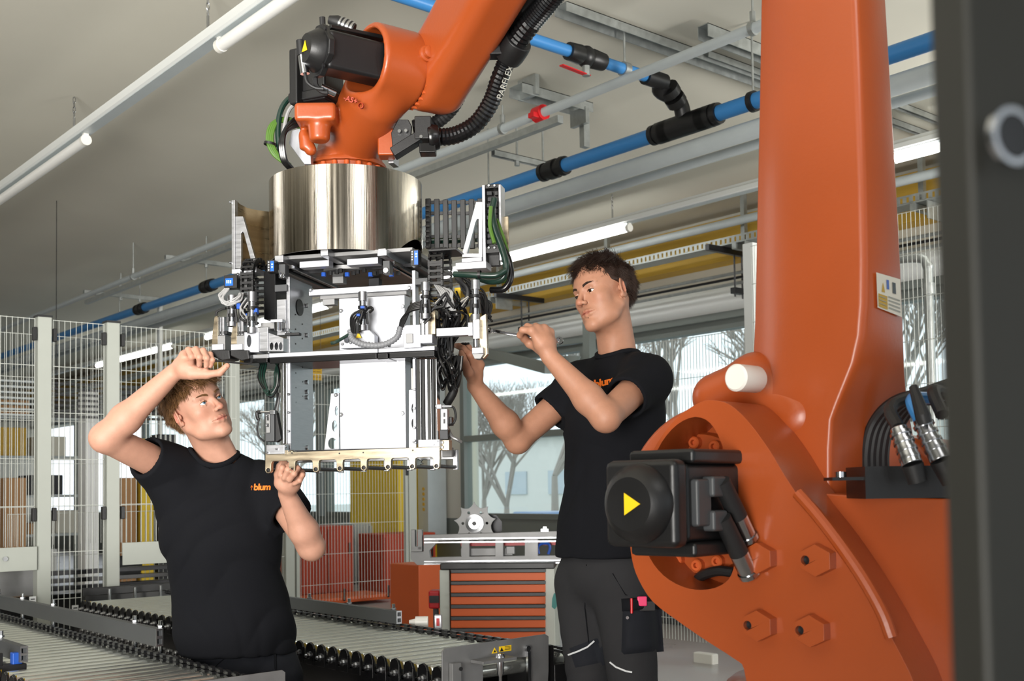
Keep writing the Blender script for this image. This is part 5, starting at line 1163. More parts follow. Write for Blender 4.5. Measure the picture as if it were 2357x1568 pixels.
gb('front_plate', 780, 682, 933, 1034, .045, .05, 'alu_white', .003, label='large blank aluminium front plate')
for x, y in ((786, 716), (786, 955), (927, 952), (927, 706)): screw(x, y, .044, .0065)
gb('plate_side', 934, 820, 943, 1032, .09, .06, 'dark_grey'); gb('right_post', 949, 622, 957, 830, .0, .03, 'alu_white')
gp('perforated_plate', [(762, 906), (780, 905), (780, 1036), (746, 1036)], [[(774.5+math.cos(a)*4, 946+math.sin(a)*11) for a in [math.tau*k/14 for k in range(14)]], [(770+math.cos(a)*6, 981+math.sin(a)*13) for a in [math.tau*k/14 for k in range(14)]], [(765+math.cos(a)*10, 1021+math.sin(a)*13) for a in [math.tau*k/16 for k in range(16)]]], .06, .006, 'alu_white'); screw(774, 910, .058, .006)
gp('perforated_plate', [(941, 898), (958, 895), (958, 1032), (941, 1032)], [[(951+math.cos(a)*4, y+math.sin(a)*11) for a in [math.tau*k/12 for k in range(12)]] for y in (940, 975)], .03, .006, 'alu_white'); gb('scale', 946, 848, 950, 896, .03, .006, 'label_white')
# ---- vertical guides below the tray
for x0, x1, m_, th in ((649, 653, 'steel', .02), (653.5, 660, 'chrome', .03), (661, 668.5, 'alu_white', .01), (950, 957, 'alu_white', .02), (959, 969, 'chrome', .03), (970, 977, 'black_gloss', .05), (978, 984, 'alu', .04), (984, 993, 'chrome', .03), (994, 999, 'black', .05), (1000, 1006, 'chrome', .03)):
    gb('guide_rail', x0, 826, x1, 1022, -.012, th, m_)
for y in (908, 950, 993): screw(665, y, -.014, .004)
for y in (897, 940, 985, 1015): screw(954, y, -.014, .0045)
# ---- tray
gb('tray_plate', 616, 808, 868, 818, -.03, .2, 'alu_white'); gb('tray_plate', 870, 799, 1000, 809, -.03, .2, 'alu_white'); gb('tray_ledge', 556, 816, 618, 826, -.035, .15, 'alu')
for x0, x1, y in ((560, 616, 828), (618, 866, 824), (868, 893, 819), (895, 1000, 815)): gb('dark_pad', x0, y-6, x1, y+8, -.034, .19, 'black_gloss', .003)
screw(620, 812, -.032, .004); screw(897, 797, -.032, .004)
# ---- left pick modules
for x0, dx, y0 in ((488, 0, 727), (532, 43, 729)):
    gp('finger_plate', [(x0+6, y0+2), (x0+12, y0), (x0+14, 806), (x0, 806), (x0, 775)], [], -.05, .012, 'champagne'); gb('clear_guide', x0+13, y0+2, x0+20, 772, -.045, .03, 'steel'); gb('clear_guide', x0+21, y0+2, x0+28, 772, -.045, .03, 'alu'); gb('finger_block', x0+12, 772, x0+30, 806, -.05, .04, 'alu_dull'); gb('finger_clamp', x0+6, 762, x0+34, 770, -.045, .04, 'steel_dark')
    gb('finger_foot', x0-1, 792, x0+26, 806, -.055, .05, 'alu_white'); gp('gripping_pad', [(x0-2, 806), (x0+40, 806), (x0+42, 826), (x0+22, 830), (x0-2, 819)], [], -.06, .06, 'black', .003)
gp('module_block', [(562, 765), (596, 765), (596, 811), (562, 811)], [[(573+math.cos(a)*5, 785+math.sin(a)*14) for a in [math.tau*k/14 for k in range(14)]]], -.05, .05, 'alu_white')
gb('module_block', 588, 753, 617, 809, -.045, .07, 'alu'); gp('module_block', [(617, 766), (652, 778), (652, 809), (617, 809)], [[(625+dx+math.cos(a)*4, 797+math.sin(a)*9) for a in [math.tau*k/12 for k in range(12)]] for dx in (0, 11, 21)], -.04, .05, 'alu'); gb('module_cover', 600, 742, 650, 757, -.03, .05, 'alu_dull'); gb('clamp_arm', 622, 735, 650, 742, -.04, .02, 'alu_white'); vcyl('small_cylinder', 640, 742, 762, .012, -.04, 'chrome')
for px, y0, y1, off in ((580, 672, 768, -.05), (534, 680, 752, -.05), (979, 650, 735, -.05), (1094, 645, 738, -.07), (835, 672, 762, -.0)):
    h = (y1-y0); c_ = vcyl('pneumatic_cylinder', px, y0+h*.06, y1, .0105, off, 'steel'); vcyl('cylinder_head', px, y0, y0+h*.24, .0135, off, 'alu', c_); vcyl('sensor_collar', px, y0+h*.36, y0+h*.44, .0145, off, 'black', c_); vcyl('sensor_collar', px, y0+h*.6, y0+h*.7, .0145, off, 'black', c_); vcyl('end_nut', px, y1-h*.15, y1, .0145, off, 'alu', c_)
    for s_ in (-1, 1): c = G.at(px+s_*8, y0+h*.65, off-.01); obj('sensor', MB().cyl(c-UP*.02+GX_*s_*.004, c+UP*.02, .004, n=6), 'black', c_)
# displays
def display(x0, y0, x1, y1, off, lb, txt=True, side=0):
    b = gb('sensor_display', x0, y0, x1, y1, off, .03, 'black', .002, label=lb); w_ = x1-x0; h = y1-y0
    gb('screen', x0+w_*.12, y0+h*.25, x1-w_*.3, y0+h*.8, off-.001, .001, 'screen_blue', 0, par=b)
    for k in range(3): gb('digit', x0+w_*(.2+.14*k), y0+h*.4, x0+w_*(.2+.14*k)+w_*.08, y0+h*.62, off-.002, .001, 'screen_text', 0, par=b)
display(515, 633, 545, 664, -.03, 'black pressure sensor with lit blue display'); 
for x0, y0, x1, y1 in ((614, 598, 631, 627), (944, 574, 963, 612)):
    b = gb('sensor_display', x0, y0, x1, y1, -.05, .03, 'black', .002, label='narrow black sensor with blue front'); w_ = x1-x0
    gb('blue_front', x0+w_*.5, y0+3, x1-1, y1-3, -.052, .002, 'screen_blue', 0, par=b)
    for k in range(4): gb('led', x0+w_*.18, y0+4+k*6, x0+w_*.32, y0+7+k*6, -.052, .002, 'paper_white', 0, par=b)
    gb('digit', x0+w_*.62, y0+9, x1-3, y0+12, -.0535, .001, 'screen_text', 0, par=b); gb('digit', x0+w_*.62, y0+15, x1-3, y0+18, -.0535, .001, 'screen_text', 0, par=b)
# cables around the left modules
rg = random.Random(5)
for k in range(6): gt('grey_cable', [(522+rg.uniform(-4, 6), 664, -.05), (508+rg.uniform(-6, 6), 685+rg.uniform(-5, 5), -.06), (520+rg.uniform(-5, 5), 700+rg.uniform(-6, 6), -.06), (545+rg.uniform(-5, 8), 690+rg.uniform(-8, 8), -.06), (555+rg.uniform(-5, 5), 675, -.04)], .0028, 'grey_cable', n=6)
gt('air_hose', [(497, 728, -.04), (499, 718, -.04), (510, 712, -.04), (520, 710, -.04)], .004, 'rubber')
for k in range(8): gt('sensor_cable', [(560+rg.uniform(-8, 20), 690+rg.uniform(-10, 10), -.04), (556+rg.uniform(-6, 6), 712+rg.uniform(-6, 6), -.055), (566+rg.uniform(-8, 8), 735+rg.uniform(-6, 6), -.06), (590+rg.uniform(-8, 8), 745, -.045)], .0028, 'black' if k % 3 else 'grey_cable', n=6)
for k in range(5): c = G.at(550+k*10, 705+(k % 3)*12, -.05); obj('air_fitting', MB().box(c, (.012, .012, .018), (GX_, GF, UP)), 'black' if k % 2 else 'blue', gr, bevel=.002)
# ---- right pick modules
gb('module_block', 929, 748, 968, 801, -.045, .06, 'alu_white'); gb('module_block', 934, 768, 950, 790, -.05, .01, 'alu_dull'); gb('module_block', 967, 770, 995, 790, -.055, .05, 'alu_white'); gb('clear_guide', 969, 737, 977, 776, -.05, .03, 'steel'); gb('clear_guide', 978, 737, 986, 776, -.05, .03, 'alu'); gb('finger_plate', 987, 705, 1002, 770, -.03, .03, 'champagne'); gb('module_block', 966, 676, 972, 745, -.02, .03, 'alu_white')
gb('outer_arm', 1004, 754, 1079, 773, -.04, .03, 'alu_white'); gb('clear_guide', 1088, 735, 1104, 780, -.09, .03, 'steel'); gb('finger_block', 1077, 742, 1088, 773, -.085, .04, 'alu_white'); gp('finger_plate', [(1105, 730), (1118, 722), (1122, 815), (1112, 826), (1104, 790)], [], -.07, .02, 'champagne'); gb('finger_block', 1086, 800, 1112, 814, -.09, .05, 'alu_white'); gp('gripping_pad', [(1086, 814), (1114, 814), (1106, 826), (1092, 826)], [], -.085, .04, 'alu_dull'); vcyl('clear_cylinder', 1095, 778, 800, .008, -.07, 'steel')
gb('warning_plate', 1046, 662, 1060, 690, .05, .004, 'warn_yellow'); gb('yellow_tag', 1055, 695, 1066, 708, .0, .003, 'warn_yellow', 0); gb('yellow_tag', 1080, 718, 1087, 728, -.05, .003, 'warn_yellow', 0)
# black cable tangles
for k in range(34):
    x0, y0 = rg.uniform(975, 1060), rg.uniform(665, 720); x1, y1 = rg.uniform(1010, 1075), rg.uniform(715, 752)
    gt('sensor_cable', [(x0, y0, rg.uniform(-.04, .02)), ((x0+x1)/2+rg.uniform(-12, 12), (y0+y1)/2+rg.uniform(-14, 4), -.03), (x1, y1, rg.uniform(-.02, .03)), (rg.uniform(1015, 1045), 790, .03)], rg.choice((.003, .0035, .004)), rg.choice(('rubber', 'black_gloss', 'rubber', 'grey_cable')) if k % 5 == 0 else 'black_gloss', n=6)
for k in range(8): gt('grey_cable', [(1000+k*3, 655+k, -.02), (1012+k*4, 672+rg.uniform(-4, 4), -.04), (1020+k*3, 690, -.04), (1030+k*3, 710+k*2, -.03)], .003, 'grey_cable', n=6)
for k in range(30):
    x0 = rg.uniform(1010, 1046); xe = rg.uniform(1015, 1052); yb = rg.uniform(845, 900)
    gt('hanging_cable', [(x0, 775, rg.uniform(-.01, .05)), (x0+rg.uniform(-6, 4), 815, rg.uniform(-.01, .05)), (xe-8, (yb+815)/2, rg.uniform(-.02, .04)), (xe, yb, rg.uniform(-.02, .04)), (xe+9, yb-22, .02), (xe+4+rg.uniform(0, 10), 820, .03)], rg.choice((.0032, .004)), 'black_gloss' if k % 4 else 'rubber', n=6)
for k in range(9): gt('hanging_cable', [(1062+k*2, 790, .17), (1058+k*2.2, 815, .18+.008*(k % 3)), (1048+k*2.4, 845, .17), (1038+k*2, 862, .14)], .004, 'rubber', n=6)
gt('black_hose', [(1040, 840, .08), (1046, 868, .08), (1044, 900, .08), (1028, 930, .09)], .013, 'rubber', n=14)
for k in range(16):
    gt('sensor_cable', [(1050+rg.uniform(0, 30), 640+rg.uniform(-5, 10), .02), (1075+rg.uniform(-10, 20), 665+rg.uniform(-10, 10), .0), (1110+rg.uniform(-10, 20), 690+rg.uniform(-15, 15), .0), (1125+rg.uniform(-12, 8), 735+rg.uniform(-10, 10), -.03)], .0035, 'rubber' if k % 3 else 'steel_dark', n=6)
for k in range(12): c = G.at(rg.uniform(990, 1125), rg.uniform(680, 740), -.05); d = (GX_*rg.uniform(-1, 1)+UP*rg.uniform(-1, 1)).normalized(); gt_ = obj('sensor_plug', MB().cyl(c, c+d*.028, .0045, n=8), rg.choice(('steel_dark', 'chrome', 'black', 'black')), gr)
for k in range(3): gt('cable_loop', [(1050+k*4, 640, .0), (1076, 665+k*3, -.01), (1072-k*3, 700, -.01), (1050, 715, .0)], .006, 'rubber')
# green hoses right
gt('green_hose', [(1138, 458, .03), (1133, 490, .02), (1140, 530, .01), (1155, 570, .0), (1165, 610, -.01), (1158, 640, -.01), (1130, 648, .0), (1100, 640, .02)], .010, 'dark_green', n=12)
gt('green_hose', [(1045, 631, -.03), (1090, 633, -.04), (1140, 634, -.04), (1165, 622, -.03)], .009, 'dark_green', n=12)
gt('yellow_green_cable', [(1143, 505, .04), (1160, 550, .03), (1172, 600, .02), (1172, 640, .02), (1145, 652, .02)], .005, 'green_cable'); gt('black_hose', [(1152, 560, .02), (1171, 600, .02), (1175, 640, .02), (1160, 665, .02), (1130, 668, .03)], .010, 'black_gloss', n=12)
gt('black_hose', [(1130, 475, .0), (1128, 520, .0), (1138, 560, -.01)], .006, 'green_cable'); obj('cable_tie', MB().lathe(G.at(1104, 632, -.04), GX_, [(-.004, .0125), (.004, .0125)], n=12), 'black', gr)
# corrugated hose over the tray and centre tangle
cc = curve([G.at(x, y, o) for x, y, o in ((806, 762, -.02), (812, 782, -.04), (840, 794, -.05), (880, 794, -.05), (912, 778, -.05), (922, 752, -.05))], 20); obj('corrugated_hose', MB().tube(cc, [.0095 if i % 4 < 2 else .008 for i in range(len(cc))], n=12), 'grey_hose', gr)
for k in range(5): gt('black_hose', [(920+k, 756, -.05), (925+k*3, 735-k*2, -.05), (945, 716-k*3, -.055), (978, 708-k*4, -.055)], .0042, 'black_gloss')
for k in range(5): gt('black_hose', [(836+rg.uniform(-3, 3), 712, -.02), (812+k*4, 725+k*3, -.03), (808+k*4, 745, -.03), (812+k*3, 768, -.03)], .004, 'black_gloss')
gt('black_hose', [(838, 722, -.02), (850, 708, -.03), (858, 712, -.03), (850, 720, -.03)], .004, 'black_gloss'); gt('dark_green_plug', [(762, 790, -.05), (772, 788, -.05), (790, 778, -.04), (806, 768, -.03)], .005, 'dark_green')
m = MB(); c = G.at(820, 788, -.02); gp('valve_plate', [(783, 766), (850, 760), (862, 772), (862, 800), (783, 802)], [[(799+math.cos(a)*7, 782+math.sin(a)*8) for a in [math.tau*k/14 for k in range(14)]]], .0, .03, 'alu_white'); gp('warning_triangle', [(818, 778), (832, 778), (825, 765)], [], -.008, .001, 'warn_yellow', 0); gb('blue_fitting', 829, 704, 838, 710, -.03, .012, 'blue'); gb('blue_fitting', 820, 722, 828, 728, -.035, .012, 'blue'); gb('valve_block', 742, 688, 770, 702, .12, .03, 'alu_dull')
for x, y in ((789, 793), (808, 790), (850, 790)): screw(x, y, -.001, .004)
# loose cable coil below the tray, left
for k in range(9):
    dx = rg.uniform(-4, 4); gt('cable_coil', [(601+k*1.5, 838, .02), (596+k*1.5+dx*.3, 868, .0), (608+k, 900+dx, -.01), (624-k*.5, 914-k*1.5, .0), (640-k, 893+dx, .01), (643-k*1.2, 860, .02), (638, 840, .03)], .0038, 'dark_green' if k % 3 else 'black_gloss')
gt('cable', [(640, 905, .02), (636, 930, .0), (630, 950, .0)], .003, 'rubber'); gt('cable', [(645, 905, .03), (640, 935, .02), (636, 960, .01)], .003, 'grey_cable')
# side sensors
sb1 = gb('sensor_mount', 610, 950, 631, 1017, -.02, .03, 'dark_grey', .003); gb('slotted_plate', 612, 953, 621, 997, -.024, .004, 'alu_dull', par=sb1)
for y in (960, 975): gb('slot', 614.5, y, 618, y+8, -.026, .002, 'black', 0, par=sb1)
for y in (957, 979): screw(615, y, -.026, .0045, sb1)
gp('brace', [(631, 945), (636, 950), (647, 1010), (636, 1018), (631, 1018)], [], -.01, .02, 'black'); a = G.at(598, 949, -.02); b = G.at(632, 948, -.02); obj('proximity_sensor', MB().cyl(a, b, .004, n=10), 'steel', gr); gb('sensor_nut', 620, 944, 632, 954, -.028, .016, 'steel'); gt('sensor_cable', [(600, 949, -.02), (592, 950, -.02), (593, 962, -.02), (596, 966, -.02)], .0055, 'black'); gt('sensor_cable', [(597, 962, -.02), (592, 985, -.02), (596, 1005, -.02), (609, 1017, -.01)], .003, 'rubber')
sb2 = gb('sensor_mount', 1014, 941, 1030, 990, -.02, .02, 'alu_white', .002)
for y in (950, 965): gb('slot', 1020.5, y, 1024.5, y+10, -.022, .002, 'black', 0, par=sb2)
gb('sensor_mount', 1012, 990, 1031, 1012, -.01, .03, 'steel_dark'); gb('sensor_mount', 1014, 1013, 1034, 1037, -.01, .03, 'champagne')
for y in (1019, 1030): screw(1019, y, -.012, .004)
a = G.at(1003, 936, -.02); b = G.at(1040, 936, -.02); obj('proximity_sensor', MB().cyl(a, b, .004, n=10), 'steel', gr); gb('sensor_nut', 1004, 931, 1016, 941, -.028, .016, 'alu_white'); gt('sensor_cable', [(1036, 936, -.02), (1045, 940, -.02), (1049, 960, -.02), (1043, 975, -.02), (1033, 979, .0)], .0035, 'black'); gb('black_plug', 1033, 960, 1040, 980, .0, .02, 'black')
gt('clear_hose', [(1032, 988, .02), (1040, 1005, .01), (1052, 1012, .01), (1062, 1018, .02)], .005, 'alu_dull')
# ---- lower bar with eight prongs
PX = [617, 671.7, 726.3, 781.4, 836.8, 892.6, 948.5, 1004.3]; PY = [1082.7, 1082, 1080.4, 1078.4, 1076.8, 1075, 1074, 1073.2]
def bar(off, th, m_, nm, dx=0):
    top = [(611, 1044), (650, 1041), (655, 1036), (668, 1036), (676, 1041), (975, 1030), (978, 1022), (1012, 1018)]
    bot = []
    for i in range(7, -1, -1):
        x, y = PX[i], PY[i]; u = 1062-(x-617)*.026; w_ = 7
        if i < 7: bot.append((x+w_+5, u)); bot.append((x+w_+1, u+2)); bot.append((x+w_, u+7))
        else: bot.append((x+w_+1, u))
        for k in range(7): a = math.pi*k/6; bot.append((x+w_*math.cos(a), y+w_*math.sin(a)))
        if i > 0: bot.append((x-w_, u+7)); bot.append((x-w_-1, u+2)); bot.append((x-w_-5, u))
    pts = top+[(1012, 1050)]+bot
    return gp(nm, pts, [[(x+math.cos(a)*4.6, y+math.sin(a)*4.6) for a in [math.tau*k/14 for k in range(14)]] for x, y in zip(PX, PY)], off, th, m_)
bar(-.03, .016, 'champagne', 'prong_bar')
# rear bar: same shape shifted straight back
for x, y in zip(PX, PY):
    a = G.at(x, y, -.02); obj('rod', MB().cyl(a, a+GF*.21, .0058, n=12), 'steel_dark', gr)
a = G.at(611, 1052, -.02); b = G.at(1010, 1042, -.02); mid = (a+b)/2+GF*.2; obj('rear_bar', MB().box(mid, ((b-a).length, .014, .03), (GX_, GF, UP)), 'alu', gr, bevel=.002)
for x, y in zip(PX, PY): c = G.at(x, y, -.02)+GF*.2+UP*.014; obj('rear_prong', MB().box(c, (.016, .014, .045), (GX_, GF, UP)), 'alu', gr, bevel=.002)
gb('corner_block', 612, 1024, 655, 1046, -.045, .03, 'alu', .002); gb('corner_block', 962, 1012, 1012, 1030, -.035, .03, 'alu_white', .002); gb('rubber_strip', 680, 1034, 938, 1040, -.005, .1, 'steel_dark')
for x, y in ((615, 1042), (637, 1034), (659, 1029), (666, 1038), (998, 1024), (1007, 1016), (952, 1018)): screw(x, y, -.047 if x < 645 else -.036, .003)
for x, y in ((672, 1043), (781, 1044), (836, 1042), (950, 1037)): c = G.at(x, y, -.031); obj('small_hole', MB().cyl(c, c-GF*.0006, .0025, n=6), 'black', gr)
gb('rear_corner', 1018, 1030, 1040, 1052, .14, .02, 'alu_dull')
m = MB()
for k in range(9): c = G.at(955+0*k, 1062, .1); 
gp('green_gear', [(955, 1058), (962, 1056), (966, 1060), (972, 1059), (968, 1064), (974, 1068), (967, 1070), (970, 1075), (955, 1073)], [], .12, .01, 'dark_green')

for o in list(bpy.data.objects):
    if o.name.startswith('label_plate'):
        try: text_obj('print_text', 'POS', ORG[o.name]+V((0, -.003, -.026)), V((1, 0, 0)), V((0, -1, 0)), .014, 'steel_dark', o, ext=.0004)
        except Exception as e: print('text', e)
# ================================================================== people
def cv(x, u, w): return _rt*x+UP*u-_fw*w
def frame(psi, pitch=0, roll=0):
    """psi 0 faces the eye, positive faces image left. returns right, front, up"""
    a, p, r = map(math.radians, (psi, pitch, roll))
    f = cv(-math.sin(a)*math.cos(p), math.sin(p), math.cos(a)*math.cos(p)); ri = cv(-math.cos(a), 0, -math.sin(a)); up = ri.cross(f).normalized()
    return (ri*math.cos(r)-up*math.sin(r)).normalized(), f.normalized(), (up*math.cos(r)+ri*math.sin(r)).normalized()
def head_sdf(O, A, neck_to, jaw=1.0, nr=.056, brow=1.0, eo=1.0):
    R_, F_, U_ = A; ax = [list(R_), list(F_), list(U_)]
    g = lambda x, y, z: O+R_*x+F_*y+U_*z
    s = SDF()
    s.ell(g(0, -.018, .036), (.076, .096, .084), ax, k=0)
    s.ell(g(0, .034, .02), (.064, .056, .07), ax, k=.03)
    s.ell(g(0, .03, -.045), (.054*jaw, .055, .062), ax, k=.03)
    for q in (-1, 1):
        s.cone(g(.056*q*jaw, -.005, -.05), g(.046*q*jaw, .02, -.078), .017, .016, k=.022)
        s.cone(g(.046*q*jaw, .02, -.078), g(.012*q, .074, -.104), .016, .013, k=.022)
        s.ell(g(.043*q, .052, -.022), (.020, .022, .018), ax, k=.025)
        s.ell(g(.030*q*jaw, .038, -.066), (.026, .026, .034), ax, k=.03)
    s.ell(g(0, .077, -.100), (.017, .013, .014), ax, k=.018)
    s.cone(g(0, .01, -.085), g(0, .055, -.092), .036, .024, k=.02)
    # brow
    for q in (-1, 1): s.cone(g(.010*q, .083, .020), g(.044*q, .068, .024), .0065*brow, .007*brow, k=.014)
    # sockets
    for q in (-1, 1): s.ell(g(.032*q, .095, .002), (.0185, .018, .0130), ax, k=.009, op='s')
    # eyelids
    for q in (-1, 1):
        P_ = [g(.047*q, .0675, .000), g(.040*q, .0800, .0075*eo), g(.031*q, .0845, .0088*eo), g(.022*q, .0815, .0055*eo), g(.0165*q, .0765, -.001)]
        Q_ = [g(.047*q, .0675, .000), g(.040*q, .0785, -.0065), g(.031*q, .0825, -.0085), g(.022*q, .080, -.0065), g(.0165*q, .0765, -.001)]
        for a, b in zip(P_, P_[1:]): s.cone(a, b, .0025, .0025, k=.0025)
        for a, b in zip(Q_, Q_[1:]): s.cone(a, b, .0022, .0022, k=.003)
    # nose
    s.cone(g(0, .086, .012), g(0, .106, -.026), .0060, .0090, k=.010); s.ell(g(0, .108, -.031), (.0105, .010, .009), ax, k=.006)
    for q in (-1, 1):
        s.ell(g(.0125*q, .0975, -.034), (.0068, .009, .0068), ax, k=.006)
        s.ell(g(.007*q, .102, -.042), (.0034, .005, .004), ax, k=.003, op='s')
    # mouth
    s.ell(g(0, .0720, -.064), (.034, .0145, .020), ax, k=.012)
    for q in (-1, 1):
        up = [g(.0300*q, .0770, -.0640), g(.016*q, .0860, -.0600), g(.005*q, .0895, -.0585), g(0, .0895, -.0590)]
        lo_ = [g(.0280*q, .0770, -.0650), g(.015*q, .0850, -.0690), g(0, .0880, -.0705)]
        for i, (p0, p1) in enumerate(zip(up, up[1:])): s.cone(p0, p1, (.0020, .0034, .0038)[i], (.0034, .0038, .0038)[i], k=.007)
        for i, (p0, p1) in enumerate(zip(lo_, lo_[1:])): s.cone(p0, p1, (.0022, .0046)[i], (.0046, .0052)[i], k=.007)
        s.cone(g(.0320*q, .0800, -.0640), g(.016*q, .0900, -.0646), .0012, .0016, k=.001, op='s'); s.cone(g(.016*q, .0900, -.0646), g(0, .0938, -.0650), .0016, .0016, k=.001, op='s')
    s.ell(g(0, .096, -.050), (.003, .004, .007), ax, k=.004, op='s')
    # ears
    for q in (-1, 1):
        ea = [list((R_*q*.92-F_*.38).normalized()), list((F_*.92+R_*q*.38).normalized()), list(U_)]
        c = g(.079*q, -.012, -.004)
        s.ell(c, (.0060, .0190, .0325), ea, k=.005); s.ell(c+R_*q*.0062+F_*.000+U_*.003, (.0052, .0140, .0245), ea, k=.0025, op='s')
        s.ell(c+R_*q*.002+F_*.004-U_*.006, (.006, .0065, .009), ea, k=.003, op='s'); s.cone(c+R_*q*.002-F_*.006+U_*.016, c+R_*q*.003-F_*.007-U_*.012, .0024, .0026, k=.004)
        s.ell(g(.077*q, .002, -.006), (.004, .004, .008), ea, k=.004); s.ell(g(.0765*q, -.004, -.028), (.005, .007, .008), ea, k=.004)
    # neck
    s.cone(g(0, -.022, -.04), neck_to, nr, nr*1.06, k=.03)
    s.cone(g(.045, -.03, -.03), neck_to+F_*.05+R_*.015, .014, .012, k=.025); s.cone(g(-.045, -.03, -.03), neck_to+F_*.05-R_*.015, .014, .012, k=.025)
    return s, g
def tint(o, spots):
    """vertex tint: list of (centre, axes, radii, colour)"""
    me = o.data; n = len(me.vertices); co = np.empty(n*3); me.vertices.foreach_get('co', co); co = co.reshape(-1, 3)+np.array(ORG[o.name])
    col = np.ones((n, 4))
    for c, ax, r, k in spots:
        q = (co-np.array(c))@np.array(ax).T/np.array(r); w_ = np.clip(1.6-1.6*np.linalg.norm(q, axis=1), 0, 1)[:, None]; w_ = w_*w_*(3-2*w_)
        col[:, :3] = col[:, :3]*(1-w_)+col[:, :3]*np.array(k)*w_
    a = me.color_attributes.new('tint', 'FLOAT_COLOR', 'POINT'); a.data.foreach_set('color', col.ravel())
def eyes(g, A, body, gaze, iris):
    R_, F_, U_ = A
    for q in (-1, 1):
        c = g(.0315*q, .0706, .0005); e = obj('eye', MB().sphere(c, .0131, 24), 'eye_white', body, smooth=180)
        d = gaze.normalized(); X, Y, D = basis(d)
        obj('iris', MB().lathe(c, d, [(.0116, .0064), (.0128, .0058), (.0135, .003), (.0135, 0)], n=24), iris, e)
        obj('pupil', MB().lathe(c, d, [(.01352, .0028), (.01360, 0)], n=16), 'pupil', e)
def lashes(g, body, m, eo=1.0):
    for q in (-1, 1):
        pts = curve([g(.0475*q, .0690, -.0005), g(.040*q, .0822, .0075*eo-.0023), g(.031*q, .0868, .0088*eo-.0026), g(.022*q, .0838, .0055*eo-.0025), g(.017*q, .0785, -.0015)], 5)
        obj('eyelashes', MB().tube(pts, [.0004]+[.0011]*(len(pts)-2)+[.0004], n=5), m, body)
def strands(name, roots, m, body, r0=.0007, segs=5, kind=None):
    vs = []; fs = []
    for pts in roots:
        n = len(pts); o = len(vs); d = (pts[1]-pts[0]).normalized(); X, Y, _ = basis(d)
        for i, p in enumerate(pts):
            r = r0*(1-i/(n-1)*.85)
            for k in range(3): a = math.tau*k/3; vs.append(p+X*math.cos(a)*r+Y*math.sin(a)*r)
        for i in range(n-1):
            for k in range(3): fs.append((o+i*3+k, o+i*3+(k+1) % 3, o+(i+1)*3+(k+1) % 3, o+(i+1)*3+k))
    return obj(name, (np.array([tuple(v) for v in vs]), fs), m, body, smooth=180, kind=kind)
def brows(g, A, body, m, lift=0, r0=.0006):
    rn = random.Random(4); rs = []
    for q in (-1, 1):
        for k in range(240):
            t = rn.random(); x = .014+.036*t; z = .0175+.0065*math.sin(t*2.4)+rn.uniform(-.0032, .0032)*(1.15-.75*t)+lift; y = .0935-.022*t*t-.004*t
            p = g(x*q, y+.0005, z); R_, F_, U_ = A; d = (R_*q*(.8)+U_*(.45-.6*t)+F_*.12).normalized(); rs.append([p, p+d*.004+F_*.0006, p+d*.008-F_*.0006*2])
    for nm_, h_ in (('eyebrow', rs[:240]), ('eyebrow', rs[240:])): strands(nm_, h_, m, body, r0)
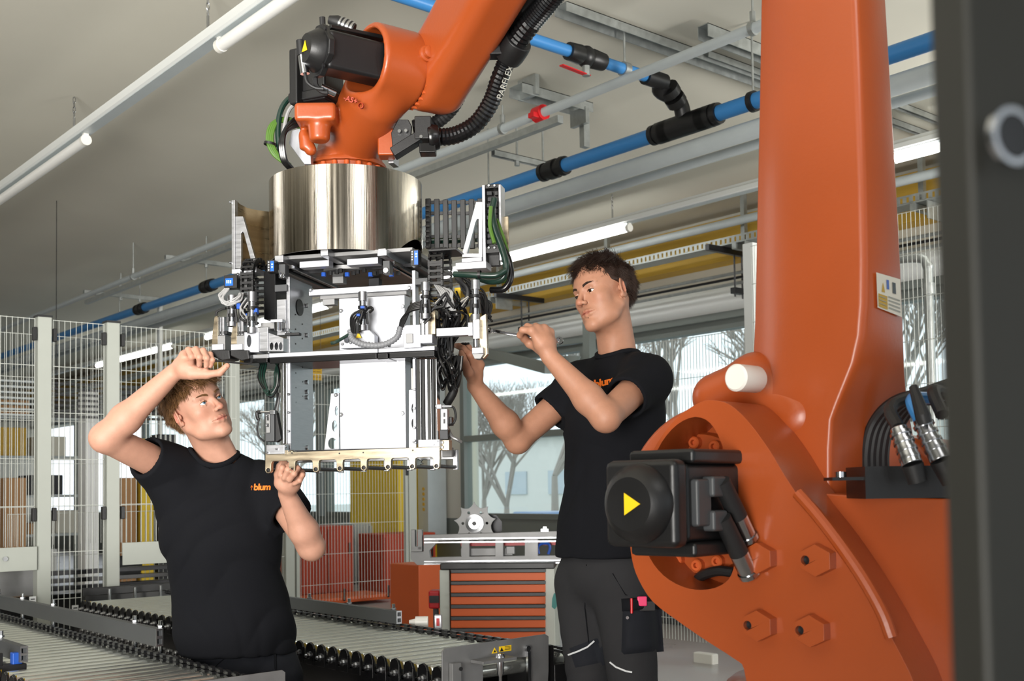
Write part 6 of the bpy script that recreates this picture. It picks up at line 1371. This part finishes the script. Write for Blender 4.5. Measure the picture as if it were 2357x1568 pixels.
def hair(name, g, A, body, m, style, seed=2):
    R_, F_, U_ = A; rn = random.Random(seed); ax = [list(R_), list(F_), list(U_)]
    nz = lambda v, f=1.0: V((math.sin(v.x*31*f+v.y*17)+math.sin(v.z*43*f), math.sin(v.y*37*f+v.z*23)+math.sin(v.x*29*f), math.sin(v.z*41*f+v.x*19)+math.sin(v.y*33*f)))*.5
    def line(x, y):   # lowest height of the hair at this place
        if y > .035: return style.get('front', .062) if abs(x) < .046 else .040
        if y > -.005: return .022+(y+.005)/.04*.024
        if y > -.03: return .022-(-.005-y)*2.2
        return -.045+(.0)
    c = g(0, -.018, .036); rad = (.0812, .1005, .0885)
    # base cap
    s = SDF(); s.ell(c, (.0815, .1005, .089), ax, k=0); 
    s.ell(g(0, .09, -.02), (.061, .070, style.get('cut', .083)), ax, k=.008, op='s'); 
    for q in (-1, 1): s.ell(g(.075*q, .018, -.035), (.04, .047, style.get('sz', .052)), ax, k=.010, op='s')
    s.plane(g(0, -.05, -.05), -U_+F_*.3, k=.01)
    lo = [c[i]-.13 for i in range(3)]; hi = [c[i]+.13 for i in range(3)]
    h = obj(name, sdf_mesh(s, lo, hi, .004), m, body, smooth=180)
    rs = []; N = style['n']; tries = 0
    while len(rs) < N and tries < N*6:
        tries += 1
        u = V((rn.gauss(0, 1), rn.gauss(0, 1), rn.gauss(0, 1))).normalized()
        x, y, z = u.x*rad[0], u.y*rad[1]-.018, u.z*rad[2]+.036
        if z < line(x, y): continue
        if abs(x) > .06 and -.035 < y < .035 and z < .019: continue
        nrm = (R_*(u.x/rad[0])+F_*(u.y/rad[1])+U_*(u.z/rad[2])).normalized(); p = g(x, y, z)-nrm*.001
        topness = max(0, min(1, (z-.055)/.035))
        L_ = style['side']*(1-topness)+style['top']*topness
        if y < -.06: L_ = max(L_, style['back'])
        L_ *= rn.uniform(.7, 1.2)
        nn = nz(V((x, y, z))*1.0, style['clump'])
        w_ = R_*nn.x+F_*nn.y+U_*nn.z
        flow = F_*style['fwd'][0]*topness+U_*style['fwd'][1]*topness-U_*(1-topness)*.5-F_*(1-topness)*.25
        d = (nrm*(style['lift']*topness+.35)+flow+w_*style['mess']+V((rn.uniform(-1, 1), rn.uniform(-1, 1), rn.uniform(-1, 1)))*style['jit']).normalized()
        pts = [p]; q = p; n_ = style['segs']; ph = rn.uniform(0, 6.28)*.3+nn.x*3; X, Y, _ = basis(d)
        for i in range(n_):
            d2 = (d-U_*style['droop']*(i/n_)+(-nrm)*style['hug']*(i/n_)*(1.0)).normalized()
            if style['curl']: a = ph+i*style['curlf']; d2 = (d2+(X*math.cos(a)+Y*math.sin(a))*style['curl']*topness).normalized()
            q = q+d2*L_/n_
            # stay outside the skull
            v = q-c; e = V((v.dot(R_)/rad[0], v.dot(F_)/rad[1], v.dot(U_)/rad[2]))
            if e.length < style['off']: e = e*(style['off']/e.length); q = c+R_*e.x*rad[0]+F_*e.y*rad[1]+U_*e.z*rad[2]
            pts.append(q)
        rs.append(pts)
    strands('hair_strands', rs, m, h, style['r'], kind='stuff')
    return h
def limb(s, a, b, c, ru, re, rm, rw, flat=None):
    a, b, c = V(a), V(b), V(c)
    s.cone(a, b, ru, re, k=0 if not s.ops else .02); s.cone(b, b.lerp(c, .3), re, rm, k=.02); s.cone(b.lerp(c, .3), c, rm, rw, k=.02)
    s.ell(b+(b-a.lerp(c, .5)).normalized()*.012, (.028, .028, .028), k=.02)
    return s
def hand(s, wrist, kn, fingers, thumb, pr=.0135, fr=.0100, th=None, flex=None):
    wrist = V(wrist); kn = [V(k) for k in kn]
    for k in kn: s.cone(wrist, k, .017, pr*.88, k=.012)
    for a, b in zip(kn, kn[1:]): s.cone(a, b, pr*.8, pr*.8, k=.01); s.cone(wrist.lerp(a, .5), wrist.lerp(b, .5), pr, pr, k=.01)
    for i, f in enumerate(fingers):
        p = [kn[i]]+[V(q) for q in f]; r = fr*(1.0, 1.03, .98, .86)[i]
        for j in range(len(p)-1): s.cone(p[j], p[j+1], r*(1.04-.07*j), r*(.98-.07*j), k=.0022 if j else .005)
        for j in range(1, len(p)-1): s.ell(p[j], (r*1.02,)*3, k=.003)
    t = [V(q) for q in thumb]
    s.cone(wrist.lerp(t[0], .3), t[0], .016, .0155, k=.012)
    for j in range(len(t)-1): s.cone(t[j], t[j+1], (.0155, .0118, .0104, .009)[j], (.012, .0106, .0088, .008)[j], k=.006)
def nail(p, nrm, d, body, r=.0052):
    nrm = V(nrm).normalized(); d = V(d); d = (d-nrm*d.dot(nrm)).normalized(); x = d.cross(nrm); vs = [V(p)+d*math.cos(a)*r*1.25+x*math.sin(a)*r-nrm*(.0012*abs(math.sin(a))) for a in [math.tau*k/14 for k in range(14)]]
    return obj('nail', MB().plate(vs, [], nrm*.0008), 'nail', body, smooth=180, fix=True)
def bounds(pts, m): pts = [V(p) for p in pts]; return [min(p[i] for p in pts)-m for i in range(3)], [max(p[i] for p in pts)+m for i in range(3)]
def folds(dirs, amp):
    D = [(np.array(V(d), float), f, ph, a) for d, f, ph, a in dirs]
    def fn(p):
        w_ = .6*np.sin(p@np.array([9., 7, 5]))+.5*np.sin(p@np.array([-6., 11, 8])+1.3)
        o = 0
        for d, f, ph, a in D:
            x = p@d*f*1.25+ph+w_*2.6; m = np.clip(.1+.9*np.sin(p@np.array([5., -4, 7])*1.5+ph*2.7), 0, 1); o = o+a*m*(np.abs(np.sin(x))**.8-.6)
        return -o*amp
    return fn

def neckline(s0, a, h, X, Y, r, par):
    """ribbed collar following the edge of the neck opening"""
    D = (V(h)-V(a)).normalized(); X = (X-D*X.dot(D)).normalized(); Y = D.cross(X); ring = []; T = np.linspace(.14, -.05, 120)
    for k in range(48):
        t = math.tau*k/48; base = V(a)+(X*math.cos(t)+Y*math.sin(t))*r; q = np.array([tuple(base+D*x) for x in T]); v = s0(q); i = np.argmax(v < 0) if (v < 0).any() else 100
        ring.append(base+D*float(T[i]))
    sm = [(ring[k-1]+ring[k]*2+ring[(k+1) % 48])/4 for k in range(48)]
    obj('collar', MB().tube(sm+[sm[0]], .0088, n=8, cap=False), 'shirt', par)
# ------------------------------------------------------------------ dark-haired man on the right
man = thing('person', V((P(1390, 1300, 3.6).x, P(1390, 1300, 3.6).y, 0)), 'young man with dark hair in black T-shirt holding a wrench, standing right of the gripper', 'person')
HA = frame(52, -4, 12); HO = P(1388, 678, 3.55)
nb = P(1425, 828, 3.60)
hs, hg = head_sdf(HO, HA, nb, jaw=1.0, eo=.62)
hm = sdf_mesh(hs, *bounds([HO, nb], .15), .0017)
TA = frame(56); TR, TF, TU = TA; tax = [list(TR), list(TF), list(TU)]
SL = P(1488, 872, 3.43); EL = P(1394, 960, 3.22); WL = P(1266, 822, 3.27)
SR = P(1338, 884, 3.72); ER = P(1192, 1012, 3.62); WR = P(1094, 888, 3.50)
sl = SDF(); limb(sl, SL, EL, WL, .050, .041, .043, .0255)
# left fist around the wrench, seen from the back of the hand
kn = [P(1224, 762, 3.25), P(1236, 757, 3.265), P(1252, 757, 3.28), P(1266, 765, 3.295)]
fg = [[P(1203, 760, 3.26), P(1197, 772, 3.285), P(1207, 781, 3.30)], [P(1214, 752, 3.30), P(1207, 768, 3.325), P(1222, 783, 3.325)], [P(1233, 751, 3.32), P(1226, 770, 3.345), P(1240, 786, 3.34)], [P(1254, 757, 3.33), P(1248, 774, 3.35), P(1256, 789, 3.34)]]
hand(sl, WL, kn, fg, [P(1240, 800, 3.30), P(1219, 792, 3.315), P(1206, 779, 3.305), P(1199, 768, 3.29)])
sl.ell(P(1252, 790, 3.275), (.03, .03, .03), k=.02)
la = sdf_mesh(sl, *bounds([SL, EL, WL, kn[0], fg[0][2], fg[3][1]], .07), .0032)
sr_ = SDF(); limb(sr_, SR, ER, WR, .050, .041, .043, .0255)
kn = [P(1082, 818, 3.44), P(1090, 820, 3.455), P(1099, 828, 3.47), P(1106, 840, 3.48)]
fg = [[P(1066, 802, 3.45), P(1056, 797, 3.46), P(1050, 796, 3.47)], [P(1078, 800, 3.47), P(1066, 797, 3.48), P(1058, 800, 3.49)], [P(1086, 808, 3.49), P(1074, 808, 3.505), P(1066, 812, 3.51)], [P(1096, 822, 3.50), P(1086, 824, 3.52), P(1078, 828, 3.525)]]
hand(sr_, WR, kn, fg, [P(1078, 858, 3.44), P(1071, 838, 3.42), P(1065, 822, 3.42), P(1062, 812, 3.43)])
ra = sdf_mesh(sr_, *bounds([SR, ER, WR, kn[0], fg[0][2], fg[3][1]], .07), .0032)
co_ = SDF(); cc_ = P(1415, 950, 3.58); co_.ell(cc_, (.16, .10, .17), tax, k=0).cone(SL, SR, .045, .045, k=.03).cone(nb, cc_, .055, .08, k=.03).cone(cc_, P(1385, 1250, 3.6), .12, .12, k=.05, flat=TF, fs=.75)
ct = sdf_mesh(co_, *bounds([SL, SR, nb, P(1385, 1330, 3.6)], .18), .009)
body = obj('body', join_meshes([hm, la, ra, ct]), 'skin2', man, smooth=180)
R_, F_, U_ = HA; hax = [list(R_), list(F_), list(U_)]
LIP = (.86, .66, .68)
tint(body, [(hg(0, .088, -.0646), hax, (.031, .03, .0026), (.72, .52, .52)), (hg(0, .092, -.064), hax, (.033, .02, .0115), LIP)]+[(hg(.042*q, .07, -.03), hax, (.03, .03, .025), (1, .94, .93)) for q in (-1, 1)]+[(hg(.081*q, -.012, -.004), hax, (.02, .02, .035), (1, .82, .8)) for q in (-1, 1)]+[(hg(0, .11, -.03), hax, (.016, .02, .016), (1, .86, .84))]+[(k, hax, (.02, .02, .02), (1, .9, .88)) for k in kn])  # first spot darkens the mouth line: inner lip colour with shade painted in
eyes(hg, HA, body, (F_*.95-U_*.14+R_*.06), 'iris_brown'); brows(hg, HA, body, 'hair_dark', r0=.0006); lashes(hg, body, 'hair_dark', .62)
hair('hair', hg, HA, body, 'hair_dark', dict(n=8500, top=.052, side=.010, back=.026, fwd=(.95, .0), lift=.40, mess=.38, clump=3.4, curl=.15, curlf=.5, droop=1.0, hug=.2, segs=7, r=.0009, off=1.03, front=.050, jit=.28))
obj('nose_stud', MB().sphere(hg(-.012, .104, -.04), .0012, 8), 'chrome', body); obj('lip_stud', MB().sphere(hg(-.008, .0935, -.082), .0014, 8), 'black', body)
# shirt
s = SDF()
s.ell(P(1418, 955, 3.575), (.185, .128, .19), tax, k=0)
s.cone(P(1404, 1010, 3.58), P(1388, 1260, 3.60), .155, .158, k=.06, flat=TF, fs=.80)
s.cone(P(1388, 1230, 3.60), P(1387, 1330, 3.60), .158, .166, k=.04, flat=TF, fs=.82)
for S_, E_ in ((SL, EL), (SR, ER)):
    s.cone(S_+UP*.0, nb-UP*.02, .064, .052, k=.04); m1 = S_.lerp(E_, .56); s.cone(S_, m1, .070, .066, k=.05)
s.ell(P(1425, 845, 3.6), (.09, .075, .05), tax, k=.03)
for S_, E_ in ((SL, EL), (SR, ER)):
    d = (E_-S_).normalized(); m1 = S_.lerp(E_, .52)
    s.ops.append((lambda p, m1=np.array(m1), d=np.array(d): np.maximum(-((p-m1)@d), np.linalg.norm(p-m1, axis=1)-.095), np.array(m1), .1, .004, 's'))
    s.cone(m1-d*.03, m1+d*.06, .054, .058, k=.004, op='s')
s.plane(P(1388, 1281, 3.60), -UP, k=.004)
s0 = SDF(); s0.ops = list(s.ops)
s.cone(nb-UP*.018+U_*0, hg(0, -.02, -.08), .066, .066, k=.008, op='s')
s.warp(folds([(UP*.5+TR*.8, 26, 0, 1), (UP*.8-TR*.5, 30, 1.2, .8), (TR*.9+TF*.5, 34, 2.2, .6)], .0070))
sh = obj('t_shirt', sdf_mesh(s, *bounds([SL, SR, nb, P(1388, 1300, 3.6)], .22), .0055), 'shirt', man, smooth=180)
neckline(s0, nb-UP*.018, hg(0, -.02, -.08), TR, TF, .066, sh)
def shirt_logo(txt, px, py, size, A, par, d0, lean=0):
    R_, F_, U_ = A; sdf_hit = None
    text_obj('shirt_logo', txt, P(px, py, d0), lean, A, size, 'logo_orange', par)
def logo_on(mesh_o, txt, px, py, xd, size, par, lab):
    """find the shirt surface under the pixel"""
    me = mesh_o.data; org = ORG[mesh_o.name]; from mathutils.bvhtree import BVHTree
    bt = BVHTree.FromPolygons([v.co+org for v in me.vertices], [tuple(p.vertices) for p in me.polygons]); r = ray(px, py).normalized(); h = bt.ray_cast(EYE, r)
    if h[0] is None: print('no hit', txt); return
    nrm = h[1]; nrm = -nrm if nrm.dot(r) > 0 else nrm; nrm = (nrm*.35-_fw*.65).normalized(); xd = V(xd); xd = (xd-nrm*xd.dot(nrm)).normalized(); yd = nrm.cross(xd)
    cu = bpy.data.curves.new('t', 'FONT'); cu.body = txt; cu.size = size; cu.align_x = 'CENTER'; cu.align_y = 'CENTER'; cu.offset = size*.035; cu.space_character = .92
    to = bpy.data.objects.new('t', cu); COL.objects.link(to); dg = bpy.context.evaluated_depsgraph_get(); tm = bpy.data.meshes.new_from_object(to.evaluated_get(dg)); bpy.data.objects.remove(to)
    vs = []; 
    for v in tm.vertices:
        q = h[0]+xd*v.co.x+yd*v.co.y+nrm*.03; hh = bt.ray_cast(q, -nrm, .09); vs.append(q-nrm*min(max((hh[0]-q).length if hh[0] is not None else .03, .018), .042)+nrm*.0012)
    fs = [tuple(p.vertices) for p in tm.polygons]; M_ = MB(); M_.add(vs, fs); o = obj('shirt_logo', M_, 'logo_orange', par, smooth=0, label=lab)
    # small figure mark before the word
    w_ = size*1.15; c = h[0]-xd*w_; pts = []
    M2 = MB()
    for a, b in (((-.0, -.32), (.0, .22)), ((-.10, .0), (.0, .22)), ((.10, .0), (.0, .22))):
        p, q = c+xd*a[0]*size+yd*a[1]*size, c+xd*b[0]*size+yd*b[1]*size; pr2 = []
        for z in (p, q): hh = bt.ray_cast(z+nrm*.03, -nrm, .09); pr2.append((hh[0] if hh[0] is not None else z)+nrm*.001)
        M2.tube(pr2, .0006, n=4)
    obj('logo_mark', M2, 'logo_orange', par, smooth=0)
logo_on(sh, 'blum', 1391, 880, _rt*.9+UP*.12-_fw*.3, .036, sh, 'orange word logo on the chest')
# trousers
s = SDF(); hipR, hipL = P(1345, 1345, 3.66), P(1435, 1345, 3.54); knR, knL = P(1362, 1600, 3.62), P(1460, 1600, 3.48); anR, anL = V((knR.x, knR.y, .1))+_fw*.05, V((knL.x, knL.y, .1))+_fw*.05
s.ell(P(1390, 1310, 3.60), (.165, .125, .13), tax, k=0)
for h_, k_, a_ in ((hipR, knR, anR), (hipL, knL, anL)): s.cone(h_, k_, .098, .074, k=.03); s.cone(k_, a_, .073, .06, k=.02)
s.plane(P(1388, 1262, 3.6), UP, k=.004)
s.warp(folds([(UP, 40, 0, 1), (UP*.7+TR*.5, 32, 1, .8)], .004))
tr = obj('trousers', sdf_mesh(s, *bounds([hipR, hipL, anR, anL], .17), .0085), 'trousers_grey', man, smooth=180)
def surf(o, px, py, lift=.002):
    from mathutils.bvhtree import BVHTree
    key = o.name
    if key not in BV: me = o.data; org = ORG[o.name]; BV[key] = BVHTree.FromPolygons([v.co+org for v in me.vertices], [tuple(p.vertices) for p in me.polygons])
    h = BV[key].ray_cast(EYE, ray(px, py).normalized())
    return (h[0]-ray(px, py).normalized()*lift) if h[0] is not None else P(px, py, 3.5)
BV = {}
def patch(name, o, q, m, par, lift=.003, N=8, th=.0, **kw):
    vs = []
    for j in range(N+1):
        for i in range(N+1):
            u, v = i/N, j/N; x = (q[0][0]*(1-u)+q[1][0]*u)*(1-v)+(q[3][0]*(1-u)+q[2][0]*u)*v; y = (q[0][1]*(1-u)+q[1][1]*u)*(1-v)+(q[3][1]*(1-u)+q[2][1]*u)*v
            e = min(u, 1-u, v, 1-v); vs.append(surf(o, x, y, lift*(1 if e > .01 else 0)-(0 if e > .01 else .004)+th*min(1, e*6)))
    M_ = MB(); M_.add(vs, [(j*(N+1)+i, (j+1)*(N+1)+i, (j+1)*(N+1)+i+1, j*(N+1)+i+1) for j in range(N) for i in range(N)]); return obj(name, M_, m, par, smooth=180, **kw)
pk = patch('cargo_pocket', tr, [(1432, 1395), (1520, 1385), (1528, 1500), (1428, 1510)], 'trousers', tr, .006, 12, .016, label='black cargo pocket holding pens')
patch('pocket_flap', tr, [(1428, 1378), (1525, 1372), (1527, 1402), (1430, 1412)], 'shirt', pk, .012, 8, .014)
patch('knee_panel', tr, [(1300, 1490), (1380, 1460), (1395, 1530), (1318, 1545)], 'trousers', tr, .0015, 8)
obj('piping', MB().tube([surf(tr, x, y, .004) for x, y in ((1308, 1508), (1330, 1500), (1352, 1490), (1368, 1476))], .003, n=6), 'reflective', tr, label='light reflective piping'); obj('piping', MB().tube([surf(tr, x, y, .004) for x, y in ((1404, 1525), (1418, 1536), (1440, 1545), (1455, 1548))], .003, n=6), 'reflective', tr)
for j, pts in enumerate((((1350, 1300), (1346, 1400), (1355, 1480)), ((1410, 1320), (1440, 1370), (1500, 1372)))): obj('seam', MB().tube([surf(tr, x, y, .002) for x, y in pts], .0015, n=5), 'shirt', tr)
a = surf(tr, 1454, 1412, .024); obj('red_pen', MB().cyl(a, a+UP*.045, .004, n=10), 'red', pk); a = surf(tr, 1478, 1398, .024); obj('marker', MB().box(a+UP*.018, (.03, .012, .03), (_rt, _fw, UP)), 'pink', pk, bevel=.004); obj('folding_rule', MB().box(surf(tr, 1485, 1400, .022)+UP*.006, (.06, .012, .03), (_rt, _fw, UP)), 'black', pk, bevel=.002); a = surf(tr, 1444, 1422, .028); obj('snap', MB().cyl(a, a-_fw*.003, .005, n=12), 'steel', pk)
for k_ in (anR, anL):
    s = SDF(); b = V((k_.x, k_.y, .05)); s.cone(b+TF*-.05, b+TF*.15+UP*-.008, .05, .042, k=0); s.cone(b-TF*.02, b+UP*.09, .05, .055, k=.02); s.plane(b-UP*.045, -UP, .002)
    obj('boot', sdf_mesh(s, *bounds([b], .26), .009), 'black', man, smooth=180)
wr = thing('wrench', P(1200, 772, 3.30), 'long chrome combination wrench held at the gripper by the dark-haired man', 'wrench')
wa, wb_ = P(1132, 762, 3.34), P(1288, 784, 3.30); wd = (wb_-wa).normalized(); wn = wd.cross(_fw).normalized(); wf = wd.cross(wn)
obj('shaft', MB().bar(wa, wb_, .0045, .011, wn), 'chrome', wr, bevel=.002)
obj('groove', MB().bar(wa.lerp(wb_, .12)-_fw*.0024, wa.lerp(wb_, .92)-_fw*.0024, .001, .005, wn), 'steel_dark', wr)
obj('ring_end', MB().lathe(wb_, wf, [(-.005, .006), (-.005, .011), (.005, .011), (.005, .006), (-.005, .006)], n=20), 'chrome', wr)
jw = [wa+wn*.0055, wa+wn*.011-wd*.006, wa+wn*.0115-wd*.018, wa+wn*.006-wd*.022, wa+wn*.005-wd*.010, wa-wn*.005-wd*.010, wa-wn*.006-wd*.022, wa-wn*.0115-wd*.018, wa-wn*.011-wd*.006, wa-wn*.0055]
obj('open_jaw', MB().plate([p-wf*.003 for p in jw], [], wf*.006), 'chrome', wr, bevel=.001, fix=True)
# ------------------------------------------------------------------ curly-haired man on the left
man2 = thing('person', V((P(520, 1480, 3.75).x, P(520, 1480, 3.75).y, 0)), 'young man with curly brown hair in black T-shirt reaching up under the gripper, left', 'person')
HA2 = frame(-48, 15, 21); HO2 = P(455, 940, 3.62); nb2 = P(508, 1062, 3.70)
hs, hg2 = head_sdf(HO2, HA2, nb2, jaw=.98, eo=.85)
hm = sdf_mesh(hs, *bounds([HO2, nb2], .16), .0017)
TA2 = frame(-14, 0, 4); TR2, TF2, TU2 = TA2; tax2 = [list(TR2), list(TF2), list(TU2)]
SR2 = P(380, 1075, 3.62); ER2 = P(243, 1008, 3.42); WR2 = P(398, 860, 3.44)
SL2 = P(625, 1118, 3.74); EL2 = P(716, 1258, 3.55); WL2 = P(661, 1138, 3.46)
s1 = SDF(); limb(s1, SR2, ER2, WR2, .052, .044, .045, .027)
kn = [P(420, 818, 3.40), P(432, 812, 3.42), P(446, 813, 3.44), P(458, 820, 3.455)]
kn = [P(424, 817, 3.415), P(441, 812, 3.42), P(459, 814, 3.425), P(476, 820, 3.43)]
fg = [[P(434, 806, 3.385), P(441, 822, 3.368), P(441, 835, 3.385)], [P(451, 805, 3.385), P(459, 823, 3.366), P(459, 840, 3.38)], [P(468, 808, 3.39), P(476, 825, 3.37), P(475, 843, 3.383)], [P(484, 816, 3.398), P(489, 829, 3.38), P(485, 842, 3.39)]]
hand(s1, WR2, kn, fg, [P(440, 862, 3.40), P(478, 862, 3.395), P(506, 858, 3.39), P(523, 842, 3.385)], pr=.015)
s1.ell(P(432, 845, 3.42), (.036, .03, .026), k=.02); s1.cone(P(425, 850, 3.41), P(470, 858, 3.40), .022, .014, k=.014)
ra = sdf_mesh(s1, *bounds([SR2, ER2, WR2, kn[3], fg[0][0], P(530, 840, 3.37)], .07), .0032)
s2 = SDF(); limb(s2, SL2, EL2, WL2, .050, .041, .044, .027)
kn2 = [P(652, 1082, 3.44), P(664, 1078, 3.425), P(679, 1080, 3.42), P(692, 1090, 3.425)]
fg2 = [[P(656, 1068, 3.42), P(650, 1078, 3.395), P(645, 1092, 3.40)], [P(670, 1070, 3.395), P(663, 1082, 3.378), P(655, 1100, 3.39)], [P(684, 1078, 3.39), P(677, 1091, 3.375), P(667, 1105, 3.39)], [P(696, 1094, 3.40), P(690, 1106, 3.39), P(679, 1113, 3.40)]]
hand(s2, WL2, kn2, fg2, [P(644, 1112, 3.43), P(640, 1092, 3.43), P(644, 1074, 3.435), P(652, 1062, 3.44)], pr=.015)
s2.ell(P(664, 1112, 3.43), (.036, .026, .034), k=.02)
la = sdf_mesh(s2, *bounds([SL2, EL2, WL2, kn2[0], fg2[3][0]], .07), .0032)
c2 = P(510, 1200, 3.70); s3 = SDF(); s3.ell(c2, (.15, .09, .17), tax2, k=0).cone(SL2, SR2, .04, .04, k=.03).cone(nb2, c2, .05, .08, k=.03).cone(c2, P(560, 1480, 3.75), .11, .11, k=.05, flat=TF2, fs=.75)
ct = sdf_mesh(s3, *bounds([SL2, SR2, nb2, P(560, 1500, 3.75)], .18), .009)
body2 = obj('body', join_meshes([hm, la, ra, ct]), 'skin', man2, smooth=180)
R_, F_, U_ = HA2; hax = [list(R_), list(F_), list(U_)]
tint(body2, [(hg2(0, .088, -.0646), hax, (.031, .03, .0026), (.72, .52, .52)), (hg2(0, .092, -.064), hax, (.033, .02, .0115), (.90, .66, .68))]+[(hg2(.042*q, .07, -.03), hax, (.03, .03, .025), (1, .92, .9)) for q in (-1, 1)]+[(hg2(.081*q, -.012, -.004), hax, (.02, .02, .035), (1, .72, .70)) for q in (-1, 1)]+[(hg2(0, .11, -.03), hax, (.016, .02, .016), (1, .82, .8))]+[(k, hax, (.02, .02, .02), (1, .9, .88)) for k in kn+kn2])  # narrow dark band between the lips adds painted shade to their inner colour
for f in fg[1:]: nail(V(f[2])-_fw*.0088-UP*.001, -_fw-UP*.25, -UP, body2)
nail(V(P(521, 843, 3.385))-_fw*.007+_rt*.004, -_fw*.5+_rt, UP+_rt*.6, body2)
eyes(hg2, HA2, body2, (F_*.9+U_*.15-R_*.10), 'iris_blue'); brows(hg2, HA2, body2, 'hair_brown', r0=.0006); lashes(hg2, body2, 'hair_brown', .85)
hair('hair', hg2, HA2, body2, 'hair_brown', dict(n=8500, top=.075, side=.020, back=.026, fwd=(1.0, .1), lift=.5, mess=.5, clump=3.6, curl=.8, curlf=1.25, droop=1.5, hug=.1, segs=11, r=.001, off=1.06, front=.038, cut=.066, sz=.060, jit=.25), seed=5)
s = SDF()
s.ell(P(508, 1185, 3.70), (.185, .112, .20), tax2, k=0)
s.cone(P(512, 1250, 3.71), P(545, 1470, 3.76), .172, .182, k=.09, flat=TF2, fs=.78)
s.cone(P(540, 1440, 3.755), P(555, 1560, 3.77), .182, .186, k=.04, flat=TF2, fs=.76)
for S_, E_ in ((SL2, EL2), (SR2, ER2)):
    s.cone(S_, nb2-UP*.03, .062, .05, k=.04); m1 = S_.lerp(E_, .52 if S_ is SL2 else .36); s.cone(S_, m1, .072, .070, k=.05)
s.cone(SR2-UP*.02, P(455, 1200, 3.68), .07, .09, k=.05); s.cone(P(475, 1180, 3.69), P(492, 1430, 3.74), .10, .11, k=.05); s.ell(P(508, 1080, 3.70), (.09, .075, .05), tax2, k=.03)
for S_, E_, f_ in ((SL2, EL2, .50), (SR2, ER2, .34)):
    d = (E_-S_).normalized(); m1 = S_.lerp(E_, f_)
    s.ops.append((lambda p, m1=np.array(m1), d=np.array(d): np.maximum(-((p-m1)@d), np.linalg.norm(p-m1, axis=1)-.095), np.array(m1), .1, .004, 's'))
    s.cone(m1-d*.03, m1+d*.06, .056, .060, k=.004, op='s')
s.plane(P(550, 1502, 3.76), -UP, k=.004)
s0 = SDF(); s0.ops = list(s.ops)
s.cone(nb2-UP*.02, hg2(0, -.02, -.09), .068, .068, k=.008, op='s')
s.warp(folds([(UP*.6+TR2*.75, 24, .5, 1.1), (UP*.8+TR2*.4, 30, 2.0, .8), (TR2*.9+TF2*.4, 36, 1.0, .6)], .0075))
sh2 = obj('t_shirt', sdf_mesh(s, *bounds([SL2, SR2, nb2, P(550, 1560, 3.76)], .24), .0055), 'shirt', man2, smooth=180)
neckline(s0, nb2-UP*.02, hg2(0, -.02, -.09), TR2, TF2, .068, sh2)
logo_on(sh2, 'blum', 604, 1122, _rt, .030, sh2, 'orange word logo on the chest')
s = SDF(); s.ell(P(560, 1520, 3.76), (.17, .125, .13), tax2, k=0); hR, hL = P(500, 1560, 3.78), P(628, 1560, 3.76)
kR, kL = V((hR.x, hR.y, .09))-_fw*.06, V((hL.x, hL.y, .09))-_fw*.06; aR, aL = kR+_fw*.40-UP*.01, kL+_fw*.40-UP*.01
for h_, k_, a_ in ((hR, kR, aR), (hL, kL, aL)): s.cone(h_, k_, .10, .078, k=.03); s.cone(k_, a_, .074, .058, k=.02)
s.warp(folds([(UP, 40, 0, 1), (UP*.7+TR2*.5, 32, 1, .8)], .004))
tr2 = obj('trousers', sdf_mesh(s, *bounds([hR, hL, kR, kL, aR, aL], .17), .0085), 'trousers', man2, smooth=180)
obj('belt_loop', MB().tube([surf(tr2, x, y, .002) for x, y in ((633, 1500), (634, 1530), (636, 1562))], .004, n=6), 'shirt', tr2); obj('pocket_seam', MB().tube([surf(tr2, x, y, .001) for x, y in ((525, 1510), (500, 1530), (485, 1560))], .002, n=5), 'shirt', tr2)
for a_ in (aR, aL):
    s = SDF(); s.cone(a_+_fw*.02, a_+_fw*.06-UP*.01, .055, .05, k=0); s.cone(a_+_fw*.06, a_+_fw*.08-UP*.03+UP*.0, .045, .035, k=.02); s.plane(V((0, 0, .004)), -UP, .002); obj('boot', sdf_mesh(s, *bounds([a_], .2), .009), 'black', man2, smooth=180)
hk = thing('hex_key', P(520, 831, 3.385), 'thin dark hex key held in the raised fist of the curly-haired man', 'tool')
obj('key', MB().tube([P(478, 829, 3.395), P(500, 831, 3.385), P(570, 838, 3.38), P(578, 836, 3.38), P(579, 826, 3.38)], .0032, n=6), 'steel_dark', hk)
print('objects', len(bpy.data.objects))
